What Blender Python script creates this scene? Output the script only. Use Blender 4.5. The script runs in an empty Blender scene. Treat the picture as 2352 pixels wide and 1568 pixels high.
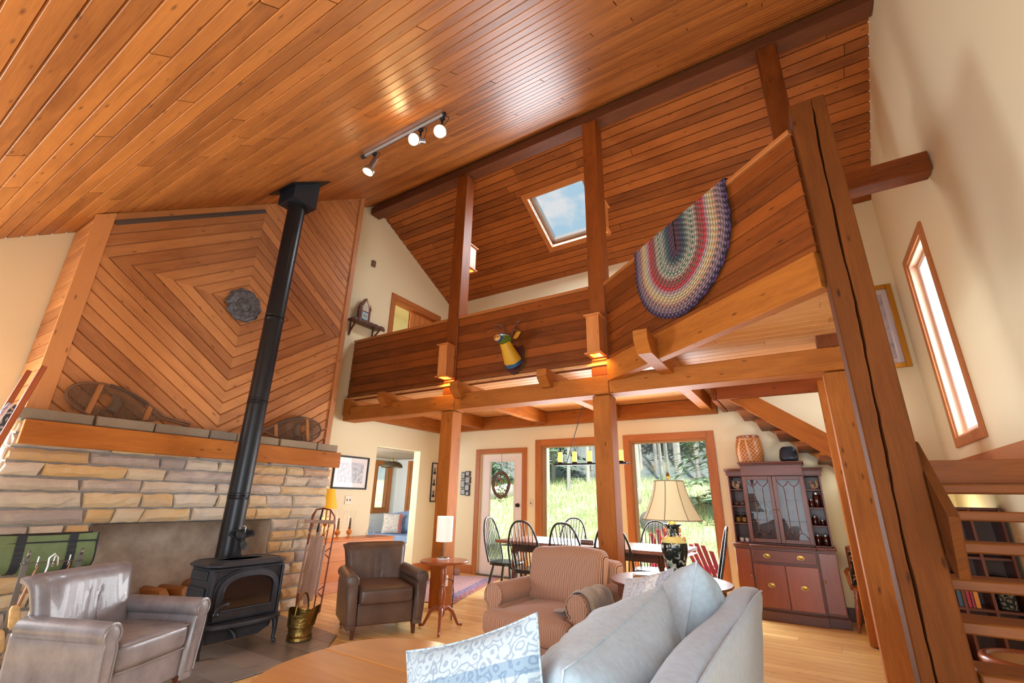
import bpy, math, random
from mathutils import Vector, Matrix
sc = bpy.context.scene
C = sc.collection
R = math.radians
PI = math.pi
# ------------------------------------------------------------------ camera
YAW, PITCH, ROLL = R(32.184), R(18.974), R(1.13)
cam = bpy.data.cameras.new('camera')
cam.sensor_width = 36.0
cam.lens = 1047.8 / 2352 * 36
cam.clip_start = 0.02
cam.clip_end = 400
cam_o = bpy.data.objects.new('camera', cam)
C.objects.link(cam_o)
fw = Vector((-math.sin(YAW) * math.cos(PITCH), math.cos(YAW) * math.cos(PITCH), math.sin(PITCH)))
rt = Vector((math.cos(YAW), math.sin(YAW), 0))
up = rt.cross(fw)
r2 = rt * math.cos(ROLL) + up * math.sin(ROLL)
u2 = -rt * math.sin(ROLL) + up * math.cos(ROLL)
M = Matrix((r2, u2, -fw)).transposed().to_4x4()
M.translation = Vector((0, 0, 1.26))
cam_o.matrix_world = M
sc.camera = cam_o
# ------------------------------------------------------------------ colour management
sc.view_settings.view_transform = 'Standard'
sc.view_settings.look = 'None'
sc.view_settings.gamma = 1
sc.view_settings.use_curve_mapping = False
sc.view_settings.exposure = -0.12
sc.cycles.max_bounces = 8
sc.cycles.diffuse_bounces = 5
sc.cycles.glossy_bounces = 3
sc.cycles.transmission_bounces = 4
sc.cycles.transparent_max_bounces = 8
sc.cycles.caustics_reflective = False
sc.cycles.caustics_refractive = False
sc.cycles.sample_clamp_indirect = 6


def S(r, g, b):
    f = lambda c: (c / 255 / 12.92) if c / 255 <= .04045 else ((c / 255 + .055) / 1.055) ** 2.4
    return (f(r), f(g), f(b), 1)


# ------------------------------------------------------------------ sky
w = bpy.data.worlds.new('world')
sc.world = w
w.use_nodes = True
nt = w.node_tree
nt.nodes.clear()
N = nt.nodes.new
tc = N('ShaderNodeTexCoord')
mp = N('ShaderNodeMapping')
mp.inputs['Scale'].default_value = (1, 1, 1.6)
mp.inputs['Location'].default_value = (.9, .35, .55)
no = N('ShaderNodeTexNoise')
no.inputs['Scale'].default_value = 4.2
no.inputs['Detail'].default_value = 7
no.inputs['Roughness'].default_value = .55
cr = N('ShaderNodeValToRGB')
cr.color_ramp.elements[0].position = .46
cr.color_ramp.elements[0].color = S(176, 214, 236)
cr.color_ramp.elements[1].position = .53
cr.color_ramp.elements[1].color = S(232, 236, 240)
bg = N('ShaderNodeBackground')
bg.inputs['Strength'].default_value = 1.0
wo = N('ShaderNodeOutputWorld')
L = nt.links.new
L(tc.outputs['Generated'], mp.inputs['Vector'])
L(mp.outputs['Vector'], no.inputs['Vector'])
L(no.outputs['Fac'], cr.inputs['Fac'])
L(cr.outputs['Color'], bg.inputs['Color'])
L(bg.outputs['Background'], wo.inputs['Surface'])


def light(name, typ, loc, energy, color=(1, 1, 1), direction=None, size=None, size_y=None, **kw):
    d = bpy.data.lights.new(name, typ)
    d.energy = energy
    d.color = color
    for k, v in kw.items():
        setattr(d, k, v)
    if size is not None and typ == 'AREA':
        d.size = size
        if size_y:
            d.shape = 'RECTANGLE'
            d.size_y = size_y
    if size is not None and typ in ('POINT', 'SPOT'):
        d.shadow_soft_size = size
    o = bpy.data.objects.new(name, d)
    C.objects.link(o)
    o.location = loc
    if direction is not None:
        o.rotation_euler = Vector(direction).to_track_quat('-Z', 'Y').to_euler()
    return o


# sun, high and behind the camera, over the roof onto the meadow
light('sun', 'SUN', (0, -20, 30), 7.5, (1, .95, .86), direction=(-.22, .36, -.90), angle=R(2))
# daylight through the glazed front of the room (behind the camera)
light('front_window_daylight', 'AREA', (-.3, -0.92, 1.22), 180, (.80, .91, 1.0), direction=(-.04, 1, .12), size=2.8, size_y=1.9)
light('added_gable_fill', 'AREA', (1.32, 1.5, 1.8), 9, (.80, .90, 1.0), direction=(-1, .1, .02), size=3.0, size_y=1.9)  # added area light at an unseen opening, brightens the left side
light('back_window_daylight_left', 'AREA', (-3.3, 7.02, 1.3), 110, (.92, .95, 1.0), direction=(0, -1, -.2), size=1.1, size_y=1.8)
light('back_window_daylight_right', 'AREA', (-1.72, 7.02, 1.3), 110, (.92, .95, 1.0), direction=(0, -1, -.2), size=1.1, size_y=1.8)
light('narrow_window_daylight', 'AREA', (1.66, 5.95, 2.9), 75, (.97, .96, 1.0), direction=(-1, 0, 0), size=.8, size_y=1.9)
light('added_left_fill', 'AREA', (-6.08, -.25, 1.45), 190, (.84, .92, 1.0), direction=(1, .12, .05), size=1.2, size_y=1.5)  # added fill light, no window in this wall; brightens the right wall
light('skylight_daylight', 'AREA', (-2.78, 6.09, 5.86), 90, (.86, .93, 1.0), direction=(0, -.45, -.9), size=1.0, size_y=1.0)
# ------------------------------------------------------------------ room dimensions (metres)
XG, XR, YB, YF = -6.15, 1.36, 7.16, -1.0
RIDGE_Y, RIDGE_Z = 4.83, 6.44
near_z = lambda y: .7 * y + 3.058
far_z = lambda y: 8.855 - .5 * y
rng = random.Random(7)


# ------------------------------------------------------------------ mesh builder
class MB:
    def __init__(s):
        s.v, s.f, s.uv, s.r, s.mi = [], [], [], [], []
        s.cm = 0

    def face(s, idx, uv, r=0.5):
        s.f.append(tuple(idx))
        s.uv.append(list(uv))
        s.r.append(r)
        s.mi.append(s.cm)

    def add(s, p):
        s.v.append((p[0], p[1], p[2]))
        return len(s.v) - 1

    def poly(s, pts, uv=None, r=0.5):
        idx = [s.add(p) for p in pts]
        if uv is None:
            uv = s.boxuv(pts, 0)
        s.face(idx, uv, r)

    @staticmethod
    def boxuv(pts, ax):
        n = Vector((0, 0, 0))
        P = [Vector(p) for p in pts]
        for i in range(len(P)):
            n += P[i].cross(P[(i + 1) % len(P)])
        d = max(range(3), key=lambda i: abs(n[i]))
        if d == ax:
            a, b = [i for i in range(3) if i != ax]
            return [(p[a] * .3, p[b]) for p in P]
        b = [i for i in range(3) if i not in (ax, d)][0]
        return [(p[ax], p[b] + .37 * d) for p in P]

    def box(s, c, sz, bev=.004, m=None, r=None, ax=None):
        hx, hy, hz = sz[0] / 2, sz[1] / 2, sz[2] / 2
        h = (hx, hy, hz)
        b = min(bev, hx * .9, hy * .9, hz * .9)
        if ax is None:
            ax = max(range(3), key=lambda i: h[i])
        if r is None:
            r = rng.random()
        base = len(s.v)
        P = []
        sg = [(x, y, z) for x in (-1, 1) for y in (-1, 1) for z in (-1, 1)]
        for g in sg:
            for k in range(3):
                P.append(Vector([g[i] * (h[i] - (0 if i == k else b)) for i in range(3)]))
        ci = {g: i for i, g in enumerate(sg)}
        faces = []
        for k in range(3):
            i, j = [(1, 2), (2, 0), (0, 1)][k]
            for sgn in (-1, 1):
                q = []
                for a, bb in ((-1, -1), (1, -1), (1, 1), (-1, 1)):
                    g = [0, 0, 0]
                    g[k] = sgn
                    g[i] = a
                    g[j] = bb
                    q.append(ci[tuple(g)] * 3 + k)
                faces.append(q if sgn > 0 else q[::-1])
        for k in range(3):
            i, j = [(1, 2), (2, 0), (0, 1)][k]
            for a in (-1, 1):
                for bb in (-1, 1):
                    g0 = [0, 0, 0]
                    g1 = [0, 0, 0]
                    g0[k], g1[k] = -1, 1
                    g0[i] = g1[i] = a
                    g0[j] = g1[j] = bb
                    A, B = ci[tuple(g0)] * 3, ci[tuple(g1)] * 3
                    q = [A + i, B + i, B + j, A + j]
                    faces.append(q if a * bb < 0 else q[::-1])
        for g in sg:
            A = ci[g] * 3
            q = [A, A + 1, A + 2]
            faces.append(q if g[0] * g[1] * g[2] > 0 else q[::-1])
        c = Vector(c)
        for p in P:
            q = (m @ p) if m is not None else p
            s.add(q + c)
        for q in faces:
            s.face([base + i for i in q], s.boxuv([P[i] for i in q], ax), r)

    def beam(s, p0, p1, w, h, upv=(0, 0, 1), bev=.004, r=None):
        p0, p1 = Vector(p0), Vector(p1)
        d = p1 - p0
        l = d.length
        d.normalize()
        u = Vector(upv)
        sd = u.cross(d).normalized()
        u = d.cross(sd)
        m = Matrix((d, sd, u)).transposed()
        s.box((p0 + p1) / 2, (l, w, h), bev, m, r, 0)

    def tube(s, pts, rad, seg=8, closed=False, r=None, cap=True):
        P = [Vector(p) for p in pts]
        n = len(P)
        if r is None:
            r = rng.random()
        rr = rad if isinstance(rad, (list, tuple)) else [rad] * n
        T = []
        for i in range(n):
            a = P[(i - 1) % n] if (closed or i > 0) else P[i]
            b = P[(i + 1) % n] if (closed or i < n - 1) else P[i]
            T.append((b - a).normalized())
        t0 = T[0]
        nn = t0.orthogonal().normalized()
        base = len(s.v)
        ln = 0
        lens = []
        for i in range(n):
            if i:
                ln += (P[i] - P[i - 1]).length
                nn = (nn - T[i] * nn.dot(T[i]))
                nn = nn.normalized() if nn.length > 1e-6 else T[i].orthogonal().normalized()
            bb = T[i].cross(nn)
            lens.append(ln)
            for k in range(seg):
                a = 2 * PI * k / seg
                s.add(P[i] + (nn * math.cos(a) + bb * math.sin(a)) * rr[i])
        mx = max(rr)
        for i in range(n if closed else n - 1):
            j = (i + 1) % n
            u0, u1 = lens[i], lens[j] if j else ln + .05
            for k in range(seg):
                k2 = (k + 1) % seg
                v0, v1 = k / seg * 6.28 * mx, (k + 1) / seg * 6.28 * mx
                s.face([base + i * seg + k, base + i * seg + k2, base + j * seg + k2, base + j * seg + k], [(u0, v0), (u0, v1), (u1, v1), (u1, v0)], r)
        if cap and not closed:
            for i, rev in ((0, True), (n - 1, False)):
                q = [base + i * seg + k for k in range(seg)]
                if rev:
                    q = q[::-1]
                s.face(q, [(0, 0)] * seg, r)

    def lathe(s, prof, seg=24, c=(0, 0, 0), m=None, r=None, cap=True, fn=None):
        if r is None:
            r = rng.random()
        base = len(s.v)
        c = Vector(c)
        ln = 0
        ls = []
        for i, (a, z) in enumerate(prof):
            if i:
                ln += math.hypot(a - prof[i - 1][0], z - prof[i - 1][1])
            ls.append(ln)
            for k in range(seg):
                t = 2 * PI * k / seg
                rad = a * (fn(t, z) if fn else 1)
                p = Vector((rad * math.cos(t), rad * math.sin(t), z))
                s.add((m @ p if m is not None else p) + c)
        mx = max(p[0] for p in prof)
        for i in range(len(prof) - 1):
            for k in range(seg):
                k2 = (k + 1) % seg
                v0, v1 = k / seg * 6.28 * mx, (k + 1) / seg * 6.28 * mx
                s.face([base + i * seg + k, base + i * seg + k2, base + (i + 1) * seg + k2, base + (i + 1) * seg + k], [(ls[i], v0), (ls[i], v1), (ls[i + 1], v1), (ls[i + 1], v0)], r)
        if cap:
            if prof[0][0] > 1e-5:
                s.face([base + k for k in range(seg)][::-1], [(math.cos(2 * PI * k / seg) * prof[0][0], math.sin(2 * PI * k / seg) * prof[0][0]) for k in range(seg)][::-1], r)
            if prof[-1][0] > 1e-5:
                b2 = base + (len(prof) - 1) * seg
                s.face([b2 + k for k in range(seg)], [(math.cos(2 * PI * k / seg) * prof[-1][0], math.sin(2 * PI * k / seg) * prof[-1][0]) for k in range(seg)], r)

    def sheet(s, fn, nu, nv, r=None, wrap=False, uvs=(1, 1), flip=False):
        if r is None:
            r = rng.random()
        base = len(s.v)
        for i in range(nu + 1):
            for j in range(nv + 1):
                s.add(fn(i / nu, j / nv))
        for i in range(nu):
            for j in range(nv):
                q = [base + i * (nv + 1) + j, base + (i + 1) * (nv + 1) + j, base + (i + 1) * (nv + 1) + j + 1, base + i * (nv + 1) + j + 1]
                uv = [(i / nu * uvs[0], j / nv * uvs[1]), ((i + 1) / nu * uvs[0], j / nv * uvs[1]), ((i + 1) / nu * uvs[0], (j + 1) / nv * uvs[1]), (i / nu * uvs[0], (j + 1) / nv * uvs[1])]
                if flip:
                    q, uv = q[::-1], uv[::-1]
                s.face(q, uv, r)

    def slab(s, fn, nu, nv, th, r=None, uvs=(1, 1)):
        """a closed cloth-like slab: fn(u,v)->point, thickened along the local normal"""
        e = 1e-3
        def nrm(u, v):
            a = Vector(fn(min(1, u + e), v)) - Vector(fn(max(0, u - e), v))
            b = Vector(fn(u, min(1, v + e))) - Vector(fn(u, max(0, v - e)))
            n = a.cross(b)
            return n.normalized() if n.length > 1e-12 else Vector((0, 0, 1))
        def edge(u, v):
            d = min(u, 1 - u, v, 1 - v)
            return min(1, .25 + d * 12)
        s.sheet(lambda u, v: Vector(fn(u, v)) + nrm(u, v) * th / 2 * edge(u, v), nu, nv, r, uvs=uvs)
        s.sheet(lambda u, v: Vector(fn(u, v)) - nrm(u, v) * th / 2 * edge(u, v), nu, nv, r, uvs=uvs, flip=True)
        B = len(s.v) - 2 * (nu + 1) * (nv + 1)
        o = (nu + 1) * (nv + 1)
        ring = [(i, 0) for i in range(nu)] + [(nu, j) for j in range(nv)] + [(i, nv) for i in range(nu, 0, -1)] + [(0, j) for j in range(nv, 0, -1)]
        for k in range(len(ring)):
            (i, j), (i2, j2) = ring[k], ring[(k + 1) % len(ring)]
            a, b = B + i * (nv + 1) + j, B + i2 * (nv + 1) + j2
            s.face([a, a + o, b + o, b], [(i / nu * uvs[0], j / nv * uvs[1])] * 2 + [(i2 / nu * uvs[0], j2 / nv * uvs[1])] * 2, .5)

    def soft(s, sz, rad, n=(8, 8, 8), c=(0, 0, 0), m=None, fn=None, r=None):
        """rounded box with n segments per axis; fn deforms local points"""
        h = [x / 2 for x in sz]
        rad = min([rad] + h)
        if r is None:
            r = rng.random()
        c = Vector(c)
        key = {}
        def coords(ax):
            k = n[ax]
            q = 3
            out = [-h[ax] + rad * (i / q) for i in range(q)]
            for i in range(k + 1):
                out.append(-h[ax] + rad + (2 * h[ax] - 2 * rad) * i / k)
            out += [h[ax] - rad + rad * (i + 1) / q for i in range(q)]
            res = []
            for x in out:
                if not res or abs(x - res[-1]) > 1e-6:
                    res.append(x)
            return res
        cs = [coords(i) for i in range(3)]
        def vert(p):
            k = tuple(round(x, 5) for x in p)
            if k in key:
                return key[k]
            p = Vector(p)
            core = Vector([max(-(h[i] - rad), min(h[i] - rad, p[i])) for i in range(3)])
            d = p - core
            # square-to-sphere style smoothing of the rounded border
            q = core + (d.normalized() * rad if d.length > 1e-9 else d)
            if fn:
                q = Vector(fn(q[0], q[1], q[2]))
            q = (m @ q) if m is not None else q
            key[k] = s.add(q + c)
            return key[k]
        for ax in range(3):
            i, j = [(1, 2), (2, 0), (0, 1)][ax]
            for sg in (-1, 1):
                for a in range(len(cs[i]) - 1):
                    for b in range(len(cs[j]) - 1):
                        q, uv = [], []
                        for da, db in ((0, 0), (1, 0), (1, 1), (0, 1)):
                            p = [0, 0, 0]
                            p[ax] = sg * h[ax]
                            p[i], p[j] = cs[i][a + da], cs[j][b + db]
                            q.append(vert(p))
                            uv.append(((p[1], p[2]), (p[0], p[2]), (p[0], p[1]))[ax])
                        if sg < 0:
                            q, uv = q[::-1], uv[::-1]
                        s.face(q, uv, r)

    def extrude(s, pts2, depth, org, U, V, Nn, r=None, bev=0):
        """2-D outline extruded from the front face (at org) back along -Nn"""
        if r is None:
            r = rng.random()
        org, U, V, Nn = Vector(org), Vector(U), Vector(V), Vector(Nn)
        n = len(pts2)
        cx, cy = sum(p[0] for p in pts2) / n, sum(p[1] for p in pts2) / n
        sx = max(abs(p[0] - cx) for p in pts2) or 1
        sy = max(abs(p[1] - cy) for p in pts2) or 1
        inn = [(cx + (p[0] - cx) * (1 - bev / sx), cy + (p[1] - cy) * (1 - bev / sy)) for p in pts2]
        f = lambda p, d: org + U * p[0] + V * p[1] - Nn * d
        ccw = U.cross(V).dot(Nn) > 0
        area = sum(pts2[i][0] * pts2[(i + 1) % n][1] - pts2[(i + 1) % n][0] * pts2[i][1] for i in range(n))
        flip = (area > 0) != ccw
        rings = [[f(p, 0) for p in inn], [f(p, bev) for p in pts2], [f(p, depth) for p in pts2]] if bev else [[f(p, 0) for p in pts2], [f(p, depth) for p in pts2]]
        ids = [[s.add(p) for p in rg] for rg in rings]
        def put(q, uv):
            if flip:
                q, uv = q[::-1], uv[::-1]
            s.face(q, uv, r)
        put(ids[0], list(pts2))
        put(ids[-1][::-1], list(pts2)[::-1])
        for a in range(len(ids) - 1):
            for i in range(n):
                j = (i + 1) % n
                put([ids[a][i], ids[a + 1][i], ids[a + 1][j], ids[a][j]], [pts2[i], (pts2[i][0], pts2[i][1] + .02), (pts2[j][0], pts2[j][1] + .02), pts2[j]])

    def planks(s, org, U, V, Nn, poly, width, thick=.018, gap=.004, ch=.004, joint=None, v0=0.0, seed=1, back=True):
        """tongue-and-groove boards along U filling a convex outline (u,v); front at org facing Nn"""
        g = random.Random(seed)
        org, U, V, Nn = Vector(org), Vector(U).normalized(), Vector(V).normalized(), Vector(Nn).normalized()
        def clip(pl, ax, val, keep_less):
            out = []
            for i in range(len(pl)):
                a, b = pl[i], pl[(i + 1) % len(pl)]
                ina = (a[ax] <= val) == keep_less or a[ax] == val
                inb = (b[ax] <= val) == keep_less or b[ax] == val
                if ina:
                    out.append(a)
                if ina != inb:
                    t = (val - a[ax]) / (b[ax] - a[ax])
                    out.append((a[0] + (b[0] - a[0]) * t, a[1] + (b[1] - a[1]) * t))
            return out
        ccw = U.cross(V).dot(Nn) > 0
        area = sum(poly[i][0] * poly[(i + 1) % len(poly)][1] - poly[(i + 1) % len(poly)][0] * poly[i][1] for i in range(len(poly)))
        if (area > 0) != ccw:
            poly = poly[::-1]
        vmin, vmax = min(p[1] for p in poly), max(p[1] for p in poly)
        umin, umax = min(p[0] for p in poly), max(p[0] for p in poly)
        k0 = math.floor((vmin - v0) / width)
        k1 = math.ceil((vmax - v0) / width)
        for k in range(k0, k1):
            gg = random.Random(seed * 1000 + k * 7919)
            a, b = v0 + k * width + gap / 2, v0 + (k + 1) * width - gap / 2
            cuts = [-1e3]
            if joint:
                x = -20 + gg.random() * joint
                while x < 20:
                    cuts.append(x)
                    x += joint * (.55 + .9 * gg.random())
            cuts.append(1e3)
            for c0, c1 in zip(cuts, cuts[1:]):
                r = gg.random()
                if c1 < umin or c0 > umax:
                    continue
                pl = clip(clip(poly, 1, a, False), 1, b, True)
                if c0 > -1e2 and pl:
                    pl = clip(pl, 0, c0 + gap * .3, False)
                if c1 < 1e2 and pl:
                    pl = clip(pl, 0, c1 - gap * .3, True)
                if len(pl) < 3:
                    continue
                off = (r * 17.3, k * .531)
                dep = lambda v: max(0, ch - (v - a), ch - (b - v))
                P3 = lambda p, d: org + U * p[0] + V * p[1] - Nn * d
                for lo, hi in ((a, a + ch), (a + ch, b - ch), (b - ch, b)):
                    q = clip(clip(pl, 1, lo, False), 1, hi, True)
                    if len(q) >= 3:
                        s.poly([P3(p, dep(p[1])) for p in q], [(p[0] + off[0], p[1] + off[1]) for p in q], r)
                n = len(pl)
                for i in range(n):
                    p, q = pl[i], pl[(i + 1) % n]
                    s.poly([P3(q, dep(q[1])), P3(p, dep(p[1])), P3(p, thick), P3(q, thick)], [(q[0] + off[0], q[1] + off[1]), (p[0] + off[0], p[1] + off[1]), (p[0] + off[0], p[1] + off[1] + .02), (q[0] + off[0], q[1] + off[1] + .02)], r)
        if back:
            s.poly([org + U * p[0] + V * p[1] - Nn * thick for p in poly], [(p[0], p[1]) for p in poly], .4)
            s.poly([org + U * p[0] + V * p[1] - Nn * (thick + .03) for p in poly][::-1], [(p[0], p[1]) for p in poly][::-1], .4)

    def build(s, name, mat, parent=None, smooth=True, angle=38):
        me = bpy.data.meshes.new(name)
        me.from_pydata(s.v, [], s.f)
        uvl = me.uv_layers.new(name='uv')
        flat = [c for face in s.uv for p in face for c in p]
        uvl.data.foreach_set('uv', flat)
        at = me.attributes.new('rnd', 'FLOAT', 'FACE')
        at.data.foreach_set('value', s.r)
        mats = mat if isinstance(mat, (list, tuple)) else [mat]
        for m in mats:
            me.materials.append(m)
        if len(mats) > 1:
            me.polygons.foreach_set('material_index', s.mi)
        if smooth:
            me.polygons.foreach_set('use_smooth', [True] * len(s.f))
            me.set_sharp_from_angle(angle=R(angle))
        me.update()
        o = bpy.data.objects.new(name, me)
        C.objects.link(o)
        if parent is not None:
            o.parent = parent
        return o


def tag(o, label=None, cat=None, group=None, kind=None):
    if label:
        o['label'] = label
    if cat:
        o['category'] = cat
    if group:
        o['group'] = group
    if kind:
        o['kind'] = kind
    return o


def thing(name, label, cat, loc=(0, 0, 0), rz=0, group=None):
    o = bpy.data.objects.new(name, None)
    o.empty_display_size = .1
    C.objects.link(o)
    o.location = loc
    o.rotation_euler = (0, 0, rz)
    return tag(o, label, cat, group)


def copy_tree(o, parent=None):
    c = o.copy()
    C.objects.link(c)
    if parent is not None:
        c.parent = parent
    for ch in list(o.children):
        copy_tree(ch, c)
    return c


def dup(root, loc, rz, label, group=None, scale=None):
    c = copy_tree(root)
    c.location = loc
    c.rotation_euler = (0, 0, rz)
    c['label'] = label
    if group:
        c['group'] = group
    if scale:
        c.scale = scale
    return c


def solo(mb, name, mat, label, cat, loc=(0, 0, 0), rz=0, group=None, **kw):
    o = mb.build(name, mat, **kw)
    o.location = loc
    o.rotation_euler = (0, 0, rz)
    return tag(o, label, cat, group)


def struct(mb, name, mat, **kw):
    o = mb.build(name, mat, **kw)
    o['kind'] = 'structure'
    return o


def RX(a):
    return Matrix.Rotation(a, 3, 'X')


def RY(a):
    return Matrix.Rotation(a, 3, 'Y')


def RZ(a):
    return Matrix.Rotation(a, 3, 'Z')


# ------------------------------------------------------------------ materials
def newmat(name):
    m = bpy.data.materials.new(name)
    m.use_nodes = True
    t = m.node_tree
    b = t.nodes['Principled BSDF']
    return m, t, b


def nd(t, typ, **kw):
    n = t.nodes.new(typ)
    for k, v in kw.items():
        if k in n.inputs:
            n.inputs[k].default_value = v
        else:
            setattr(n, k, v)
    return n


def math_(t, op, a, b=None):
    n = t.nodes.new('ShaderNodeMath')
    n.operation = op
    for i, x in enumerate((a, b)):
        if x is None:
            continue
        if isinstance(x, (int, float)):
            n.inputs[i].default_value = x
        else:
            t.links.new(x, n.inputs[i])
    return n.outputs[0]


def mix(t, fac, a, b, mode='MIX'):
    n = t.nodes.new('ShaderNodeMix')
    n.data_type = 'RGBA'
    n.blend_type = mode
    for sock, x in ((n.inputs[0], fac), (n.inputs[6], a), (n.inputs[7], b)):
        if isinstance(x, (int, float, tuple)):
            sock.default_value = x
        else:
            t.links.new(x, sock)
    return n.outputs[2]


def ramp(t, fac, stops):
    n = t.nodes.new('ShaderNodeValToRGB')
    e = n.color_ramp.elements
    while len(e) < len(stops):
        e.new(.5)
    for i, (p, c) in enumerate(stops):
        e[i].position = p
        e[i].color = c
    t.links.new(fac, n.inputs[0])
    return n.outputs[0]


def wood(name, dark, light, rough=.45, var=.35, grain=1.0, knots=.6, bump=.15, coat=0.0, spec=.5):
    m, t, b = newmat(name)
    l = t.links.new
    uv = nd(t, 'ShaderNodeUVMap')
    at = nd(t, 'ShaderNodeAttribute', attribute_name='rnd')
    sp = nd(t, 'ShaderNodeSeparateXYZ')
    l(uv.outputs[0], sp.inputs[0])
    rz = math_(t, 'MULTIPLY', at.outputs['Fac'], 91.7)
    def vec(su, sv):
        c = nd(t, 'ShaderNodeCombineXYZ')
        l(math_(t, 'MULTIPLY', sp.outputs[0], su), c.inputs[0])
        l(math_(t, 'MULTIPLY', sp.outputs[1], sv), c.inputs[1])
        l(rz, c.inputs[2])
        return c.outputs[0]
    n1 = nd(t, 'ShaderNodeTexNoise', Scale=1.0, Detail=4.0, Roughness=.6, Distortion=.6)
    l(vec(1.6 * grain, 8 * grain), n1.inputs['Vector'])
    n2 = nd(t, 'ShaderNodeTexNoise', Scale=1.0, Detail=3.0, Roughness=.7)
    l(vec(5 * grain, 130 * grain), n2.inputs['Vector'])
    f = math_(t, 'ADD', math_(t, 'ADD', math_(t, 'MULTIPLY', n1.outputs['Fac'], .50), .12), math_(t, 'MULTIPLY', n2.outputs['Fac'], .38))
    f = math_(t, 'ADD', f, math_(t, 'MULTIPLY', math_(t, 'SUBTRACT', at.outputs['Fac'], .5), var))
    col = ramp(t, f, [(.25, dark), (.72, light)])
    if knots:
        vo = nd(t, 'ShaderNodeTexVoronoi', Scale=1.0, Randomness=1.0)
        l(vec(4.2, 13.0), vo.inputs['Vector'])
        k = ramp(t, vo.outputs['Distance'], [(.04, (1, 1, 1, 1)), (.15, (0, 0, 0, 1))])
        kc = (dark[0] * .35, dark[1] * .32, dark[2] * .3, 1)
        col = mix(t, math_(t, 'MULTIPLY', k, knots), col, kc)
    l(col, b.inputs['Base Color'])
    b.inputs['Roughness'].default_value = rough
    b.inputs['Specular IOR Level'].default_value = spec
    if coat:
        b.inputs['Coat Weight'].default_value = coat
        b.inputs['Coat Roughness'].default_value = .2
    if bump:
        bp = nd(t, 'ShaderNodeBump', Strength=bump, Distance=.004)
        l(f, bp.inputs['Height'])
        l(bp.outputs[0], b.inputs['Normal'])
    return m


def plain(name, col, rough=.5, metal=0.0, var=0.0, scale=8.0, bump=0.0, bscale=60.0, col2=None, coat=0.0, sheen=0.0, coord='Object'):
    m, t, b = newmat(name)
    l = t.links.new
    tcn = nd(t, 'ShaderNodeTexCoord')
    b.inputs['Base Color'].default_value = col
    if col2 or var:
        n = nd(t, 'ShaderNodeTexNoise', Scale=scale, Detail=5.0, Roughness=.6)
        l(tcn.outputs[coord], n.inputs['Vector'])
        c2 = col2 or tuple(list(x * (1 - var) for x in col[:3]) + [1])
        l(ramp(t, n.outputs['Fac'], [(.35, c2), (.65, col)]), b.inputs['Base Color'])
    b.inputs['Roughness'].default_value = rough
    b.inputs['Metallic'].default_value = metal
    if coat:
        b.inputs['Coat Weight'].default_value = coat
    if sheen:
        b.inputs['Sheen Weight'].default_value = sheen
    if bump:
        n = nd(t, 'ShaderNodeTexNoise', Scale=bscale, Detail=4.0)
        l(tcn.outputs[coord], n.inputs['Vector'])
        bp = nd(t, 'ShaderNodeBump', Strength=bump, Distance=.01)
        l(n.outputs['Fac'], bp.inputs['Height'])
        l(bp.outputs[0], b.inputs['Normal'])
    return m


def byrnd(name, stops, rough=.6, var=.5, scale=9.0, bump=.4, bscale=25.0, metal=0.0):
    """colour chosen per piece by its random number, with blotches"""
    m, t, b = newmat(name)
    l = t.links.new
    at = nd(t, 'ShaderNodeAttribute', attribute_name='rnd')
    tcn = nd(t, 'ShaderNodeTexCoord')
    n = nd(t, 'ShaderNodeTexNoise', Scale=scale, Detail=6.0, Roughness=.65)
    l(tcn.outputs['Object'], n.inputs['Vector'])
    f = math_(t, 'ADD', at.outputs['Fac'], math_(t, 'MULTIPLY', math_(t, 'SUBTRACT', n.outputs['Fac'], .5), var))
    l(ramp(t, f, stops), b.inputs['Base Color'])
    b.inputs['Roughness'].default_value = rough
    b.inputs['Metallic'].default_value = metal
    if bump:
        n2 = nd(t, 'ShaderNodeTexNoise', Scale=bscale, Detail=6.0, Roughness=.7)
        l(tcn.outputs['Object'], n2.inputs['Vector'])
        bp = nd(t, 'ShaderNodeBump', Strength=bump, Distance=.02)
        l(n2.outputs['Fac'], bp.inputs['Height'])
        l(bp.outputs[0], b.inputs['Normal'])
    return m


def glow(name, col, strength, base=None):
    m, t, b = newmat(name)
    b.inputs['Base Color'].default_value = base or col
    b.inputs['Emission Color'].default_value = col
    b.inputs['Emission Strength'].default_value = strength
    b.inputs['Roughness'].default_value = .6
    return m


def glass(name, tint=(1, 1, 1, 1), refl=1.0, ior=1.45, rough=0.0):
    m, t, b = newmat(name)
    t.nodes.remove(b)
    l = t.links.new
    out = t.nodes['Material Output']
    tr = nd(t, 'ShaderNodeBsdfTransparent', Color=tint)
    gl = nd(t, 'ShaderNodeBsdfGlossy', Roughness=rough)
    lw = nd(t, 'ShaderNodeLayerWeight', Blend=.5)
    fr = math_(t, 'ADD', math_(t, 'MULTIPLY', math_(t, 'POWER', lw.outputs['Facing'], 4.0), .8), .04)
    mx = nd(t, 'ShaderNodeMixShader')
    l(math_(t, 'MULTIPLY', fr, refl), mx.inputs[0])
    l(tr.outputs[0], mx.inputs[1])
    l(gl.outputs[0], mx.inputs[2])
    l(mx.outputs[0], out.inputs[0])
    return m



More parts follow.
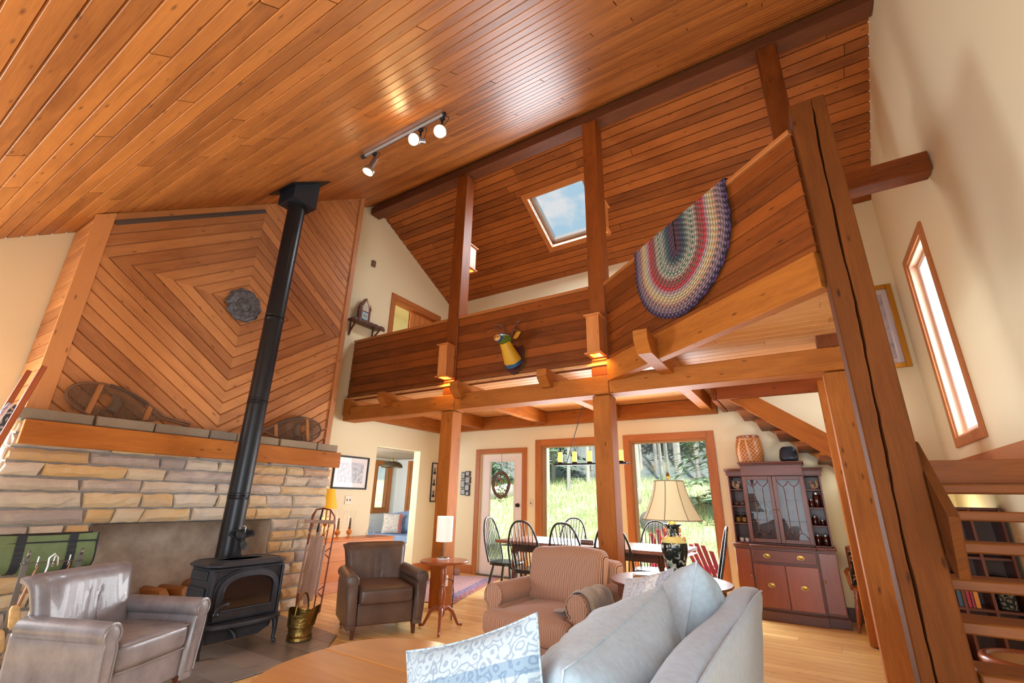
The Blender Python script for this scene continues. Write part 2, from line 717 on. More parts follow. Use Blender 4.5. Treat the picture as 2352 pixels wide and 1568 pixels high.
def stripes(name, ax, c1, c2, period=.014, rough=.8):
    m, t, b = newmat(name)
    l = t.links.new
    tcn = nd(t, 'ShaderNodeTexCoord')
    sp = nd(t, 'ShaderNodeSeparateXYZ')
    l(tcn.outputs['Object'], sp.inputs[0])
    f = math_(t, 'FRACT', math_(t, 'MULTIPLY', sp.outputs[ax], 1 / period))
    f = math_(t, 'ABSOLUTE', math_(t, 'SUBTRACT', f, .5))
    l(ramp(t, f, [(.13, c1), (.19, c2), (.36, c2), (.42, c1)]), b.inputs['Base Color'])
    b.inputs['Roughness'].default_value = rough
    b.inputs['Sheen Weight'].default_value = .2
    n = nd(t, 'ShaderNodeTexNoise', Scale=220.0)
    l(tcn.outputs['Object'], n.inputs['Vector'])
    bp = nd(t, 'ShaderNodeBump', Strength=.2, Distance=.004)
    l(n.outputs['Fac'], bp.inputs['Height'])
    l(bp.outputs[0], b.inputs['Normal'])
    return m


def bands(name, stops, freq, warp=0.0, ax=0, cells=0, cellcol=(0, 0, 0, 1), rough=.85):
    """woven / printed cloth: constant colour bands across one UV axis plus small motifs"""
    m, t, b = newmat(name)
    l = t.links.new
    uv = nd(t, 'ShaderNodeUVMap')
    sp = nd(t, 'ShaderNodeSeparateXYZ')
    l(uv.outputs[0], sp.inputs[0])
    f = math_(t, 'FRACT', math_(t, 'MULTIPLY', sp.outputs[ax], freq))
    r_ = nd(t, 'ShaderNodeValToRGB')
    r_.color_ramp.interpolation = 'CONSTANT'
    e = r_.color_ramp.elements
    while len(e) < len(stops):
        e.new(.5)
    for i, (p, c) in enumerate(stops):
        e[i].position = p
        e[i].color = c
    l(f, r_.inputs[0])
    col = r_.outputs[0]
    if cells:
        v = nd(t, 'ShaderNodeTexVoronoi', Scale=float(cells), Randomness=.55)
        l(uv.outputs[0], v.inputs['Vector'])
        n = nd(t, 'ShaderNodeTexNoise', Scale=float(cells) * 1.3, Detail=5.0)
        l(uv.outputs[0], n.inputs['Vector'])
        k = math_(t, 'ADD', v.outputs['Distance'], math_(t, 'MULTIPLY', n.outputs['Fac'], .7))
        k = math_(t, 'FRACT', math_(t, 'MULTIPLY', k, 2.6))
        k = ramp(t, k, [(.30, (0, 0, 0, 1)), (.42, (1, 1, 1, 1)), (.62, (1, 1, 1, 1)), (.74, (0, 0, 0, 1))])
        col = mix(t, math_(t, 'MULTIPLY', k, .45), col, cellcol)
    l(col, b.inputs['Base Color'])
    b.inputs['Roughness'].default_value = rough
    return m


W = {}
W['cedar'] = wood('cedar_boards', S(116, 62, 22), S(194, 122, 56), rough=.46, var=.24, knots=.7, bump=.12)
W['cedar_dark'] = wood('dark_cedar_boards', S(98, 48, 14), S(174, 98, 40), rough=.5, var=.26, knots=.7, bump=.12, spec=.35)  # same cedar as the near slope, in a darker, redder tone
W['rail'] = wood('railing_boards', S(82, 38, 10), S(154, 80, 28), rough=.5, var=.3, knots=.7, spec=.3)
W['panel'] = wood('chimney_boards', S(138, 78, 36), S(204, 136, 76), rough=.5, var=.35, knots=.8)
W['beam'] = wood('beam_timber', S(126, 66, 18), S(192, 116, 44), rough=.62, var=.15, knots=.8, bump=.25, spec=.25)
W['darkbeam'] = wood('ridge_timber', S(70, 36, 18), S(120, 66, 34), rough=.6, var=.1, knots=.5)
W['post'] = wood('post_timber', S(66, 32, 6), S(114, 60, 17), rough=.75, var=.15, knots=.85, bump=.3, spec=.18)
W['trim'] = wood('trim_timber', S(146, 80, 32), S(198, 122, 60), rough=.5, var=.15, knots=.4)
W['floor'] = wood('pine_floor', S(210, 158, 90), S(246, 210, 142), rough=.34, var=.3, knots=.6, bump=.06, coat=.15)
W['deck'] = wood('loft_decking', S(190, 126, 70), S(228, 174, 114), rough=.5, var=.3, knots=.5)
W['mahog'] = wood('mahogany', S(66, 28, 14), S(130, 64, 34), rough=.38, var=.2, knots=0, bump=.05, coat=.12)
W['mahog_red'] = wood('mahogany_red', S(104, 46, 18), S(158, 78, 34), rough=.3, var=.2, knots=0, bump=.05, coat=.3)
W['oak'] = wood('golden_oak', S(146, 86, 36), S(202, 140, 74), rough=.28, var=.2, knots=0, grain=.8, bump=.05, coat=.3)
W['pinechest'] = wood('pine_chest', S(176, 96, 44), S(226, 150, 84), rough=.4, var=.15, knots=.6)
W['cherry'] = wood('cherry_table', S(110, 50, 24), S(176, 96, 56), rough=.28, var=.1, knots=0, coat=.3)
W['walnut'] = wood('dark_walnut', S(52, 26, 16), S(104, 58, 38), rough=.35, var=.2, knots=.2)
W['tread'] = wood('stair_timber', S(86, 44, 14), S(152, 86, 34), rough=.5, var=.15, knots=.7, spec=.3)
W['red_oak'] = wood('red_oak', S(120, 56, 28), S(184, 100, 60), rough=.4, var=.1, knots=.3, grain=.7)
W['grey_slat'] = wood('weathered_slats', S(150, 116, 104), S(214, 186, 170), rough=.6, var=.2, knots=.2)
W['ash'] = wood('bent_ash', S(130, 76, 34), S(184, 122, 62), rough=.5, var=.1, knots=0)
W['tabletop'] = wood('scrubbed_table', S(110, 64, 46), S(176, 124, 100), rough=.3, var=.1, knots=0)
P = {}
P['wall'] = plain('cream_plaster', S(238, 228, 192), .75, bump=.05, bscale=90)
P['wallcool'] = plain('pale_plaster', S(226, 228, 224), .75, bump=.05, bscale=90)
P['greige'] = plain('greige_plaster', S(176, 160, 140), .8)
P['white'] = plain('white_paint', S(238, 232, 228), .45)
P['black'] = plain('black_iron', S(34, 35, 38), .5, metal=.3, var=.3, scale=20, bump=.1, bscale=120)
P['stove'] = plain('cast_iron', S(64, 68, 76), .42, metal=.35, var=.35, scale=7, bump=.12, bscale=150)
P['pipe'] = plain('black_stovepipe', S(40, 42, 46), .34, metal=.5)
P['steel'] = plain('brushed_steel', S(176, 170, 166), .32, metal=.9)
P['darksteel'] = plain('grey_steel', S(112, 104, 98), .4, metal=.8)
P['brass'] = plain('brass', S(186, 146, 76), .34, metal=.95, var=.3, scale=14)
P['oldbrass'] = plain('hammered_brass', S(150, 122, 66), .33, metal=.95, var=.45, scale=9, bump=.5, bscale=55)
P['chairpaint'] = plain('dark_green_paint', S(38, 50, 48), .3, coat=.3)
P['silver'] = plain('oxidised_silver', S(120, 118, 120), .42, metal=.35, var=.6, scale=25, bump=.6, bscale=70)
P['plaster'] = plain('smoked_render', S(218, 202, 182), .85, col2=S(180, 162, 144), scale=5, bump=.3, bscale=12)
P['cap'] = byrnd('capstone', [(0, S(126, 114, 98)), (.5, S(156, 140, 116)), (1, S(172, 150, 120))], .85, var=.6, scale=6, bump=.6, bscale=18)
P['mortar'] = plain('grey_mortar', S(164, 160, 156), .9, var=.3, scale=15, bump=.5, bscale=40)
P['stone'] = byrnd('fieldstone', [(.0, S(176, 162, 156)), (.25, S(212, 198, 180)), (.5, S(224, 206, 174)), (.75, S(216, 180, 126)), (1., S(200, 170, 146))], .8, var=.6, scale=6, bump=.6, bscale=18)
P['slate'] = byrnd('slate_tiles', [(.0, S(112, 104, 98)), (.5, S(146, 136, 126)), (1., S(126, 122, 120))], .35, var=.6, scale=4, bump=.08, bscale=15)
P['grout'] = plain('grout', S(84, 78, 74), .9)
P['leather'] = plain('grey_leather', S(142, 136, 138), .27, col2=S(112, 106, 108), scale=4, bump=.12, bscale=180, coat=.25)
P['brownleather'] = plain('brown_leather', S(104, 84, 72), .34, col2=S(84, 66, 58), scale=4, bump=.12, bscale=180)
P['linen'] = plain('grey_linen', S(176, 190, 198), .85, col2=S(164, 176, 184), scale=40, bump=.2, bscale=350, sheen=.2)
P['slipcover'] = plain('pale_slipcover', S(168, 180, 194), .85, col2=S(156, 166, 178), scale=40, bump=.2, bscale=350, sheen=.2)
P['throw'] = plain('wool_throw', S(168, 158, 146), .9, col2=S(134, 126, 120), scale=5, bump=.4, bscale=200, sheen=.4)
P['green'] = plain('green_canvas', S(112, 134, 92), .8, var=.15, scale=30, bump=.2, bscale=300)
P['greenband'] = plain('dark_webbing', S(44, 48, 56), .8)
P['cord'] = plain('black_cord', S(28, 26, 26), .5)
P['rope'] = plain('jute_rope', S(206, 172, 128), .8)
P['straw'] = plain('straw', S(226, 184, 122), .7, var=.3, scale=40)
P['snowframe'] = plain('old_ash_frame', S(122, 84, 56), .55, var=.3, scale=12)
P['rawhide'] = plain('rawhide', S(92, 70, 50), .7)
P['rawdark'] = plain('dark_rawhide', S(88, 68, 52), .75)
P['blue'] = plain('blue_cotton', S(140, 164, 200), .85, var=.12, scale=9)
P['adirondack'] = plain('red_paint', S(232, 72, 100), .5)
P['stripe_x'] = stripes('striped_ticking', 0, S(206, 160, 130), S(104, 66, 48), .019)
P['stripe_y'] = stripes('striped_ticking_arm', 1, S(206, 160, 130), S(104, 66, 48), .019)
P['pillow_blue'] = bands('blue_printed_linen', [(0, S(160, 170, 174)), (.18, S(122, 140, 154)), (.24, S(158, 168, 172)), (.30, S(84, 110, 134)), (.66, S(158, 168, 172)), (.72, S(122, 140, 154)), (.8, S(160, 170, 174))], 2.0, ax=1, cells=26, cellcol=S(56, 82, 112))
P['pillow_grey'] = bands('grey_printed_linen', [(0, S(200, 204, 208)), (.66, S(226, 228, 226)), (.84, S(180, 184, 192))], 2.2, cells=22, cellcol=S(132, 136, 150))
P['pillow_black'] = bands('black_cream_cloth', [(0, S(30, 28, 34)), (.999, S(30, 28, 34))], 1.0, cells=8, cellcol=S(232, 206, 176))
P['pillow_stag'] = bands('floral_print', [(0, S(214, 206, 196)), (.72, S(196, 110, 104)), (.86, S(120, 62, 66))], 2.2, cells=14, cellcol=S(150, 130, 118))
P['quilt'] = bands('patchwork', [(0, S(60, 60, 62)), (.34, S(216, 206, 190)), (.52, S(196, 120, 120)), (.66, S(70, 70, 74)), (.86, S(120, 140, 180))], 4.0, cells=9, cellcol=S(226, 216, 200))
P['rug'] = bands('persian_rug', [(0, S(150, 86, 92)), (.1, S(120, 110, 150)), (.2, S(186, 150, 156)), (.8, S(120, 110, 150)), (.9, S(150, 86, 92))], 1.0, cells=13, cellcol=S(214, 196, 196))
P['rust'] = plain('rusted_runner', S(134, 76, 60), .5, metal=.4)
P['lens'] = glow('lamp_lens', (1, .86, .62, 1), 9)
P['glow_warm'] = glow('sconce_glow', (1, .62, .16, 1), 3.2)
P['shade_white'] = glow('lit_white_shade', (1, .84, .70, 1), .5, S(240, 228, 220))
P['shade_amber'] = glow('lit_amber_shade', (1, .5, .03, 1), .45, S(226, 160, 30))
P['candle'] = glow('lit_candle_glass', (1, .60, .12, 1), 1.25, S(250, 210, 130))
P['glass'] = glass('clear_glass', refl=.9)
P['pane'] = glass('window_pane', refl=1.2)
P['cabglass'] = glass('cabinet_pane', (.9, .92, .92, 1), refl=.5)
P['jarglass'] = glass('jar_glass', (.9, .93, .93, 1), refl=1.0)
P['mirrorblue'] = glass('picture_pane', (1, 1, 1, 1), refl=.8)
P['clear'] = glass('vase_glass', (.93, .95, .97, 1), refl=1.0)


# ================================================================== THE SETTING
def wallpanel(mb, pt, us, top, holes, th, bottom=0.0):
    """pt(u,z,d)->xyz (d=0 room side); holes = (u0,u1,z0,z1)"""
    cuts = sorted(set(us + [h[0] for h in holes] + [h[1] for h in holes]))
    for a, b in zip(cuts, cuts[1:]):
        hs = sorted([h for h in holes if h[0] <= a + 1e-6 and h[1] >= b - 1e-6], key=lambda h: h[2])
        z = bottom
        segs = []
        for h in hs:
            if h[2] > z + 1e-6:
                segs.append((z, z, h[2], h[2]))
            z = h[3]
        segs.append((z, z, top(b), top(a)))
        for z0, z1, z2, z3 in segs:
            for d in (0, th):
                mb.poly([pt(a, z0, d), pt(b, z1, d), pt(b, z2, d), pt(a, z3, d)])
    for u0, u1, z0, z1 in holes:
        mb.poly([pt(u0, z0, 0), pt(u1, z0, 0), pt(u1, z0, th), pt(u0, z0, th)])
        mb.poly([pt(u0, z1, 0), pt(u1, z1, 0), pt(u1, z1, th), pt(u0, z1, th)])
        mb.poly([pt(u0, z0, 0), pt(u0, z1, 0), pt(u0, z1, th), pt(u0, z0, th)])
        mb.poly([pt(u1, z0, 0), pt(u1, z1, 0), pt(u1, z1, th), pt(u1, z0, th)])


# floor -------------------------------------------------------------
mb = MB()
mb.planks((0, 0, 0), (1, 0, 0), (0, 1, 0), (0, 0, 1), [(-6.3, -1.1), (1.5, -1.1), (1.5, 7.3), (-6.3, 7.3)], .118, .02, .004, .002, joint=2.6, seed=3)
struct(mb, 'floor', W['floor'], smooth=False)
# hearth of slate tiles
mb = MB()
HP = [(-5.27, .3), (-3.66, .3), (-3.66, 2.95), (-4.0, 3.36), (-5.27, 3.52)]
mb.cm = 1
mb.poly([(x, y, .008) for x, y in HP])
for i in range(5):
    a, b = HP[i], HP[(i + 1) % 5]
    mb.poly([(a[0], a[1], .008), (b[0], b[1], .008), (b[0], b[1], 0.001), (a[0], a[1], 0.001)])
mb.cm = 0
for k in range(14):
    y0 = .3 + k * .26
    t = MB()
    poly = HP
    mbp = MB()
    mb_before = len(mb.f)
    # rows of tiles clipped to the hearth outline
    def clipx(pl, ax, val, less):
        out = []
        for i in range(len(pl)):
            a, b = pl[i], pl[(i + 1) % len(pl)]
            ia = (a[ax] <= val) if less else (a[ax] >= val)
            ib = (b[ax] <= val) if less else (b[ax] >= val)
            if ia:
                out.append(a)
            if ia != ib:
                tt = (val - a[ax]) / (b[ax] - a[ax])
                out.append((a[0] + (b[0] - a[0]) * tt, a[1] + (b[1] - a[1]) * tt))
        return out
    x = -5.4 + (k % 2) * .26
    while x < -3.5:
        pl = clipx(clipx(clipx(clipx(HP, 1, y0 + .003, False), 1, y0 + .257, True), 0, x + .003, False), 0, x + .517, True)
        if len(pl) > 2:
            rr = rng.random()
            mb.poly([(p[0], p[1], .013) for p in pl], [(p[0], p[1]) for p in pl], rr)
            for i in range(len(pl)):
                a, b = pl[i], pl[(i + 1) % len(pl)]
                mb.poly([(a[0], a[1], .008), (b[0], b[1], .008), (b[0], b[1], .013), (a[0], a[1], .013)], None, rr)
        x += .52
struct(mb, 'floor_hearth', [P['slate'], P['grout']], smooth=False)

# walls -------------------------------------------------------------
top = lambda y: min(near_z(y), far_z(y))
mb = MB()
wallpanel(mb, lambda u, z, d: (XG - d, u, z), [YF, RIDGE_Y, YB], top, [(5.53, 6.6, .0, 2.07), (5.56, 6.77, 2.74, 4.81)], .16)
struct(mb, 'wall_left', P['wall'], smooth=False)
mb = MB()
wallpanel(mb, lambda u, z, d: (XR + d, u, z), [YF, RIDGE_Y, YB], top, [(5.55, 6.36, 1.92, 3.87), (.0, 3.0, .8, 2.8)], .22)  # second opening is added out of view, for the gable fill light
struct(mb, 'wall_right', P['wall'], smooth=False)
mb = MB()
wallpanel(mb, lambda u, z, d: (u, YB + d, z), [XG, XR], lambda x: 5.3, [(-5.15, -4.235, 0, 2.03), (-3.87, -2.74, .28, 2.14), (-2.29, -1.15, .28, 2.14)], .16)
struct(mb, 'wall_back', P['wall'], smooth=False)
mb = MB()
wallpanel(mb, lambda u, z, d: (u, YF - d, z), [XG, XR], lambda x: near_z(YF), [(-5.7, .9, .2, 2.2)], .16)
struct(mb, 'wall_front', P['wall'], smooth=False)
# mullions of the front glazing
mb = MB()
for i in range(7):
    mb.box((-5.7 + 6.6 * i / 6, YF - .06, 1.2), (.07, .08, 2.0), .004)
struct(mb, 'window_front', W['trim'])

# ceiling: boards along the ridge on both slopes ----------------------
mb = MB()
nrm = Vector((0, .7, -1)).normalized()
vdir = Vector((0, 1, .7)).normalized()
sl = math.hypot(1, .7)
mb.planks((0, 0, near_z(0)), (1, 0, 0), vdir, nrm, [(XG, YF * sl), (XR, YF * sl), (XR, (RIDGE_Y) * sl), (XG, (RIDGE_Y) * sl)], .1145, .03, .012, .0015, joint=3.2, seed=5)
struct(mb, 'ceiling', W['cedar'], smooth=False)
mb = MB()
nrf = Vector((0, -.5, -1)).normalized()
vdf = Vector((0, -1, .5)).normalized()
sf = math.hypot(1, .5)
SKX0, SKX1, SKY0, SKY1 = -3.28, -2.28, 5.62, 6.52      # skylight opening
vv = lambda y: (YB - y) * sf
O = (0, YB, far_z(YB))
for k, pl in enumerate([[(XG, vv(YB)), (SKX0, vv(YB)), (SKX0, vv(RIDGE_Y)), (XG, vv(RIDGE_Y))],
                        [(SKX1, vv(YB)), (XR, vv(YB)), (XR, vv(RIDGE_Y)), (SKX1, vv(RIDGE_Y))],
                        [(SKX0, vv(YB)), (SKX1, vv(YB)), (SKX1, vv(SKY1)), (SKX0, vv(SKY1))],
                        [(SKX0, vv(SKY0)), (SKX1, vv(SKY0)), (SKX1, vv(RIDGE_Y)), (SKX0, vv(RIDGE_Y))]]):
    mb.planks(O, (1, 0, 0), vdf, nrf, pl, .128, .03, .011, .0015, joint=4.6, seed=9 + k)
struct(mb, 'ceiling', W['cedar_dark'], smooth=False)
# roof slabs above, so that no daylight leaks in
# skylight ------------------------------------------------------------
Fp = lambda x, y, d: Vector((x, y, far_z(y))) - nrf * d       # d = outwards
mb = MB()
for (xa, ya, xb, yb) in ((SKX0, SKY0, SKX0, SKY1), (SKX1, SKY1, SKX1, SKY0), (SKX0, SKY1, SKX1, SKY1), (SKX1, SKY0, SKX0, SKY0)):
    mb.poly([Fp(xa, ya, 0), Fp(xb, yb, 0), Fp(xb, yb, .24), Fp(xa, ya, .24)], [(0, 0), (1, 0), (1, .24), (0, .24)])
wsk = struct(mb, 'window_skylight', W['ash'], smooth=False)
mb = MB()
cw = .09
for (x0, x1, y0, y1) in ((SKX0 - cw, SKX0, SKY0 - cw, SKY1 + cw), (SKX1, SKX1 + cw, SKY0 - cw, SKY1 + cw), (SKX0, SKX1, SKY0 - cw, SKY0), (SKX0, SKX1, SKY1, SKY1 + cw)):
    q = [(x0, y0), (x1, y0), (x1, y1), (x0, y1)]
    mb.poly([Fp(x, y, -.018) for x, y in q])
    for i in range(4):
        a, b = q[i], q[(i + 1) % 4]
        mb.poly([Fp(a[0], a[1], -.018), Fp(b[0], b[1], -.018), Fp(b[0], b[1], .0), Fp(a[0], a[1], .0)])
mb.build('casing', W['trim'], wsk, smooth=False)
mb = MB()
e = .055
for (x0, x1, y0, y1) in ((SKX0, SKX0 + e, SKY0, SKY1), (SKX1 - e, SKX1, SKY0, SKY1), (SKX0, SKX1, SKY0, SKY0 + e), (SKX0, SKX1, SKY1 - e, SKY1)):
    q = [(x0, y0), (x1, y0), (x1, y1), (x0, y1)]
    for d in (.10, .2):
        mb.poly([Fp(x, y, d) for x, y in q])
    for i in range(4):
        a, b = q[i], q[(i + 1) % 4]
        mb.poly([Fp(a[0], a[1], .1), Fp(b[0], b[1], .1), Fp(b[0], b[1], .2), Fp(a[0], a[1], .2)])
mb.build('sash', plain('grey_sash', S(148, 152, 156), .4), wsk, smooth=False)
mb = MB()
mb.poly([Fp(SKX0, SKY0, .17), Fp(SKX1, SKY0, .17), Fp(SKX1, SKY1, .17), Fp(SKX0, SKY1, .17)])
mb.build('pane', P['pane'], wsk, smooth=False)
mb = MB()
pts = [Fp(-2.5, SKY1 - .03, .1) + nrf * (.02 + .02 * math.sin(a)) + Vector((.018 * math.cos(a), 0, 0)) for a in [i * .5 for i in range(13)]]
mb.tube(pts, .005, 6)
mb.build('latch', P['steel'], wsk)


# windows and doors ----------------------------------------------------
def window(name, x0, x1, z0, z1, cas=.1, y=YB, out=.16):
    """fixed light in the back wall: casing on the room side, jamb, pane"""
    m = MB()
    for (a, b, c, d) in ((x0 - cas, x0, z0 - cas, z1 + cas), (x1, x1 + cas, z0 - cas, z1 + cas)):
        m.box(((a + b) / 2, y - .011, (c + d) / 2), (b - a, .022, d - c), .003)
    for (c, d) in ((z0 - cas, z0), (z1, z1 + cas)):
        m.box(((x0 + x1) / 2, y - .011, (c + d) / 2), (x1 - x0 - .001, .022, d - c), .003)
    w_ = struct(m, name, W['trim'])
    m = MB()
    t = .03
    m.box((x0 + t / 2, y + .08, (z0 + z1) / 2), (t, .15, z1 - z0), .002)
    m.box((x1 - t / 2, y + .08, (z0 + z1) / 2), (t, .15, z1 - z0), .002)
    m.box(((x0 + x1) / 2, y + .08, z0 + t / 2), (x1 - x0 - 2 * t, .15, t), .002)
    m.box(((x0 + x1) / 2, y + .08, z1 - t / 2), (x1 - x0 - 2 * t, .15, t), .002)
    m.build('jamb', W['ash'], w_)
    m = MB()
    m.poly([(x0 + t, y + .12, z0 + t), (x1 - t, y + .12, z0 + t), (x1 - t, y + .12, z1 - t), (x0 + t, y + .12, z1 - t)])
    m.build('pane', P['pane'], w_, smooth=False)
    return w_


window('window_1', -3.87, -2.74, .28, 2.14)
window('window_2', -2.29, -1.15, .28, 2.14)
# glazed back door
mb = MB()
dx0, dx1 = -5.135, -4.25
gx0, gx1, gz0, gz1 = -4.945, -4.425, .255, 1.89
yd = YB + .03
for (a, b, c, d) in ((dx0, gx0, .02, 2.02), (gx1, dx1, .02, 2.02), (gx0, gx1, .02, gz0), (gx0, gx1, gz1, 2.02)):
    mb.box(((a + b) / 2, yd + .022, (c + d) / 2), (b - a + .0005, .045, d - c + .0005), .0015)
for (a, b, c, d) in ((gx0 - .025, gx0, gz0 - .025, gz1 + .025), (gx1, gx1 + .025, gz0 - .025, gz1 + .025), (gx0, gx1, gz0 - .025, gz0), (gx0, gx1, gz1, gz1 + .025)):
    mb.box(((a + b) / 2, yd - .004, (c + d) / 2), (b - a, .012, d - c), .003)
door = struct(mb, 'door_1', P['white'])
mb = MB()
mb.poly([(gx0, yd + .02, gz0), (gx1, yd + .02, gz0), (gx1, yd + .02, gz1), (gx0, yd + .02, gz1)])
mb.build('pane', P['pane'], door, smooth=False)
mb = MB()
mb.lathe([(.034, 0), (.034, .008), (.02, .012), (.016, .03), (.027, .042), (.03, .055), (.02, .066), (0, .068)], 16, (-4.335, yd, 1.15), RX(PI / 2))
mb.build('door_knob', P['black'], door)
mb = MB()
mb.box((-4.69, YB + .005, .012), (.9, .07, .02), .003)
mb.build('threshold', P['darksteel'], door)
mb = MB()
for (a, b, c, d) in ((-5.245, -5.147, 0, 2.12), (-4.238, -4.14, 0, 2.12), (-5.147, -4.238, 2.032, 2.12)):
    mb.box(((a + b) / 2, YB - .011, (c + d) / 2), (b - a, .022, d - c), .003)
struct(mb, 'trim_door', W['trim'])
# baseboards
mb = MB()
mb.box((-5.69, YB - .011, .07), (.89, .02, .14), .003)
struct(mb, 'baseboard_back', W['trim'])
mb = MB()
mb.box((-.05, YB - .011, .07), (2.0, .02, .14), .003)
struct(mb, 'baseboard_right_back', W['walnut'])
mb = MB()
mb.box((XG + .012, 6.88, .07), (.02, .52, .14), .003)
mb.box((XG + .012, 4.8, .07), (.02, 1.42, .14), .003)
struct(mb, 'baseboard_left', W['trim'])
# doorway trim and sliding door up in the loft
mb = MB()
for (a, b, c, d) in ((5.46, 5.56, 2.74, 4.91), (6.77, 6.87, 2.74, 4.91)):
    mb.box((XG + .011, (a + b) / 2, (c + d) / 2), (.022, b - a, d - c), .003)
mb.box((XG + .011, 6.165, 4.86), (.022, 1.21, .1), .003)
for (a, b, c, d) in ((5.56, 5.585, 2.74, 4.81), (6.745, 6.77, 2.74, 4.81)):
    mb.box((XG - .08, (a + b) / 2, (c + d) / 2), (.16, b - a, d - c), .002)
mb.box((XG - .08, 6.165, 4.797), (.16, 1.16, .025), .002)
struct(mb, 'trim_loft_door', W['trim'])
mb = MB()
mb.planks((XG - .1, 0, 2.75), (0, 0, 1), (0, 1, 0), (1, 0, 0), [(0, 6.1), (0, 6.74), (2.03, 6.74), (2.03, 6.1)], .14, .02, .004, .004, seed=4, v0=6.1)
struct(mb, 'door_2', W['pinechest'], smooth=False)
mb = MB()
mb.poly([(XG - 1.4, 4.6, 2.6), (XG - 1.4, 8.4, 2.6), (XG - 1.4, 8.4, 5.2), (XG - 1.4, 4.6, 5.2)])
mb.poly([(XG - 1.4, 4.6, 2.68), (XG - .17, 4.6, 2.68), (XG - .17, 8.4, 2.68), (XG - 1.4, 8.4, 2.68)])
mb.poly([(XG - 1.4, 8.4, 2.6), (XG - .17, 8.4, 2.6), (XG - .17, 8.4, 5.2), (XG - 1.4, 8.4, 5.2)])
mb.poly([(XG - 1.4, 4.6, 2.6), (XG - .17, 4.6, 2.6), (XG - .17, 4.6, 5.2), (XG - 1.4, 4.6, 5.2)])
mb.poly([(XG - 1.4, 4.6, 5.2), (XG - .17, 4.6, 5.2), (XG - .17, 8.4, 5.2), (XG - 1.4, 8.4, 5.2)])
struct(mb, 'wall_loft_room', P['wall'], smooth=False)
light('loft_room_lamp', 'POINT', (XG - .7, 5.4, 4.6), 22, (1, .9, .72), size=.1)

# narrow window in the right gable
mb = MB()
c = .09
for (a, b, z0, z1) in ((5.55 - c, 5.55, 1.92 - c, 3.87 + c), (6.36, 6.36 + c, 1.92 - c, 3.87 + c), (5.55, 6.36, 1.92 - c, 1.92), (5.55, 6.36, 3.87, 3.87 + c)):
    mb.box((XR - .011, (a + b) / 2, (z0 + z1) / 2), (.022, b - a, z1 - z0), .003)
wn = struct(mb, 'window_3', W['trim'])
mb = MB()
t = .025
for (a, b, z0, z1) in ((5.55, 5.55 + t, 1.92, 3.87), (6.36 - t, 6.36, 1.92, 3.87), (5.55 + t, 6.36 - t, 1.92, 1.92 + t), (5.55 + t, 6.36 - t, 3.87 - t, 3.87)):
    mb.box((XR + .11, (a + b) / 2, (z0 + z1) / 2), (.215, b - a, z1 - z0), .002)
mb.build('jamb', plain('pale_pine_jamb', S(236, 196, 166), .5, var=.1, scale=3), wn)
mb = MB()
t2 = .06
for (a, b, z0, z1) in ((5.575, 5.575 + t2, 1.945, 3.845), (6.335 - t2, 6.335, 1.945, 3.845), (5.575 + t2, 6.335 - t2, 1.945, 1.945 + t2), (5.575 + t2, 6.335 - t2, 3.845 - t2, 3.845)):
    mb.box((XR + .10, (a + b) / 2, (z0 + z1) / 2), (.05, b - a, z1 - z0), .004)
mb.build('sash', P['white'], wn)
mb = MB()
mb.poly([(XR + .10, 5.6, 1.97), (XR + .10, 6.3, 1.97), (XR + .10, 6.3, 3.82), (XR + .10, 5.6, 3.82)])
mb.build('pane', P['pane'], wn, smooth=False)

# sunroom behind the left gable ---------------------------------------
SX, SY0, SY1, SZ = -8.05, 4.9, 7.9, 2.06
mb = MB()
wallpanel(mb, lambda u, z, d: (SX - d, u, z), [SY0, SY1], lambda y: 2.3, [(7.3, 7.68, .98, 1.93)], .12)
struct(mb, 'wall_sunroom_left', P['wallcool'], smooth=False)
mb = MB()
wallpanel(mb, lambda u, z, d: (u, SY1 + d, z), [SX, XG - .16], lambda y: 2.3, [(-7.62, -6.9, .98, 1.95)], .12)
struct(mb, 'wall_sunroom_back', P['wallcool'], smooth=False)
mb = MB()
wallpanel(mb, lambda u, z, d: (u, SY0 - d, z), [SX, XG - .16], lambda y: 2.3, [(-7.7, -6.6, .9, 1.95)], .12)
struct(mb, 'wall_sunroom_front', P['wallcool'], smooth=False)
mb = MB()
mb.box(((SX + XG - .16) / 2, (SY0 + SY1) / 2, SZ + .04), (XG - .16 - SX, SY1 - SY0, .08), .001)
struct(mb, 'ceiling_sunroom', P['greige'])
mb = MB()
mb.planks((0, 0, 0), (1, 0, 0), (0, 1, 0), (0, 0, 1), [(SX, SY0), (XG - .14, SY0), (XG - .14, SY1), (SX, SY1)], .118, .02, .004, .002, joint=2.6, seed=31)
struct(mb, 'floor_sunroom', W['floor'], smooth=False)


def smallwin(name, pt, u0, u1, z0, z1, cas=.075):
    m = MB()
    def bx(a, b, c, d, e, f):
        p, q = Vector(pt(a, c, e)), Vector(pt(b, d, f))
        m.box((p + q) / 2, [abs(x) for x in (q - p)], .002)
    for (a, b, c, d) in ((u0 - cas, u0, z0 - cas, z1 + cas), (u1, u1 + cas, z0 - cas, z1 + cas), (u0, u1, z0 - cas, z0), (u0, u1, z1, z1 + cas)):
        bx(a, b, c, d, -.02, -.001)
    w_ = struct(m, name, W['trim'])
    m = MB()
    t = .04
    for (a, b, c, d) in ((u0, u0 + t, z0, z1), (u1 - t, u1, z0, z1), (u0 + t, u1 - t, z0, z0 + t), (u0 + t, u1 - t, z1 - t, z1)):
        bx(a, b, c, d, 0, .1)
    m.build('jamb', W['ash'], w_)
    m = MB()
    m.poly([pt(u0 + t, z0 + t, .07), pt(u1 - t, z0 + t, .07), pt(u1 - t, z1 - t, .07), pt(u0 + t, z1 - t, .07)])
    m.build('pane', P['pane'], w_, smooth=False)


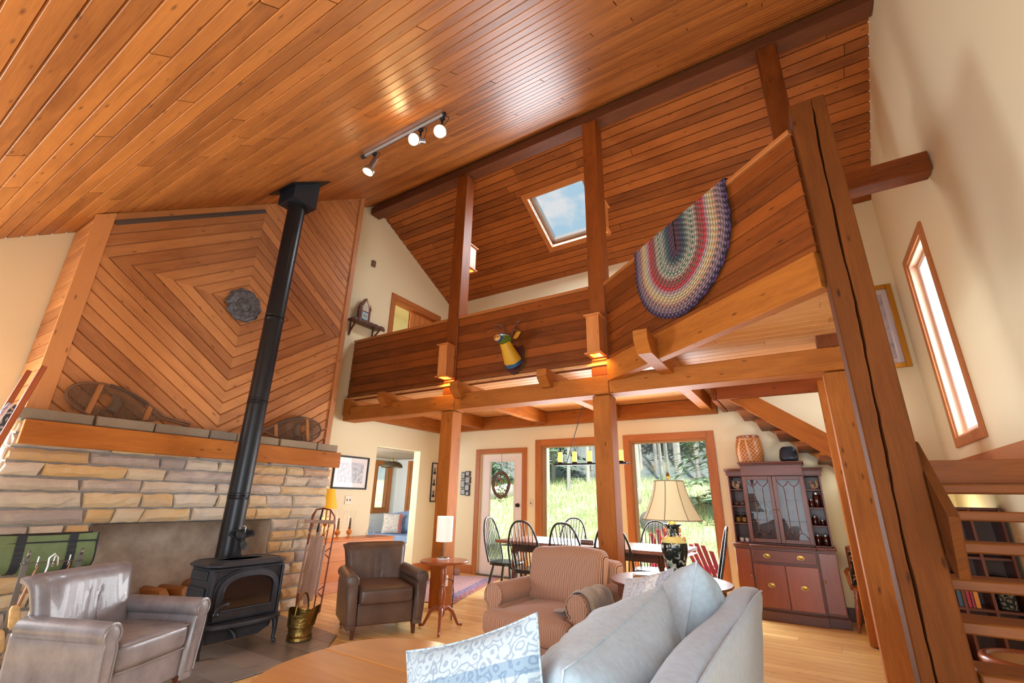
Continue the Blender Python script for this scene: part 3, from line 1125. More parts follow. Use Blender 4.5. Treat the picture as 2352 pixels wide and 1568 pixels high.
smallwin('window_4', lambda u, z, d: (SX - d, u, z), 7.3, 7.68, .98, 1.93)
smallwin('window_5', lambda u, z, d: (u, SY1 + d, z), -7.62, -6.9, .98, 1.95)
light('sunroom_daylight', 'AREA', (-7.15, 5.0, 1.45), 50, (.86, .93, 1), direction=(0, 1, 0), size=1.0, size_y=1.0)

# ================================================================== TIMBER FRAME
PX = (-3.99, -1.80, .36)
PW = .2
gpost = 'posts along the ridge'
lower = ['square timber post rising from the floor beside the small round side table', 'square timber post rising from the floor behind the striped armchair', 'square timber post rising from the floor just behind the big cracked post']
upper = ['loft post holding up the ridge nearest the stove pipe, left of the deer head', 'loft post holding up the ridge in front of the skylight', 'loft post holding up the ridge behind the braided rug, right of the skylight']
for i, x in enumerate(PX):
    mb = MB()
    mb.box((0, 0, 2.355 / 2 + .002), (PW, PW, 2.355), .006)
    solo(mb, 'timber_post', W['beam'], lower[i], 'post', (x, 4.83, 0), group=gpost)
    mb = MB()
    zt = 6.19
    mb.box((0, 0, (2.58 + zt) / 2), (PW, PW, zt - 2.58), .006)
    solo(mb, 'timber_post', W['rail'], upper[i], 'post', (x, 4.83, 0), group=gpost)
mb = MB()
q = [(4.73, 6.2), (4.73, near_z(4.73) - .03), (4.83, 6.40), (4.93, far_z(4.93) - .03), (4.93, 6.2)]
a = [mb.add((XG + .02, y, z)) for y, z in q]
b = [mb.add((XR - .01, y, z)) for y, z in q]
for i in range(5):
    j = (i + 1) % 5
    mb.face([a[i], b[i], b[j], a[j]], [(0, i * .2), (7.4, i * .2), (7.4, i * .2 + .2), (0, i * .2 + .2)], .4)
mb.face(a, [(y, z) for y, z in q], .4)
mb.face(b[::-1], [(y, z) for y, z in q[::-1]], .4)
solo(mb, 'ridge_beam', W['darkbeam'], 'long dark ridge beam under the peak of the board ceiling', 'beam', smooth=False)
# loft beams
for k, (x0, x1, lab) in enumerate(((-6.1, -3.86, 'heavy loft beam from the white gable wall to the post by the side table'), (-3.855, -1.70, 'heavy loft beam below the deer head, between two posts'), (-1.695, .47, 'heavy loft beam between the post behind the striped chair and the cracked post'))):
    mb = MB()
    mb.box(((x0 + x1) / 2, 4.83, 2.47), (x1 - x0, .24, .21), .006)
    solo(mb, 'loft_beam', W['beam'], lab, 'beam', group='beams under the loft edge')
# joists with chamfered ends
jl = ['joist end sticking out by the chimney panelling, first from the gable wall', 'joist end sticking out below the left length of railing', 'joist end sticking out just right of the left box sconce', 'joist end sticking out below the deer head, left of the right box sconce', 'joist end sticking out through the slanting railing under the braided rug']
for k, x in enumerate((-6.02, -5.10, -3.74, -2.44, -1.06)):
    mb = MB()
    y0 = 4.53 if k < 4 else 3.80
    ye = 7.02 if k < 4 else 6.9
    prof = [(y0, 2.60), (y0, 2.695), (ye, 2.695), (ye, 2.495), (4.97, 2.495), (4.955, 2.578), (4.705, 2.578), (4.70, 2.50), (y0 + .1, 2.50)] if k < 4 else [(y0, 2.60), (y0, 2.695), (ye, 2.695), (ye, 2.495), (4.97, 2.495), (4.955, 2.578), (4.705, 2.578), (4.70, 2.50), (y0 + .1, 2.50)]
    if k == 0:
        prof = [(4.68, 2.45), (4.68, 2.695), (ye, 2.695), (ye, 2.45), (4.97, 2.45), (4.955, 2.578), (4.705, 2.578), (4.70, 2.45)]
    mb.extrude(prof, .125, (x + .0625, 0, 0), (0, 1, 0), (0, 0, 1), (1, 0, 0))
    solo(mb, 'loft_joist', W['beam'], jl[k], 'joist', group='joists under the loft floor', smooth=False)
mb = MB()
mb.box((-3.5, 7.09, 2.58), (5.1, .12, .22), .004)
solo(mb, 'rim_joist', W['beam'], 'rim timber along the back wall above the door and windows', 'beam')
for x0, x1 in ((-5.035, -3.805), (-3.675, -2.505), (-2.375, -1.125)):
    pass
# loft floor decking, seen from underneath
mb = MB()
for pl in ([(-6.14, 4.72), (-.8, 4.72), (-.8, 7.15), (-6.14, 7.15)], [(-.8, 4.72), (.47, 4.72), (.47, 6.15), (-.8, 6.15)], [(-1.62, 4.72), (.22, 3.21), (.47, 3.21), (.47, 4.72)]):
    mb.planks((0, 0, 2.70), (1, 0, 0), (0, 1, 0), (0, 0, -1), pl, .13, .03, .004, .004, joint=2.2, seed=12)
struct(mb, 'floor_loft', W['deck'], smooth=False)
mb = MB()
mb.box((-.16, 6.2, 2.6), (1.3, .06, .24), .004)
mb.box((-.85, 6.66, 2.6), (.06, .9, .24), .004)
struct(mb, 'trim_stairwell', W['rail'])


# railings -----------------------------------------------------------
def railing(org, U, Nn, ln, z0, seed, label, cap_out=.03, bottom=None):
    t = thing('loft_railing', label, 'railing', group='board railings of the loft')
    m = MB()
    m.planks(org, U, (0, 0, 1), Nn, [(0, z0), (ln, z0), (ln, 3.67), (0, 3.67)], .1235, .02, .011, .007, seed=seed, v0=2.69)
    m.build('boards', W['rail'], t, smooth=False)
    U, Nn, o = Vector(U).normalized(), Vector(Nn).normalized(), Vector(org)
    m = MB()
    m.beam(o + U * .0 + Vector((0, 0, 3.695)) - Nn * .03, o + U * ln + Vector((0, 0, 3.695)) - Nn * .03, .1, .04)
    m.build('cap_rail', W['trim'], t)
    m = MB()
    m.planks(o - Nn * .06, U, (0, 0, 1), -Nn, [(0, z0), (ln, z0), (ln, 3.67), (0, 3.67)], .1235, .015, .005, .004, seed=seed + 50, v0=2.69)
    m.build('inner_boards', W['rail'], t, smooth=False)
    return t


railing((-6.11, 4.75, 0), (1, 0, 0), (0, -1, 0), 2.015, 2.69, 21, 'horizontal board railing between the gable wall and the left post')
railing((-3.885, 4.75, 0), (1, 0, 0), (0, -1, 0), 1.98, 2.69, 22, 'horizontal board railing with the painted deer head on it')
DA, DB = Vector((-1.695, 4.745, 0)), Vector((.27, 3.13, 0))
DU = (DB - DA).normalized()
DN = Vector((DU.y, -DU.x, 0))
if DN.y > 0:
    DN = -DN
DL = (DB - DA).length
dr = railing(DA, DU, DN, DL, 2.76, 23, 'slanting board railing with the braided rug hung over it')
mb = MB()
a = DA + DN * .03
mb.beam(a + Vector((0, 0, 2.63)) - DN * .05, a + DU * DL + Vector((0, 0, 2.63)) - DN * .05, .1, .25, bev=.006)
mb.build('edge_beam', W['beam'], dr)

# the big cracked post nearest the camera ------------------------------
mb = MB()
x0, x1, y0, y1, zt = .283, .482, 3.0, 3.2, 3.80
rows = 60
prev = None
gr = random.Random(5)
zs = [zt * i / rows for i in range(rows + 1)]
cf = lambda z: .27 + .10 * (z / zt) + .33 * max(0, (z / zt - .2)) + .012 * math.sin(z * 9) + .02 * math.sin(z * 3.1 + 1)
for i, z in enumerate(zs):
    cx = x0 + (x1 - x0) * cf(z) + gr.uniform(-.002, .002)
    hw = .0045 + .003 * math.sin(z * 5) ** 2
    if z > zt - .12 or z < .05:
        hw = .0015
    dpt = .05
    bv = .007
    pts = [(x0, y1), (x0, y0 + bv), (x0 + bv, y0), (cx - hw, y0), (cx, y0 + dpt), (cx + hw, y0), (x1 - bv, y0), (x1, y0 + bv), (x1, y1)]
    ids = [mb.add((p[0], p[1], z)) for p in pts]
    if prev:
        for k in range(len(pts)):
            j = (k + 1) % len(pts)
            d = .08 * k
            mb.face([prev[k], prev[j], ids[j], ids[k]], [(zs[i - 1], pts[k][0] + pts[k][1]), (zs[i - 1], pts[j][0] + pts[j][1]), (z, pts[j][0] + pts[j][1]), (z, pts[k][0] + pts[k][1])], .42)
    prev = ids
tp = [mb.add(p) for p in ((x0 + .02, y0 + .03, zt + .018), (x1 - .02, y0 + .03, zt + .018), (x1 - .02, y1 - .02, zt + .018), (x0 + .02, y1 - .02, zt + .018))]
mb.face([prev[1], prev[2], prev[3], prev[4], prev[5], prev[6], prev[7], tp[1], tp[0]], [(0, .02 * k) for k in range(9)], .42)
mb.face(tp, [(0, 0), (.2, 0), (.2, .2), (0, .2)], .42)
mb.face([prev[0], prev[1], tp[0], tp[3]], [(0, 0), (.2, 0), (.2, .02), (0, .02)], .42)
mb.face([prev[7], prev[8], tp[2], tp[1]], [(0, 0), (.2, 0), (.2, .02), (0, .02)], .42)
mb.face([prev[8], prev[0], tp[3], tp[2]], [(0, 0), (.2, 0), (.2, .02), (0, .02)], .42)
solo(mb, 'newel_post', W['post'], 'massive cracked timber post nearest the camera, at the end of the slanting railing', 'post', smooth=False)
mb = MB()
mb.box((.905, 4.77, 4.145), (.89, .18, .19), .006)
solo(mb, 'tie_beam', W['rail'], 'short timber running from the loft post into the right white wall', 'beam')
mb = MB()
mb.box((.335, 6.08, 1.29), (.16, .16, 2.56), .005)
solo(mb, 'timber_post', W['beam'], 'slim timber post under the stair landing, right of the china cabinet', 'post', group=gpost)


# ================================================================== CHIMNEY BREAST
XB = -5.5
BY0, BY1, BYC, BZC = 1.09, 4.075, 2.61, 3.43
cb = thing('chimney_breast', 'tall board-clad chimney breast with diamond pattern above the stone fireplace', 'chimney', (XB, BYC, 1.885))
OB = Vector((XB, BYC, 1.885))


def pw(mb, org, U, V, Nn, pts, width, **k):
    org, U, V = Vector(org), Vector(U).normalized(), Vector(V).normalized()
    mb.planks(org, U, V, Nn, [((Vector(p) - org).dot(U), (Vector(p) - org).dot(V)) for p in pts], width, **k)


mb = MB()
ctr = Vector((0, 0, BZC - 1.885))
y0, y1 = 1.20 - BYC, 4.0 - BYC
zc, zb = BZC - 1.885, 0.0
tz = lambda y: near_z(y + BYC) - 1.885 - .004
pw(mb, ctr, (0, 1, .7), (0, -.7, 1), (1, 0, 0), [(0, y0, zc), (0, 0, zc), (0, 0, tz(0)), (0, y0, tz(y0))], .11, seed=41, gap=.008, ch=.006)
pw(mb, ctr, (0, 1, -.7), (0, .7, 1), (1, 0, 0), [(0, 0, zc), (0, y1, zc), (0, y1, tz(y1)), (0, 0, tz(0))], .11, seed=42, gap=.008, ch=.006)
pw(mb, ctr, (0, 1, -.7), (0, -.7, -1), (1, 0, 0), [(0, y0, zc), (0, 0, zc), (0, 0, zb), (0, y0, zb)], .11, seed=43, gap=.008, ch=.006)
pw(mb, ctr, (0, 1, .7), (0, .7, -1), (1, 0, 0), [(0, 0, zc), (0, y1, zc), (0, y1, zb), (0, 0, zb)], .11, seed=44, gap=.008, ch=.006)
mb.build('boards', W['panel'], cb, smooth=False)
mb = MB()
yl = BY0 - BYC
pw(mb, (0, yl + .0, 0), (1, 0, 0), (0, 0, 1), (0, -1, 0), [(-.63, yl, 0), (.0, yl, 0), (.0, yl, tz(yl) - .01), (-.63, yl, tz(yl) - .01)], .125, seed=45, gap=.008, ch=.003)
mb.build('return_boards', W['panel'], cb, smooth=False)
mb = MB()
def strip(a, b, lab):
    za, zb_ = tz(a), tz(b)
    m = MB()
    m.extrude([(a, 0), (b, 0), (b, zb_ - .005), (a, za - .005)], .024, (.022, 0, 0), (0, 1, 0), (0, 0, 1), (1, 0, 0), bev=0)
    m.uv = [[(v, u) for u, v in f] for f in m.uv]
    m.build('corner_trim', W['panel'], cb, smooth=False)
strip(yl - .02, yl + .12, '')
strip(4.0 - BYC, 4.075 - BYC, '')
mb = MB()
U = Vector((0, 1, .7)).normalized()
V = Vector((0, -.7, 1)).normalized()
p0 = Vector((.004, 1.225 - BYC, 3.80 - 1.885))
p1 = Vector((.004, 2.60 - BYC, 3.80 + 1.375 * .7 - 1.885))
mb.beam(p0, p1, .008, .052, V, .001, r=.2)
for i in range(70):
    c = p0 + (p1 - p0) * ((i + .5) / 70) + Vector((.005, 0, 0))
    mb.beam(c - V * .02, c + V * .02, .006, .006, U, .001, r=.2)
mb.build('vent_grille', P['darksteel'], cb)

# ================================================================== STONE FIREPLACE
fp = thing('stone_fireplace', 'long fieldstone fireplace with a deep rendered firebox behind the stove', 'fireplace', (-5.7, 2.5, 0))
FX = -5.295
def fpo(m, name, mat, **k):
    o = m.build(name, mat, None, **k)
    o.parent = fp
    o.matrix_parent_inverse = Matrix.Translation((5.7, -2.5, 0))
    return o
OY0, OY1, OZ = 1.68, 3.31, .985
mb = MB()
for (ya, yb, za, zb2) in ((1.03, OY0, .0, 1.87), (OY1, 3.985, .0, 1.87), (OY0, OY1, OZ, 1.87)):
    mb.box(((FX - 6.13) / 2, (ya + yb) / 2, (za + zb2) / 2 + .001), (6.13 + FX, yb - ya, zb2 - za), .002)
mb.box((-6.04, (OY0 + OY1) / 2, OZ / 2), (.18, OY1 - OY0, OZ), .002)
fpo(mb, 'mortar_core', P['mortar'])
mb = MB()
mb.poly([(-5.94, OY0, .02), (-5.94, OY1, .02), (-5.94, OY1, OZ), (-5.94, OY0, OZ)])
mb.poly([(-5.94, OY0 + .004, .02), (FX + .01, OY0 + .004, .02), (FX + .01, OY0 + .004, OZ), (-5.94, OY0 + .004, OZ)])
mb.poly([(-5.94, OY1 - .004, .02), (FX + .01, OY1 - .004, .02), (FX + .01, OY1 - .004, OZ), (-5.94, OY1 - .004, OZ)])
mb.poly([(-5.94, OY0, OZ - .004), (FX + .01, OY0, OZ - .004), (FX + .01, OY1, OZ - .004), (-5.94, OY1, OZ - .004)])
mb.box((-5.62, (OY0 + OY1) / 2, .14), (.65, OY1 - OY0 - .01, .28), .004)
fpo(mb, 'firebox', P['plaster'], smooth=False)
# stones
g = random.Random(11)
mb = MB()
def stone(ya, yb, za, zb2, x, depth=.09, axis='y'):
    n = max(3, int((yb - ya) / .06))
    k = g.uniform(-.016, .016)
    k2 = g.uniform(-.016, .016)
    j = lambda a=.005: g.uniform(-a, a)
    pts = [(ya + (yb - ya) * i / n + (k if i == 0 else k2 if i == n else 0) + j(), za + j(.006)) for i in range(n + 1)]
    pts += [(yb - (yb - ya) * i / n + (-k2 if i == 0 else -k if i == n else 0) + j(), zb2 + j(.006)) for i in range(n + 1)]
    if axis == 'y':
        xo, r = x + g.uniform(-.008, .014), g.random()
        mb.extrude(pts, depth, (xo - .012, 0, 0), (0, 1, 0), (0, 0, 1), (1, 0, 0), bev=.008, r=r)
        # hewn face: facets that rise towards a broken ridge
        nn = n + 1
        fr = [mb.add((xo - .0115, ya + (p[0] - ya) * .985 + .004, (za + zb2) / 2 + (p[1] - (za + zb2) / 2) * .86)) for p in pts]
        cz = (za + zb2) / 2
        lo, hi = [], []
        for i in range(nn):
            yy = ya + .012 + (yb - ya - .024) * i / n
            e = .3 if i in (0, n) else 1
            lo.append(mb.add((xo + g.uniform(.0, .014) * e, yy + j(.006), cz - (zb2 - za) * g.uniform(.1, .26))))
            hi.append(mb.add((xo + g.uniform(.0, .014) * e, yy + j(.006), cz + (zb2 - za) * g.uniform(.1, .26))))
        Z = [(0, 0)] * 4
        for i in range(n):
            mb.face([fr[i], fr[i + 1], lo[i + 1], lo[i]], Z, r)
            mb.face([lo[i], lo[i + 1], hi[i + 1], hi[i]], Z, r)
            a_, b_ = fr[2 * n + 1 - i], fr[2 * n - i]
            mb.face([hi[i], hi[i + 1], b_, a_], Z, r)
        mb.face([fr[0], lo[0], hi[0], fr[2 * n + 1]], Z, r)
        mb.face([fr[n], fr[n + 1], hi[n], lo[n]], Z, r)
    else:
        mb.extrude(pts, depth, (0, x, 0), (1, 0, 0), (0, 0, 1), (0, -1, 0), bev=.010, r=g.random())
def row(ya, yb, za, zb2, x, lo=.2, hi=.75, **k):
    y = ya
    while y < yb - .02:
        l = min(g.uniform(lo, hi), yb - y)
        if yb - y - l < .12:
            l = yb - y
        stone(y + .008, y + l - .008, za + .008, zb2 - .008, x, **k)
        y += l
zs = [0.0]
while zs[-1] < 1.55:
    zs.append(zs[-1] + g.uniform(.1, .135))
sc_ = OZ / min(zs, key=lambda z: abs(z - OZ))
zs = [z * sc_ for z in zs]
zs = [z for z in zs if z < 1.6] + [1.68, 1.79]
for za, zb2 in zip(zs, zs[1:]):
    if zb2 <= OZ + .01:
        row(1.01, OY0 - .005, za, zb2, FX + .03, .14, .36)
        row(OY1 + .005, 4.0, za, zb2, FX + .03, .14, .36)
    else:
        row(1.01, 4.0, za, zb2, FX + .03)
    row(-6.1, FX + .02, za, zb2, 1.0, .16, .4, axis='x', depth=.05)
fpo(mb, 'stone_facing', P['stone'], smooth=False)
mb = MB()
y = .98
while y < 4.03:
    l = min(g.uniform(.25, .55), 4.04 - y)
    if 4.04 - y - l < .14:
        l = 4.04 - y
    n = 5
    pts = [(y + .006 + g.uniform(0, .01), 1.795), (y + l - .008, 1.795), (y + l - .006, 1.88)] + [(y + l - l * i / n, 1.884 + g.uniform(-.004, .002)) for i in range(1, n)] + [(y + .006, 1.88)]
    mb.extrude(pts, .30, (-5.245 + g.uniform(-.01, .01), 0, 0), (0, 1, 0), (0, 0, 1), (1, 0, 0), bev=.008, r=g.uniform(.0, .6))
    y += l
fpo(mb, 'capstones', P['cap'], smooth=False)
mb = MB()
mb.box((-5.225, 2.555, 1.692), (.055, 3.03, .19), .004, r=.6)
fpo(mb, 'mantel_board', W['beam'])
del zs
# ------------------------------------------------------------------ wood stove
st = thing('wood_stove', 'black cast iron wood stove with arched glass door on the slate hearth', 'stove', (-4.49, 2.585, .013), PI / 2)
mb = MB()
def oct8(w_, d_, c):
    return [(-w_ + c, -d_), (w_ - c, -d_), (w_, -d_ + c), (w_, d_ - c), (w_ - c, d_), (-w_ + c, d_), (-w_, d_ - c), (-w_, -d_ + c)]
lv = [(.335, .20, .07, .645), (.355, .225, .08, .655), (.355, .225, .08, .668), (.325, .195, .07, .690), (.31, .18, .065, .690), (.305, .175, .063, .686)]
ids = [[mb.add((x, y, z)) for x, y in oct8(a, b, c)] for a, b, c, z in lv]
for i in range(len(ids) - 1):
    for k in range(8):
        j = (k + 1) % 8
        mb.face([ids[i][k], ids[i][j], ids[i + 1][j], ids[i + 1][k]], [(0, 0)] * 4)
mb.face(ids[0][::-1], [(0, 0)] * 8)
mb.face(ids[-1], [(0, 0)] * 8)
mb.build('top_plate', P['stove'], st, angle=25)
mb = MB()
mb.lathe([(.085, 0), (.085, .004), (.078, .004), (.078, .002)], 32, (0, 0, .684), Matrix.Diagonal((2.4, 1.1, 1)))
mb.build('griddle', P['stove'], st)
mb = MB()
lv = [(.29, .165, .02, .13), (.315, .185, .03, .22), (.315, .185, .03, .63), (.325, .19, .03, .646)]
ids = [[mb.add((x, y, z)) for x, y in oct8(a, b, c)] for a, b, c, z in lv]
for i in range(len(ids) - 1):
    for k in range(8):
        j = (k + 1) % 8
        mb.face([ids[i][k], ids[i][j], ids[i + 1][j], ids[i + 1][k]], [(0, 0)] * 4)
mb.face(ids[0][::-1], [(0, 0)] * 8)
mb.build('firebox_body', P['stove'], st, angle=25)
# front frame: mouldings and arch
def arch(w_, h0, h1, n=20):
    pts = [(-w_, h0), (w_, h0)]
    k = .55
    zs_ = h1 - (h1 - h0) * .45
    for i in range(n + 1):
        a = PI * i / n
        pts.append((w_ * math.copysign(abs(math.cos(a)) ** .8, math.cos(a)), zs_ + (h1 - zs_) * math.sin(a) ** .9))
    return pts
mb = MB()
mb.extrude(arch(.285, .235, .628), .03, (0, -.2, 0), (1, 0, 0), (0, 0, 1), (0, -1, 0), bev=.006)
for sx in (-1, 1):
    mb.box((sx * .303, -.19, .42), (.022, .03, .40), .003)
mb.box((0, -.192, .632), (.62, .02, .016), .003)
mb.build('front_frame', P['stove'], st, angle=30)
mb = MB()
outer, inner = arch(.268, .255, .612), arch(.222, .322, .572)
n = len(outer)
for d0, d1, a, b in ((-.222, -.222, outer, inner),):
    io = [mb.add((p[0], -.222, p[1])) for p in outer]
    ii = [mb.add((p[0], -.226, p[1])) for p in inner]
    ib = [mb.add((p[0] * .97, -.205, p[1] * .985 + .006)) for p in inner]
    ob = [mb.add((p[0] * 1.02, -.198, p[1])) for p in outer]
    for i in range(n):
        j = (i + 1) % n
        mb.face([io[i], io[j], ii[j], ii[i]], [(0, 0)] * 4)
        mb.face([ii[i], ii[j], ib[j], ib[i]], [(0, 0)] * 4)
        mb.face([ob[i], ob[j], io[j], io[i]], [(0, 0)] * 4)
mb.tube([(p[0] * 1.0, -.224, p[1]) for p in inner], .008, 8, closed=True)
dr_ = mb.build('door', P['stove'], st, angle=30)
mb = MB()
mb.poly([(p[0], -.212, p[1]) for p in inner])
mb.build('door_glass', plain('stove_glass', S(36, 28, 26), .12, coat=.6), dr_, smooth=False)
mb = MB()
mb.tube([(-.235, -.235, .30), (-.262, -.262, .305), (-.285, -.27, .32), (-.275, -.272, .355), (-.235, -.272, .375), (-.2, -.27, .378)], [.012, .011, .011, .010, .010, .012], 10)
mb.lathe([(0, -.018), (.014, -.012), (.018, 0), (.014, .012), (0, .018)], 12, (-.196, -.27, .378))
mb.lathe([(0, -.022), (.018, -.014), (.023, 0), (.018, .014), (0, .022)], 12, (-.275, -.268, .312))
mb.build('handle', P['stove'], dr_)
# side panel with raised gothic arch
for sx in (-1, 1):
    mb = MB()
    mb.box((sx * .32, .02, .585), (.014, .26, .075), .005)
    mb.box((sx * .322, .02, .36), (.02, .27, .27), .006)
    mb.box((sx * .332, .02, .36), (.012, .22, .22), .008)
    pts = [(sx * .338, .02 + .07 * math.cos(a), .27 + .16 * math.sin(a) ** .8) for a in [PI * i / 12 for i in range(13)]]
    mb.tube(pts, .004, 6)
    mb.build('side_panel', P['stove'], st, angle=30)
# ash lip
mb = MB()
pts = [(-.33, -.18), (.33, -.18), (.325, -.23)] + [(.30 * math.cos(a), -.25 - .075 * math.sin(a)) for a in [PI * i / 12 for i in range(13)]] + [(-.325, -.23)]
mb.extrude(pts, .028, (0, 0, .235), (1, 0, 0), (0, 1, 0), (0, 0, 1), bev=.008)
mb.build('ash_lip', P['stove'], st, angle=30)
mb = MB()
mb.extrude([(-.27, .205), (.27, .205), (.27, .13), (.18, .085), (-.27, .085)], .30, (0, -.17, 0), (1, 0, 0), (0, 0, 1), (0, -1, 0), bev=.004)
mb.build('ash_pan', P['stove'], st, angle=30)
mb = MB()
mb.tube([(-.1, -.17, .17), (-.08, -.2, .16), (-.06, -.215, .13), (-.055, -.22, .105)], [.012, .013, .015, .018], 10)
mb.build('air_lever', P['stove'], st)
for sx in (-1, 1):
    for sy in (-1, 1):
        mb = MB()
        mb.tube([(sx * .295, sy * .17 , .22), (sx * .312, sy * .19, .17), (sx * .316, sy * .195, .09), (sx * .312, sy * .193, .03), (sx * .318, sy * .21, .010), (sx * .322, sy * .225, .008)], [.034, .026, .017, .014, .018, .007], 10)
        mb.build('leg', P['stove'], st)
# heat powered fan on the stove
fn = thing('stove_fan', 'small black heat-powered fan standing on the stove top', 'fan', (-4.585, 2.60, .70), R(75))
mb = MB()
mb.box((0, 0, .004), (.16, .09, .007), .002)
mb.build('base', P['black'], fn)
mb = MB()
mb.extrude([(-.03, .0), (.035, .0), (.022, .03), (.02, .07), (.03, .11), (.03, .135), (-.02, .135), (-.026, .11), (-.02, .06)], .03, (0, -.012, .007), (1, 0, 0), (0, 0, 1), (0, -1, 0), bev=.003)
mb.build('stem', P['black'], fn)
mb = MB()
for i in range(8):
    a = R(-68 + 136 * i / 7)
    p = Vector((math.sin(a) * .03, 0, .175 + math.cos(a) * .01))
    q = Vector((math.sin(a) * .115, 0, .19 + math.cos(a) * .05))
    mb.beam(p, q, .045, .005, (0, 1, 0), .001)
mb.box((0, 0, .175), (.07, .05, .07), .008)
mb.build('cooling_fins', P['black'], fn)
mb = MB()
for k in range(2):
    m_ = RY(R(62 + 180 * k))
    mb.sheet(lambda u, v: m_ @ Vector((.012 + .085 * u, -.035 + (v - .5) * .02, (v - .5) * (.03 + .035 * math.sin(PI * min(1, u * 1.1))))) + Vector((.0, -.012, .15)), 8, 4)
mb.lathe([(.012, 0), (.012, .03), (0, .034)], 12, (0, -.03, .15), RX(PI / 2))
mb.build('blade', P['black'], fn)
mb = MB()
mb.tube([(-.025, 0, .205), (-.025, 0, .26), (-.018, 0, .266), (.018, 0, .266), (.025, 0, .26), (.025, 0, .205)], .0035, 6)
mb.build('carry_loop', P['steel'], fn)
# stovepipe
PXX, PYY = -4.85, 2.645
pp = thing('stovepipe', 'tall black stovepipe rising from the stove to the ceiling box', 'pipe', (PXX, PYY, .30))
mb = MB()
for k, (a, b) in enumerate(((0.0, .95), (.95, 1.9), (1.9, 2.85), (2.85, 4.33))):
    mb.lathe([(.098, a), (.098, b - .005)] if k == 0 else [(.101, a - .03), (.101, a - .022), (.098, a - .02), (.098, b - .005)], 40, cap=False)
    if k:
        for z in (a - .045, a - .035, a + .01):
            mb.lathe([(.0985, z - .004), (.101, z), (.0985, z + .004)], 40, cap=False)
mb.build('pipe_sections', P['pipe'], pp)
mb = MB()
mb.tube([(.0, .0, .12), (-.1, 0, .06), (-.2, 0, .02)], .096, 24)
mb.build('elbow', P['pipe'], pp)
mb = MB()
hx = .155
zb_, f = 4.62 - .30, lambda y: near_z(PYY + y) - .30 - .012
v = [(-hx, -hx, zb_), (hx, -hx, zb_), (hx, hx, zb_), (-hx, hx, zb_), (-hx, -hx, f(-hx)), (hx, -hx, f(-hx)), (hx, hx, f(hx)), (-hx, hx, f(hx))]
for q in ((0, 3, 2, 1), (0, 1, 5, 4), (1, 2, 6, 5), (2, 3, 7, 6), (3, 0, 4, 7)):
    mb.poly([v[i] for i in q])
mb.build('support_box', plain('black_enamel', S(46, 52, 60), .3, metal=.3), pp, smooth=False)
mb = MB()
e = .24
q = [(-e, -e), (e, -e), (e, e), (-e, e)]
mb.poly([(x, y, f(y) + .001) for x, y in q])
mb.poly([(x, y, f(y) + .006) for x, y in q])
for i in range(4):
    a, b = q[i], q[(i + 1) % 4]
    mb.poly([(a[0], a[1], f(a[1]) + .001), (b[0], b[1], f(b[1]) + .001), (b[0], b[1], f(b[1]) + .006), (a[0], a[1], f(a[1]) + .006)])
mb.build('ceiling_flange', P['black'], pp, smooth=False)
mb = MB()
mb.lathe([(.102, zb_ - .025), (.115, zb_ - .022), (.118, zb_ - .002)], 32, cap=False)
mb.build('collar', P['pipe'], pp)

# logs in the firebox
for i, (y, r_, rr) in enumerate(((2.40, .05, .1), (2.56, .045, .25), (2.74, .055, -.1))):
    mb = MB()
    g2 = random.Random(i)
    prof = [(0, -.17), (.9 * r_, -.17), (r_, -.16), (r_, .16), (.9 * r_, .17), (0, .17)]
    mb.lathe(prof, 9, (0, 0, r_), RZ(rr) @ RY(PI / 2), fn=lambda t, z: 1 + .18 * math.sin(2 * t + i) + .08 * math.sin(5 * t))
    solo(mb, 'firewood_log', W['ash'], ['split log in the firebox, leftmost', 'split log in the firebox, middle one', 'split log in the firebox, nearest the stove'][i], 'log', (-5.55, y, .285), 0, group='split logs in the firebox')

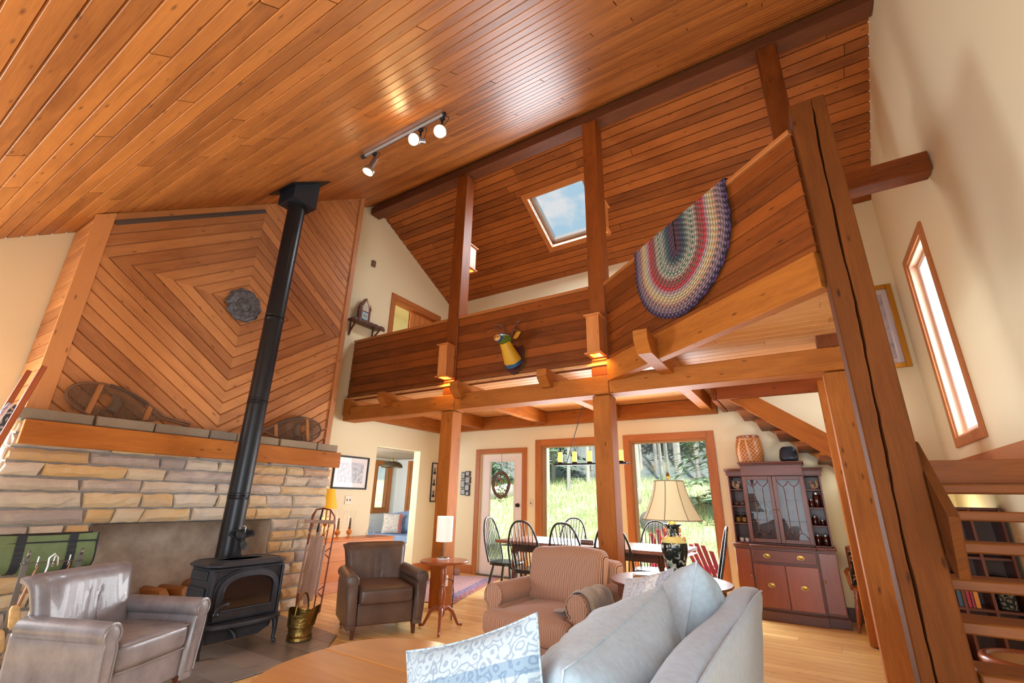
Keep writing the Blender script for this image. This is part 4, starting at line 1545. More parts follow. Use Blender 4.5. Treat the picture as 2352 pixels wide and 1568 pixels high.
# snowshoes -----------------------------------------------------------
def snowshoe(label, nose, tail, hw, lean, mirror=1):
    """nose, tail as (y,z) in the plane of the chimney boards"""
    N_, T_ = Vector((0, nose[0], nose[1])), Vector((0, tail[0], tail[1]))
    ax = (T_ - N_)
    ln = ax.length
    ax.normalize()
    sd = Vector((0, -ax.z, ax.y))
    if sd.z < 0:
        sd = -sd
    xo = lambda z: XB + .05 + lean * max(0, 2.25 - z)
    org = Vector((0, 0, 0))
    t = thing('snowshoe', label, 'snowshoe', (XB + .05, (nose[0] + tail[0]) / 2, 1.885), group='pair of old snowshoes on the mantel')
    off = Vector((XB + .05, (nose[0] + tail[0]) / 2, 1.885))
    def wdt(s):
        if s < .68:
            return hw * (math.sin(PI * min(1, (s / .68)) ** .62 * .5 + 0) ** .8 if s < .3 else 1) if s < .3 else hw * (math.cos((s - .3) / .5 * PI / 2) ** .9 if s < .8 else 0)
        return max(.012, hw * math.cos((s - .3) / .5 * PI / 2) ** .9 if s < .79 else .012)
    def wd(s):
        if s <= .3:
            return hw * math.sqrt(max(0, 1 - ((.3 - s) / .3) ** 2))
        if s < .78:
            return max(.012, hw * (1 - ((s - .3) / .48) ** 1.6))
        return .012
    def pt(s, w_):
        p = N_ + ax * (ln * s) + sd * w_
        p = Vector((XB + .05 + lean * max(0, 2.25 - p.z), p.y, p.z))
        return p - off
    S_ = [i / 40 for i in range(41)]
    m = MB()
    up_ = [pt(s, wd(s)) for s in S_]
    dn = [pt(s, -wd(s)) for s in S_]
    m.tube(up_ [::-1] + dn[1:], .011, 8)
    m.build('frame', P['snowframe'], t)
    for s in (.2, .62):
        m = MB()
        m.beam(pt(s, -wd(s)) , pt(s, wd(s)), .045, .014, (1, 0, 0), .003)
        m.build('crossbar', W['ash'], t)
    m = MB()
    def seg(p, q):
        m.tube([p, q], .0027, 3, cap=False)
    def line(a, b, s0, s1, skip=True):
        # points in (s,w) space; keep pieces inside outline
        k = 40
        run = None
        for i in range(k + 1):
            s = a[0] + (b[0] - a[0]) * i / k
            w_ = a[1] + (b[1] - a[1]) * i / k
            ins = s0 < s < s1 and abs(w_) < wd(s) and not (skip and .215 < s < .33 and abs(w_) < hw * .38)
            if ins and run is None:
                run = (s, w_)
            if (not ins or i == k) and run is not None:
                seg(pt(*run), pt(s, w_))
                run = None
    sp = .019 / ln
    x = 0
    while x < .78:
        line((x, -hw), (x, hw), .02, .78)
        x += sp * 1.15
    for sg in (-1, 1):
        x = -.5
        while x < 1.2:
            line((x, -hw), (x + sg * 2 * hw * .6 / ln, hw), .02, .78)
            x += sp * 1.1
    m.build('lacing', P['rawhide'], t, smooth=False)
    for sg in (-1, 1):
        m = MB()
        for i in range(26):
            s = .26 + .33 * i / 26
            c = pt(s, sg * wd(s))
            m.tube([c + (pt(s + .0125, sg * wd(s + .0125)) - c) * k for k in range(2)], .0155, 8)
        m.build('rawhide_wrap', P['rawdark'], t)
    m = MB()
    c = pt(.34, 0)
    px = Vector((.012, 0, 0))
    m.slab(lambda u, v: pt(.30 + .08 * u + .02 * math.sin(3 * v), (v - .5) * hw * .9) + px + Vector((.012 * math.sin(PI * u), 0, 0)), 6, 8, .006)
    loop = [pt(.33, 0) + px * 1.6 + sd * (.0 - .13 * math.sin(PI * i / 14) ** .7) + ax * (.055 * math.sin(2 * PI * i / 14)) for i in range(15)]
    for p in loop:
        p.z = max(p.z, .006)
    m.tube(loop, .004, 6)
    loop = [pt(.33, .02) + px * 1.6 + sd * (.05 * math.sin(PI * i / 10)) + ax * (.06 * i / 10) for i in range(11)]
    m.tube(loop, .004, 6)
    m.build('binding', P['rope'].copy() if False else P['rawhide'], t)
    return t


snowshoe('large snowshoe leaning on the chimney boards, left of the stovepipe', (1.27, 2.085), (2.30, 1.925), .155, .10)
snowshoe('snowshoe leaning on the chimney boards, right of the stovepipe', (3.88, 2.08), (2.86, 1.935), .158, .10)
# silver medallion
md = thing('wall_medallion', 'round scalloped silver medallion in the middle of the diamond boards', 'medallion', (XB + .004, 2.593, 3.415))
mb = MB()
fnl = lambda t, z: 1
sc10 = lambda t, z: 1 - .12 * (1 - abs(math.sin(5 * t))) if z < .03 else 1
rot = RY(PI / 2)
mb.lathe([(.212, 0), (.214, .012), (.205, .02), (.196, .012), (.188, .016), (.17, .024), (.15, .016), (.13, .02)], 120, (0, 0, 0), rot, fn=lambda t, z: 1 - .10 * (1 - abs(math.sin(5 * t)) ** .7), cap=False)
mb.build('petal_rim', P['silver'], md)
mb = MB()
mb.lathe([(.14, .008), (.13, .02), (.1, .016), (.088, .02), (.084, .03), (.078, .02), (.06, .018), (.045, .028), (.03, .03), (.018, .04), (0, .045)], 60, (0, 0, 0), rot, fn=lambda t, z: 1 + .012 * math.sin(20 * t))
for i in range(10):
    a = 2 * PI * (i + .5) / 10
    mb.lathe([(.03, 0), (.026, .008), (.012, .012), (0, .016)], 12, (.014, .155 * math.cos(a), .155 * math.sin(a)), rot)
for i in range(12):
    a = 2 * PI * i / 12
    mb.lathe([(.01, 0), (.008, .006), (0, .009)], 8, (.022, .052 * math.cos(a), .052 * math.sin(a)), rot)
mb.build('embossed_centre', P['silver'], md)


# ================================================================== SEATING
def club_chair(label, lm, loc, rz, dy=0):
    t = thing('club_armchair', label, 'armchair', loc, rz, 'leather club chairs')
    # seat rail
    m = MB()
    m.soft((.54, .60, .20), .02, (4, 4, 3), (0, -.03, .20))
    m.build('seat_base', lm, t)
    m = MB()
    m.soft((.53, .60, .15), .045, (10, 10, 2), (0, -.055, .345), fn=lambda x, y, z: (x, y - .012 * (1 - (x / .27) ** 2), z + (.022 * (1 - (x / .28) ** 2) * (1 - (y / .32) ** 2) if z > 0 else 0)))
    for zz in (.275, .41):
        pts = [(x, y - .055 - .012 * (1 - (x / .27) ** 2), zz) for x, y in [(-.255, -.27), (-.245, -.293), (-.2, -.3), (0, -.3), (.2, -.3), (.245, -.293), (.255, -.27)]]
        m.tube(pts, .005, 6)
    m.build('seat_cushion', lm, t)
    for sx in (-1, 1):
        m = MB()
        prof = [(.0, .09), (.082, .09), (.094, .3), (.098, .42)]
        c = (.052, .50)
        prof += [(c[0] + .062 * math.cos(a), c[1] + .058 * math.sin(a)) for a in [R(-50) + R(280) * i / 14 for i in range(15)]]
        prof += [(.0, .42)]
        prof = [(sx * (p[0] + .268), p[1]) for p in prof]
        # loft along the depth: the arm top rises a little and fans out to the front
        ys = [-.365, -.36, -.30, -.15, 0, .15, .30]
        rings = []
        for i, y in enumerate(ys):
            k = (.35 - y) / .7
            s_ = .9 if i == 0 else 1
            cx, cz = sum(p[0] for p in prof) / len(prof), sum(p[1] for p in prof) / len(prof)
            rings.append([m.add((cx + (p[0] - cx) * s_ + sx * .022 * k * (p[1] / .5), y, cz + (p[1] - cz) * s_ - .006 * k)) for p in prof])
        n = len(prof)
        for a, b in zip(rings, rings[1:]):
            for i in range(n):
                j = (i + 1) % n
                q = [a[i], a[j], b[j], b[i]]
                m.face(q if sx < 0 else q[::-1], [(0, 0)] * 4)
        m.face(rings[0] if sx > 0 else rings[0][::-1], [(0, 0)] * n)
        m.face(rings[-1][::-1] if sx > 0 else rings[-1], [(0, 0)] * n)
        arm = m.build('arm', lm, t, angle=50)
        m = MB()
        pts = [Vector(mv) for mv in [(p[0] + sx * .022 * (p[1] / .5), -.366, p[1] - .006) for p in prof]]
        cx, cz = sum(p.x for p in pts) / n, sum(p.z for p in pts) / n
        m.tube([(cx + (p.x - cx) * .86, -.367, cz + (p.z - cz) * .88) for p in pts], .0055, 6, closed=True)
        m.build('piping', lm, arm)
    # back: curved shell with rolled top edge and creases
    m = MB()
    def bk(u, v):
        x = (u - .5) * 2
        roll = max(0, (v - .84) / .16)
        crease = sum(.007 * math.exp(-((x - c) / .045) ** 2) * math.exp(-((v - .52) / .22) ** 2) * s_ for c, s_ in ((-.05, 1), (.06, -1), (.16, 1), (-.2, -.7)))
        flare = .06 * max(0, abs(x) - .55) / .45 * v
        return (x * (.298 + .045 * v * v), .235 + .10 * v - .07 * abs(x) ** 3 * (1 - .5 * v) + .055 * roll ** 2 + crease + flare, .27 + .50 * v - .02 * roll ** 3 - .012 * abs(x) ** 4)
    m.slab(bk, 28, 22, .105)
    m.build('backrest', lm, t, angle=60)
    m = MB()
    m.soft((.66, .12, .40), .05, (6, 3, 5), (0, .315, .29), fn=lambda x, y, z: (x, y + .10 * (z + .2), z))
    m.build('outer_back', lm, t)
    for sx in (-1, 1):
        for sy in (-1, 1):
            m = MB()
            m.tube([(sx * .29, -.03 + sy * .29, .001), (sx * .285, -.03 + sy * .285, .11)], [.020, .030], 4)
            m.build('leg', W['walnut'], t)
    return t


club_chair('brown leather armchair facing the room, beside the small round side table', P['brownleather'], (-3.94, 3.78, 0), R(60))
club_chair('grey leather armchair in the left foreground, in front of the stove hearth', P['leather'], (-3.845, 1.49, .013), R(116)).scale = (1, .88, 1)

# striped armchair with a throw ------------------------------------------
sa = thing('striped_armchair', 'tan and brown striped upholstered armchair with a grey throw over its arm', 'armchair', (-1.90, 3.74, 0), R(-3))
m = MB()
m.soft((.84, .80, .22), .02, (6, 6, 3), (0, -.02, .155))
m.build('base', P['stripe_x'], sa)
m = MB()
def tc(x, y, z):
    k = 1.0 if y > -.27 else 1.30
    return (x * k, y, z + (.028 * (1 - (x / .30) ** 2) * (1 - ((y) / .42) ** 2) if z > 0 else 0))
m.soft((.58, .78, .17), .05, (14, 16, 2), (0, -.095, .36), fn=tc)
m.build('seat_cushion', P['stripe_x'], sa)
for sx in (-1, 1):
    m = MB()
    prof = [(.29, .05), (.42, .05), (.42, .44)]
    prof += [(.375 + .085 * math.cos(a), .525 + .085 * math.sin(a)) for a in [R(-55) + R(285) * i / 18 for i in range(19)]]
    prof += [(.295, .44)]
    prof = [(sx * p[0], p[1]) for p in prof]
    m.extrude(prof, .74, (0, -.335, 0), (1, 0, 0), (0, 0, 1), (0, -1, 0), bev=.012)
    m.mi[0] = 1
    arm = m.build('arm', [P['stripe_y'], P['stripe_x']], sa, angle=50)
    m = MB()
    m.tube([(p[0] * .985, -.336, p[1]) for p in prof], .006, 6, closed=True)
    m.build('piping', P['stripe_x'], arm)
m = MB()
m.soft((.80, .20, .60), .05, (8, 3, 8), (0, .36, .46), fn=lambda x, y, z: (x, y + .14 * (z + .3), z + .02 * (1 - (x / .4) ** 2)))
m.build('backrest', P['stripe_x'], sa)
m = MB()
m.soft((.70, .20, .44), .07, (14, 4, 12), (0, .235, .645), fn=lambda x, y, z: (x * (1 + .03 * z), y * (1 + .35 * (1 - (x / .36) ** 2) * (1 - (z / .23) ** 2)) + .22 * z, z + .012 * math.sin(x * 9 + 1) * (1 if z > 0 else 0)))
m.build('back_cushion', P['stripe_x'], sa)
for sx in (-1, 1):
    for sy in (-1, 1):
        m = MB()
        m.tube([(sx * .36, sy * .33 - .02, .001), (sx * .36, sy * .33 - .02, .05)], [.022, .03], 10)
        m.build('foot', W['walnut'], sa)
# throw draped over the right arm
m = MB()
g = random.Random(3)
def thr(u, v):
    # v: across the arm (inside -> outside), u: along the arm
    s_ = v * 1.12 - .36
    r_ = .098
    cx, cz = .375, .525
    if s_ < -.12:
        x, z = cx - r_ - .012 - .10 * min(1, (-.12 - s_) * 5), cz - .02 + (s_ + .12) * .55
        z = max(z, .478)
    elif s_ < .19:
        a = PI - (s_ + .12) / .31 * PI
        x, z = cx + r_ * math.cos(a), cz + r_ * math.sin(a)
    else:
        x, z = cx + r_ + .012, cz - (s_ - .19)
    y = -.31 + .40 * u + .03 * math.sin(v * 5) - .05 * v
    k = .010 * math.sin(u * 14 + v * 3) + .006 * math.sin(u * 31)
    return (x + k * (.6 if s_ > .19 else .2), y, z + (k * .5 if s_ < .19 else .0) + .02 * math.sin(u * 5) * (1 if s_ > .5 else 0))
m.slab(thr, 30, 44, .016)
tw = solo(m, 'throw_blanket', P['throw'], 'folded grey wool throw hanging over the right arm of the striped armchair', 'blanket', (-1.90, 3.74, 0), R(-3), angle=70)

# sofa ------------------------------------------------------------------
so = thing('sofa', 'pale grey slipcovered sofa seen from its end, in the right foreground', 'sofa', (-.86, 2.1, 0))
m = MB()
m.soft((.86, 2.40, .34), .03, (6, 14, 3), (-.02, 0, .21))
m.build('base', P['slipcover'], so)
m = MB()
m.soft((.14, 2.44, .66), .05, (3, 20, 10), (.385, .04, .49), fn=lambda x, y, z: (x + .13 * (z + .33) + .012 * math.sin(y * 5) * (1 if z > .1 else .3), y, z - .03 * (z > .2) * (abs(y) / 1.2) ** 4))
m.tube([(.385 + .06 + .086, y, .80 - .03 * (abs(y - .04) / 1.2) ** 4 + .006) for y in [-1.1 + 2.28 * i / 20 for i in range(21)]], .006, 6)
m.build('backrest', P['slipcover'], so)
for y in (-1.1, 1.14):
    m = MB()
    m.soft((.80, .22, .48), .06, (8, 4, 6), (-.04, y, .36))
    m.build('arm', P['slipcover'], so)
for i in range(2):
    m = MB()
    m.soft((.70, .99, .16), .05, (8, 10, 2), (-.09, -.475 + i * 1.0, .44), fn=lambda x, y, z: (x, y, z + (.02 * (1 - (x / .36) ** 2) * (1 - (y / .5) ** 2) if z > 0 else 0)))
    m.build('seat_cushion', P['slipcover'], so)


def pillow(name, label, mat, c, size, th, rot, group=None, n=18, wr=.0, cat='cushion', seed=1, pinch=.12):
    """plump square cushion: size (w,h), rot = 3x3, corners pulled out, edge wrinkles"""
    g = random.Random(seed)
    ph = [g.uniform(0, 6) for _ in range(6)]
    w_, h_ = size
    m = MB()
    def side(sg):
        def fn(u, v):
            a, b = u * 2 - 1, v * 2 - 1
            e = max(0, (1 - a ** 2)) ** .48 * max(0, (1 - b ** 2)) ** .48
            px = a * w_ / 2 * (1 - pinch * (1 - b * b) * 0 - pinch * (1 - abs(b)) * .0 - pinch * .5 * (1 - b * b) * abs(a) ** 3 * 0 - pinch * (1 - b * b) * abs(a) * .6)
            pz = b * h_ / 2 * (1 - pinch * (1 - a * a) * abs(b) * .6)
            k = wr * (math.sin(a * 7 + ph[0] + 2 * b) * .6 + math.sin(b * 9 + ph[1] + 3 * a) * .6 + .5 * math.sin(a * 15 - b * 6 + ph[2])) * e
            return rot @ Vector((px, sg * (th / 2 * e + k), pz))
        return fn
    m.sheet(side(-1), n, n, .5, uvs=(w_, h_))
    m.sheet(side(1), n, n, .5, uvs=(w_, h_), flip=True)
    m.tube([rot @ Vector((w_ / 2 * a * (1 - pinch * .6 * (1 - b * b) * (abs(a) > .99)), 0, h_ / 2 * b * (1 - pinch * .6 * (1 - a * a) * (abs(b) > .99)))) for a, b in
            [(-1 + 2 * i / 12, -1) for i in range(12)] + [(1, -1 + 2 * i / 12) for i in range(12)] + [(1 - 2 * i / 12, 1) for i in range(12)] + [(-1, 1 - 2 * i / 12) for i in range(12)]], .004, 5, closed=True)
    return solo(m, name, mat, label, cat, c, 0, group, angle=80)


# cushions stand on the seat (z .53) and lean on the back
pillow('sofa_cushion', 'plump grey linen cushion leaning on the sofa back, nearest the camera', P['linen'], (-.70, 1.86, .665), (1.12, .40), .40, RZ(R(-88)) @ RX(R(-16)) @ RY(R(3)), 'grey cushions along the sofa back', 36, .016, seed=4)
pillow('sofa_cushion', 'grey linen cushion standing against the far end of the sofa back', P['linen'], (-.62, 2.82, .70), (.74, .46), .34, RZ(R(-84)) @ RX(R(-14)) @ RY(R(-12)), 'grey cushions along the sofa back', 32, .014, seed=5)
pillow('throw_pillow', 'white pillow with blue printed bands at the near end of the sofa', P['pillow_blue'], (-.90, 1.27, .63), (.52, .50), .17, RZ(R(-4)) @ RX(R(-14)) @ RY(R(-20)), 'printed throw pillows', 24, .004, seed=6)
pillow('throw_pillow', 'grey printed pillow at the far end of the sofa, by the round end table', P['pillow_grey'], (-.90, 2.92, .66), (.46, .42), .17, RZ(R(-40)) @ RX(R(-20)) @ RY(R(-16)), 'printed throw pillows', 20, .003, seed=7)

# ================================================================== TABLES
# oval drop-leaf coffee table
ct = thing('coffee_table', 'oval golden oak drop-leaf coffee table in the foreground', 'table', (-1.78, 1.92, 0))
def half(sgn, b_, n=30):
    pts = []
    for i in range(n + 1):
        a = PI * i / n
        ca, sa_ = math.cos(a), math.sin(a)
        e = 2 / 2.5
        pts.append((.60 * math.copysign(abs(ca) ** e, ca), sgn * b_ * sa_ ** e))
    return pts
for nm, sgn, b_, off in (('table_leaf', 1, .46, .004), ('tabletop', -1, .64, -.004)):
    m = MB()
    pts = [(x, y + off * 1.1) for x, y in half(sgn, b_)]
    m.extrude(pts, .024, (0, 0, .47), (1, 0, 0), (0, 1, 0), (0, 0, 1), bev=.005)
    m.build(nm, W['oak'], ct, angle=25)
m = MB()
m.box((0, -.06, .405), (.72, .62, .08), .004)
m.build('apron', W['oak'], ct)
for sx in (-1, 1):
    for sy in (-1, 1):
        m = MB()
        m.lathe([(.018, .001), (.022, .04), (.016, .06), (.024, .16), (.026, .26), (.018, .30), (.028, .33), (.028, .44)], 14, (sx * .32, -.06 + sy * .27, 0))
        m.build('leg', W['oak'], ct)

# round tripod side table
t = thing('side_table', 'small round tripod side table beside the brown leather armchair', 'table', (-3.36, 4.10, 0))
m = MB()
m.lathe([(0, .612), (.235, .612), (.25, .62), (.252, .632), (.245, .638), (0, .638)], 48)
m.build('tabletop', W['cherry'], t)
m = MB()
m.lathe([(.022, .12), (.034, .15), (.034, .20), (.022, .225), (.028, .25), (.034, .31), (.026, .36), (.018, .39), (.026, .40), (.02, .42), (.03, .47), (.026, .53), (.018, .56), (.026, .575), (.03, .59), (.06, .608), (.06, .612)], 20)
m.build('pedestal', W['cherry'], t)
for k in range(3):
    a = [R(-54), R(76), R(185)][k]
    m = MB()
    d = Vector((math.cos(a), math.sin(a), 0))
    pts = [d * .02 + Vector((0, 0, .185)), d * .08 + Vector((0, 0, .19)), d * .14 + Vector((0, 0, .15)), d * .18 + Vector((0, 0, .08)), d * .215 + Vector((0, 0, .025)), d * .265 + Vector((0, 0, .016))]
    m.tube(pts, [.02, .021, .019, .016, .014, .015], 10)
    m.build('leg', W['cherry'], t)
# its lamp
lp = thing('table_lamp', 'small lamp with a lit white cylinder shade on the round side table', 'lamp', (-3.40, 4.12, .638))
m = MB()
m.lathe([(.062, 0), (.065, .004), (.065, .014), (.062, .018)], 30)
m.build('marble_base', plain('white_marble', S(222, 216, 212), .3, var=.25, scale=12), lp)
m = MB()
m.lathe([(.058, .018), (.058, .026), (.012, .032), (.008, .036), (.008, .30), (.0, .30)], 20)
m.build('stem', P['darksteel'], lp)
m = MB()
m.lathe([(.086, .175), (.086, .425)], 40, cap=False)
m.lathe([(.084, .425), (.084, .175)], 40, cap=False)
m.build('lamp_shade', P['shade_white'], lp)
m = MB()
m.tube([(.03, 0, .18), (.03, 0, .09)], .0015, 5)
m.lathe([(0, -.006), (.005, 0), (0, .006)], 8, (.03, 0, .085))
m.build('pull_chain', P['brass'], lp)
light('table_lamp_bulb', 'POINT', (-3.40, 4.12, 1.10), 5, (1, .78, .5), size=.04)
m = MB()
m.tube([(-3.40, 4.19, .645), (-3.42, 4.31, .63), (-3.44, 4.37, .58), (-3.45, 4.38, .30), (-3.46, 4.40, .03), (-3.50, 4.46, .008), (-3.62, 4.58, .008), (-3.68, 4.66, .06), (-3.70, 4.72, .20), (-3.76, 4.76, .33), (-3.86, 4.77, .335)], .004, 6)
solo(m, 'lamp_cord', P['cord'], 'black lamp cord running from the side table to the post outlet', 'cord')
m = MB()
m.box((0, 0, 0), (.07, .02, .115), .004)
o = solo(m, 'outlet_box', P['white'], 'white outlet box low on the right side of the left post', 'outlet', (-3.877, 4.775, .31), R(90))
m = MB()
for z in (-.025, .025):
    m.lathe([(0, 0), (.016, 0), (.016, .004), (0, .004)], 14, (0, -.011, z), RX(PI / 2))
m.build('socket', P['white'], o)

# round end table behind the sofa
t = thing('end_table', 'round mahogany end table behind the sofa under the big lamp', 'table', (-1.0, 3.88, 0))
m = MB()
m.lathe([(0, .676), (.40, .676), (.43, .682), (.44, .692), (.435, .70), (0, .70)], 64)
m.build('tabletop', W['mahog'], t)
m = MB()
m.lathe([(.37, .585), (.385, .59), (.385, .676), (.37, .676)], 64, cap=False)
m.build('apron', W['mahog'], t)
for k in range(4):
    a = R(45 + 90 * k)
    m = MB()
    m.lathe([(.014, .001), (.016, .03), (.024, .3), (.03, .55), (.034, .585), (.034, .676)], 14, (.33 * math.cos(a), .33 * math.sin(a), 0))
    m.build('leg', W['mahog'], t)
# big lamp with oriental vase
lp = thing('table_lamp', 'big table lamp with a bell shade and a dark green painted vase', 'lamp', (-.955, 3.92, .70))
m = MB()
m.lathe([(.095, .016), (.10, .022), (.10, .034), (.088, .042), (.085, .05)], 32)
for k in range(4):
    a = R(45 + 90 * k)
    d = Vector((math.cos(a), math.sin(a), 0))
    m.tube([d * .08 + Vector((0, 0, .024)), d * .105 + Vector((0, 0, .018)), d * .11 + Vector((0, 0, .006)), d * .125 + Vector((0, 0, .004))], [.010, .009, .007, .008], 8)
m.build('stand', P['oldbrass'], lp)
vm, tt, bb = newmat('famille_noire')
l = tt.links.new
tcn = nd(tt, 'ShaderNodeTexCoord')
sp = nd(tt, 'ShaderNodeSeparateXYZ')
l(tcn.outputs['Object'], sp.inputs[0])
n1 = nd(tt, 'ShaderNodeTexNoise', Scale=17.0, Detail=4.0, Roughness=.6, Distortion=.8)
l(tcn.outputs['Object'], n1.inputs['Vector'])
n2 = nd(tt, 'ShaderNodeTexNoise', Scale=11.0, Detail=2.0)
l(tcn.outputs['Object'], n2.inputs['Vector'])
motif = ramp(tt, n2.outputs['Fac'], [(.3, S(60, 110, 84)), (.46, S(214, 214, 196)), (.54, S(196, 196, 186)), (.62, S(196, 146, 96)), (.7, S(58, 120, 96))])
fac = ramp(tt, n1.outputs['Fac'], [(.53, (0, 0, 0, 1)), (.57, (1, 1, 1, 1))])
body = mix(tt, fac, S(24, 34, 32), motif)
shoulder = math_(tt, 'MULTIPLY', math_(tt, 'GREATER_THAN', sp.outputs[2], .262), math_(tt, 'LESS_THAN', sp.outputs[2], .305))
body = mix(tt, shoulder, body, S(196, 190, 128))
footb = math_(tt, 'LESS_THAN', sp.outputs[2], .085)
l(mix(tt, footb, body, S(104, 110, 88)), bb.inputs['Base Color'])
bb.inputs['Roughness'].default_value = .12
m = MB()
m.lathe([(.062, .05), (.064, .085), (.068, .09), (.09, .17), (.098, .22), (.097, .25), (.088, .275), (.06, .30), (.044, .315), (.042, .35), (.05, .375), (.066, .388), (.066, .396), (.05, .396)], 40)
m.build('vase', vm, lp)
for k in range(2):
    for z, rr in ((.35, .05), (.288, .078)):
        m = MB()
        a = PI * k + .3
        c = Vector((rr * math.cos(a), rr * math.sin(a), z))
        m.soft((.022, .016, .034), .007, (2, 2, 2), c)
        m.build('lug', plain('coral_glaze', S(196, 130, 76), .3), lp)
shm, tt, bb = newmat('lit_silk_shade')
l = tt.links.new
tcn = nd(tt, 'ShaderNodeTexCoord')
bb.inputs['Base Color'].default_value = S(226, 206, 162)
bb.inputs['Roughness'].default_value = .7
bb.inputs['Emission Color'].default_value = (1, .78, .42, 1)
bb.inputs['Emission Strength'].default_value = .16
bb.inputs['Sheen Weight'].default_value = .3
def shade_r(v):
    return .113 + .112 * (v ** 1.7 * .75 + v * .25)
m = MB()
prof = [(shade_r(v), .715 - .29 * v) for v in [i / 12 for i in range(13)]]
m.lathe(prof, 64, fn=lambda t, z: 1 - .035 * abs(math.sin(4 * t)) ** 1.5, cap=False)
m.lathe([(r_ - .003, z) for r_, z in prof[::-1]], 64, fn=lambda t, z: 1 - .035 * abs(math.sin(4 * t)) ** 1.5, cap=False)
sh = m.build('lamp_shade', shm, lp, angle=60)
m = MB()
for k in range(8):
    a = 2 * PI * k / 8
    m.tube([((r_ + .001) * math.cos(a), (r_ + .001) * math.sin(a), z) for r_, z in prof], .0035, 6)
for i in (0, 12):
    m.tube([((prof[i][0] + .001) * (1 - .035 * abs(math.sin(4 * a)) ** 1.5) * math.cos(a), (prof[i][0] + .001) * (1 - .035 * abs(math.sin(4 * a)) ** 1.5) * math.sin(a), prof[i][1]) for a in [2 * PI * j / 64 for j in range(64)]], .004, 6, closed=True)
m.build('shade_braid', plain('taupe_braid', S(150, 126, 98), .8), sh)
m = MB()
m.lathe([(.03, .396), (.022, .41), (.008, .42), (.008, .70), (.012, .715), (.006, .722), (.006, .735), (.016, .75), (.012, .772), (0, .785)], 16)
m.build('finial_rod', P['brass'], lp)
light('big_lamp_bulb', 'POINT', (-.955, 3.92, 1.27), 7, (1, .76, .44), size=.05)
m = MB()
m.soft((.17, .13, .05), .006, (3, 3, 2), (0, 0, .026))
o = solo(m, 'wooden_box', W['ash'], 'small wooden box with a dark green lid on the end table', 'box', (-1.12, 3.66, .70), R(18))
m = MB()
m.box((0, 0, .053), (.14, .10, .004), .001)
m.build('lid_panel', plain('green_leather', S(66, 92, 82), .5), o)

# ================================================================== DINING
dt = thing('dining_table', 'long dark-edged dining table in front of the picture windows', 'table', (-2.42, 5.83, 0))
m = MB()
m.planks((0, 0, .75), (1, 0, 0), (0, 1, 0), (0, 0, 1), [(-1.16, -.45), (1.16, -.45), (1.16, .45), (-1.16, .45)], .18, .035, .002, .002, seed=8, v0=-.45)
m.build('tabletop', W['tabletop'], dt, smooth=False)
m = MB()
for sy in (-1, 1):
    m.box((0, sy * .36, .67), (1.9, .025, .09), .002)
for sx in (-1, 1):
    m.box((sx * .95, 0, .67), (.025, .72, .09), .002)
m.build('apron', W['walnut'], dt)
for sx in (-1, 1):
    for sy in (-1, 1):
        m = MB()
        m.lathe([(.026, .001), (.03, .06), (.022, .1), (.036, .3), (.036, .45), (.026, .55), (.038, .6), (.038, .714)], 14, (sx * .93, sy * .34, 0))
        m.build('leg', W['walnut'], dt)


def windsor(label):
    t = thing('windsor_chair', label, 'chair', group='spindle-back chairs around the dining table')
    mt = P['chairpaint']
    m = MB()
    pts = []
    for i in range(36):
        a = 2 * PI * i / 36
        c_, s_ = math.cos(a), math.sin(a)
        pts.append((.225 * math.copysign(abs(c_) ** .75, c_) * (1 - .06 * s_), .215 * math.copysign(abs(s_) ** .75, s_)))
    m.extrude(pts, .036, (0, 0, .45), (1, 0, 0), (0, 1, 0), (0, 0, 1), bev=.012)
    m.build('seat', mt, t, angle=30)
    for sx in (-1, 1):
        for sy in (-1, 1):
            m = MB()
            m.tube([(sx * .205, sy * .20, .001), (sx * .185, sy * .175, .12), (sx * .165, sy * .15, .26), (sx * .14, sy * .12, .415)], [.013, .017, .018, .014], 10)
            m.build('leg', mt, t)
        m = MB()
        m.tube([(sx * .185, -.175, .15), (sx * .185, 0, .15), (sx * .185, .175, .15)], [.008, .012, .008], 8)
        m.build('stretcher', mt, t)
    m = MB()
    m.tube([(-.185, 0, .15), (0, 0, .15), (.185, 0, .15)], [.008, .012, .008], 8)
    m.build('stretcher', mt, t)
    bow = lambda a: Vector((.225 * math.cos(a) * (1 if math.sin(a) > .0 else 1) * (1 + .04 * math.sin(a)) if True else 0, .17 + .135 * math.sin(a) ** .8, .45 + .555 * math.sin(a) ** .8))
    m = MB()
    pts = []
    for i in range(33):
        a = PI * i / 32
        s_ = max(0, math.sin(a))
        x = math.copysign(.225 * abs(math.cos(a)) ** .72, math.cos(a))
        z = .555 * s_ ** .95
        x *= .86 + .14 * min(1, z / .25)
        pts.append(Vector((x, .165 + .25 * z, .445 + z)))
    m.tube(pts, .0125, 10)
    m.build('back_bow', mt, t)
    for k in range(9):
        f = (k - 4) / 4.6
        x0 = f * .165
        # find the bow height where it crosses the fanned spindle
        best = min(pts, key=lambda p: abs(p.x - f * .215) + (0 if p.z > .55 else 9))
        m = MB()
        b0 = Vector((x0, .165, .446))
        m.tube([b0, b0.lerp(best, .35), b0.lerp(best, .7), best], [.006, .009, .006, .0045], 6)
        m.build('spindle', mt, t)
    return t


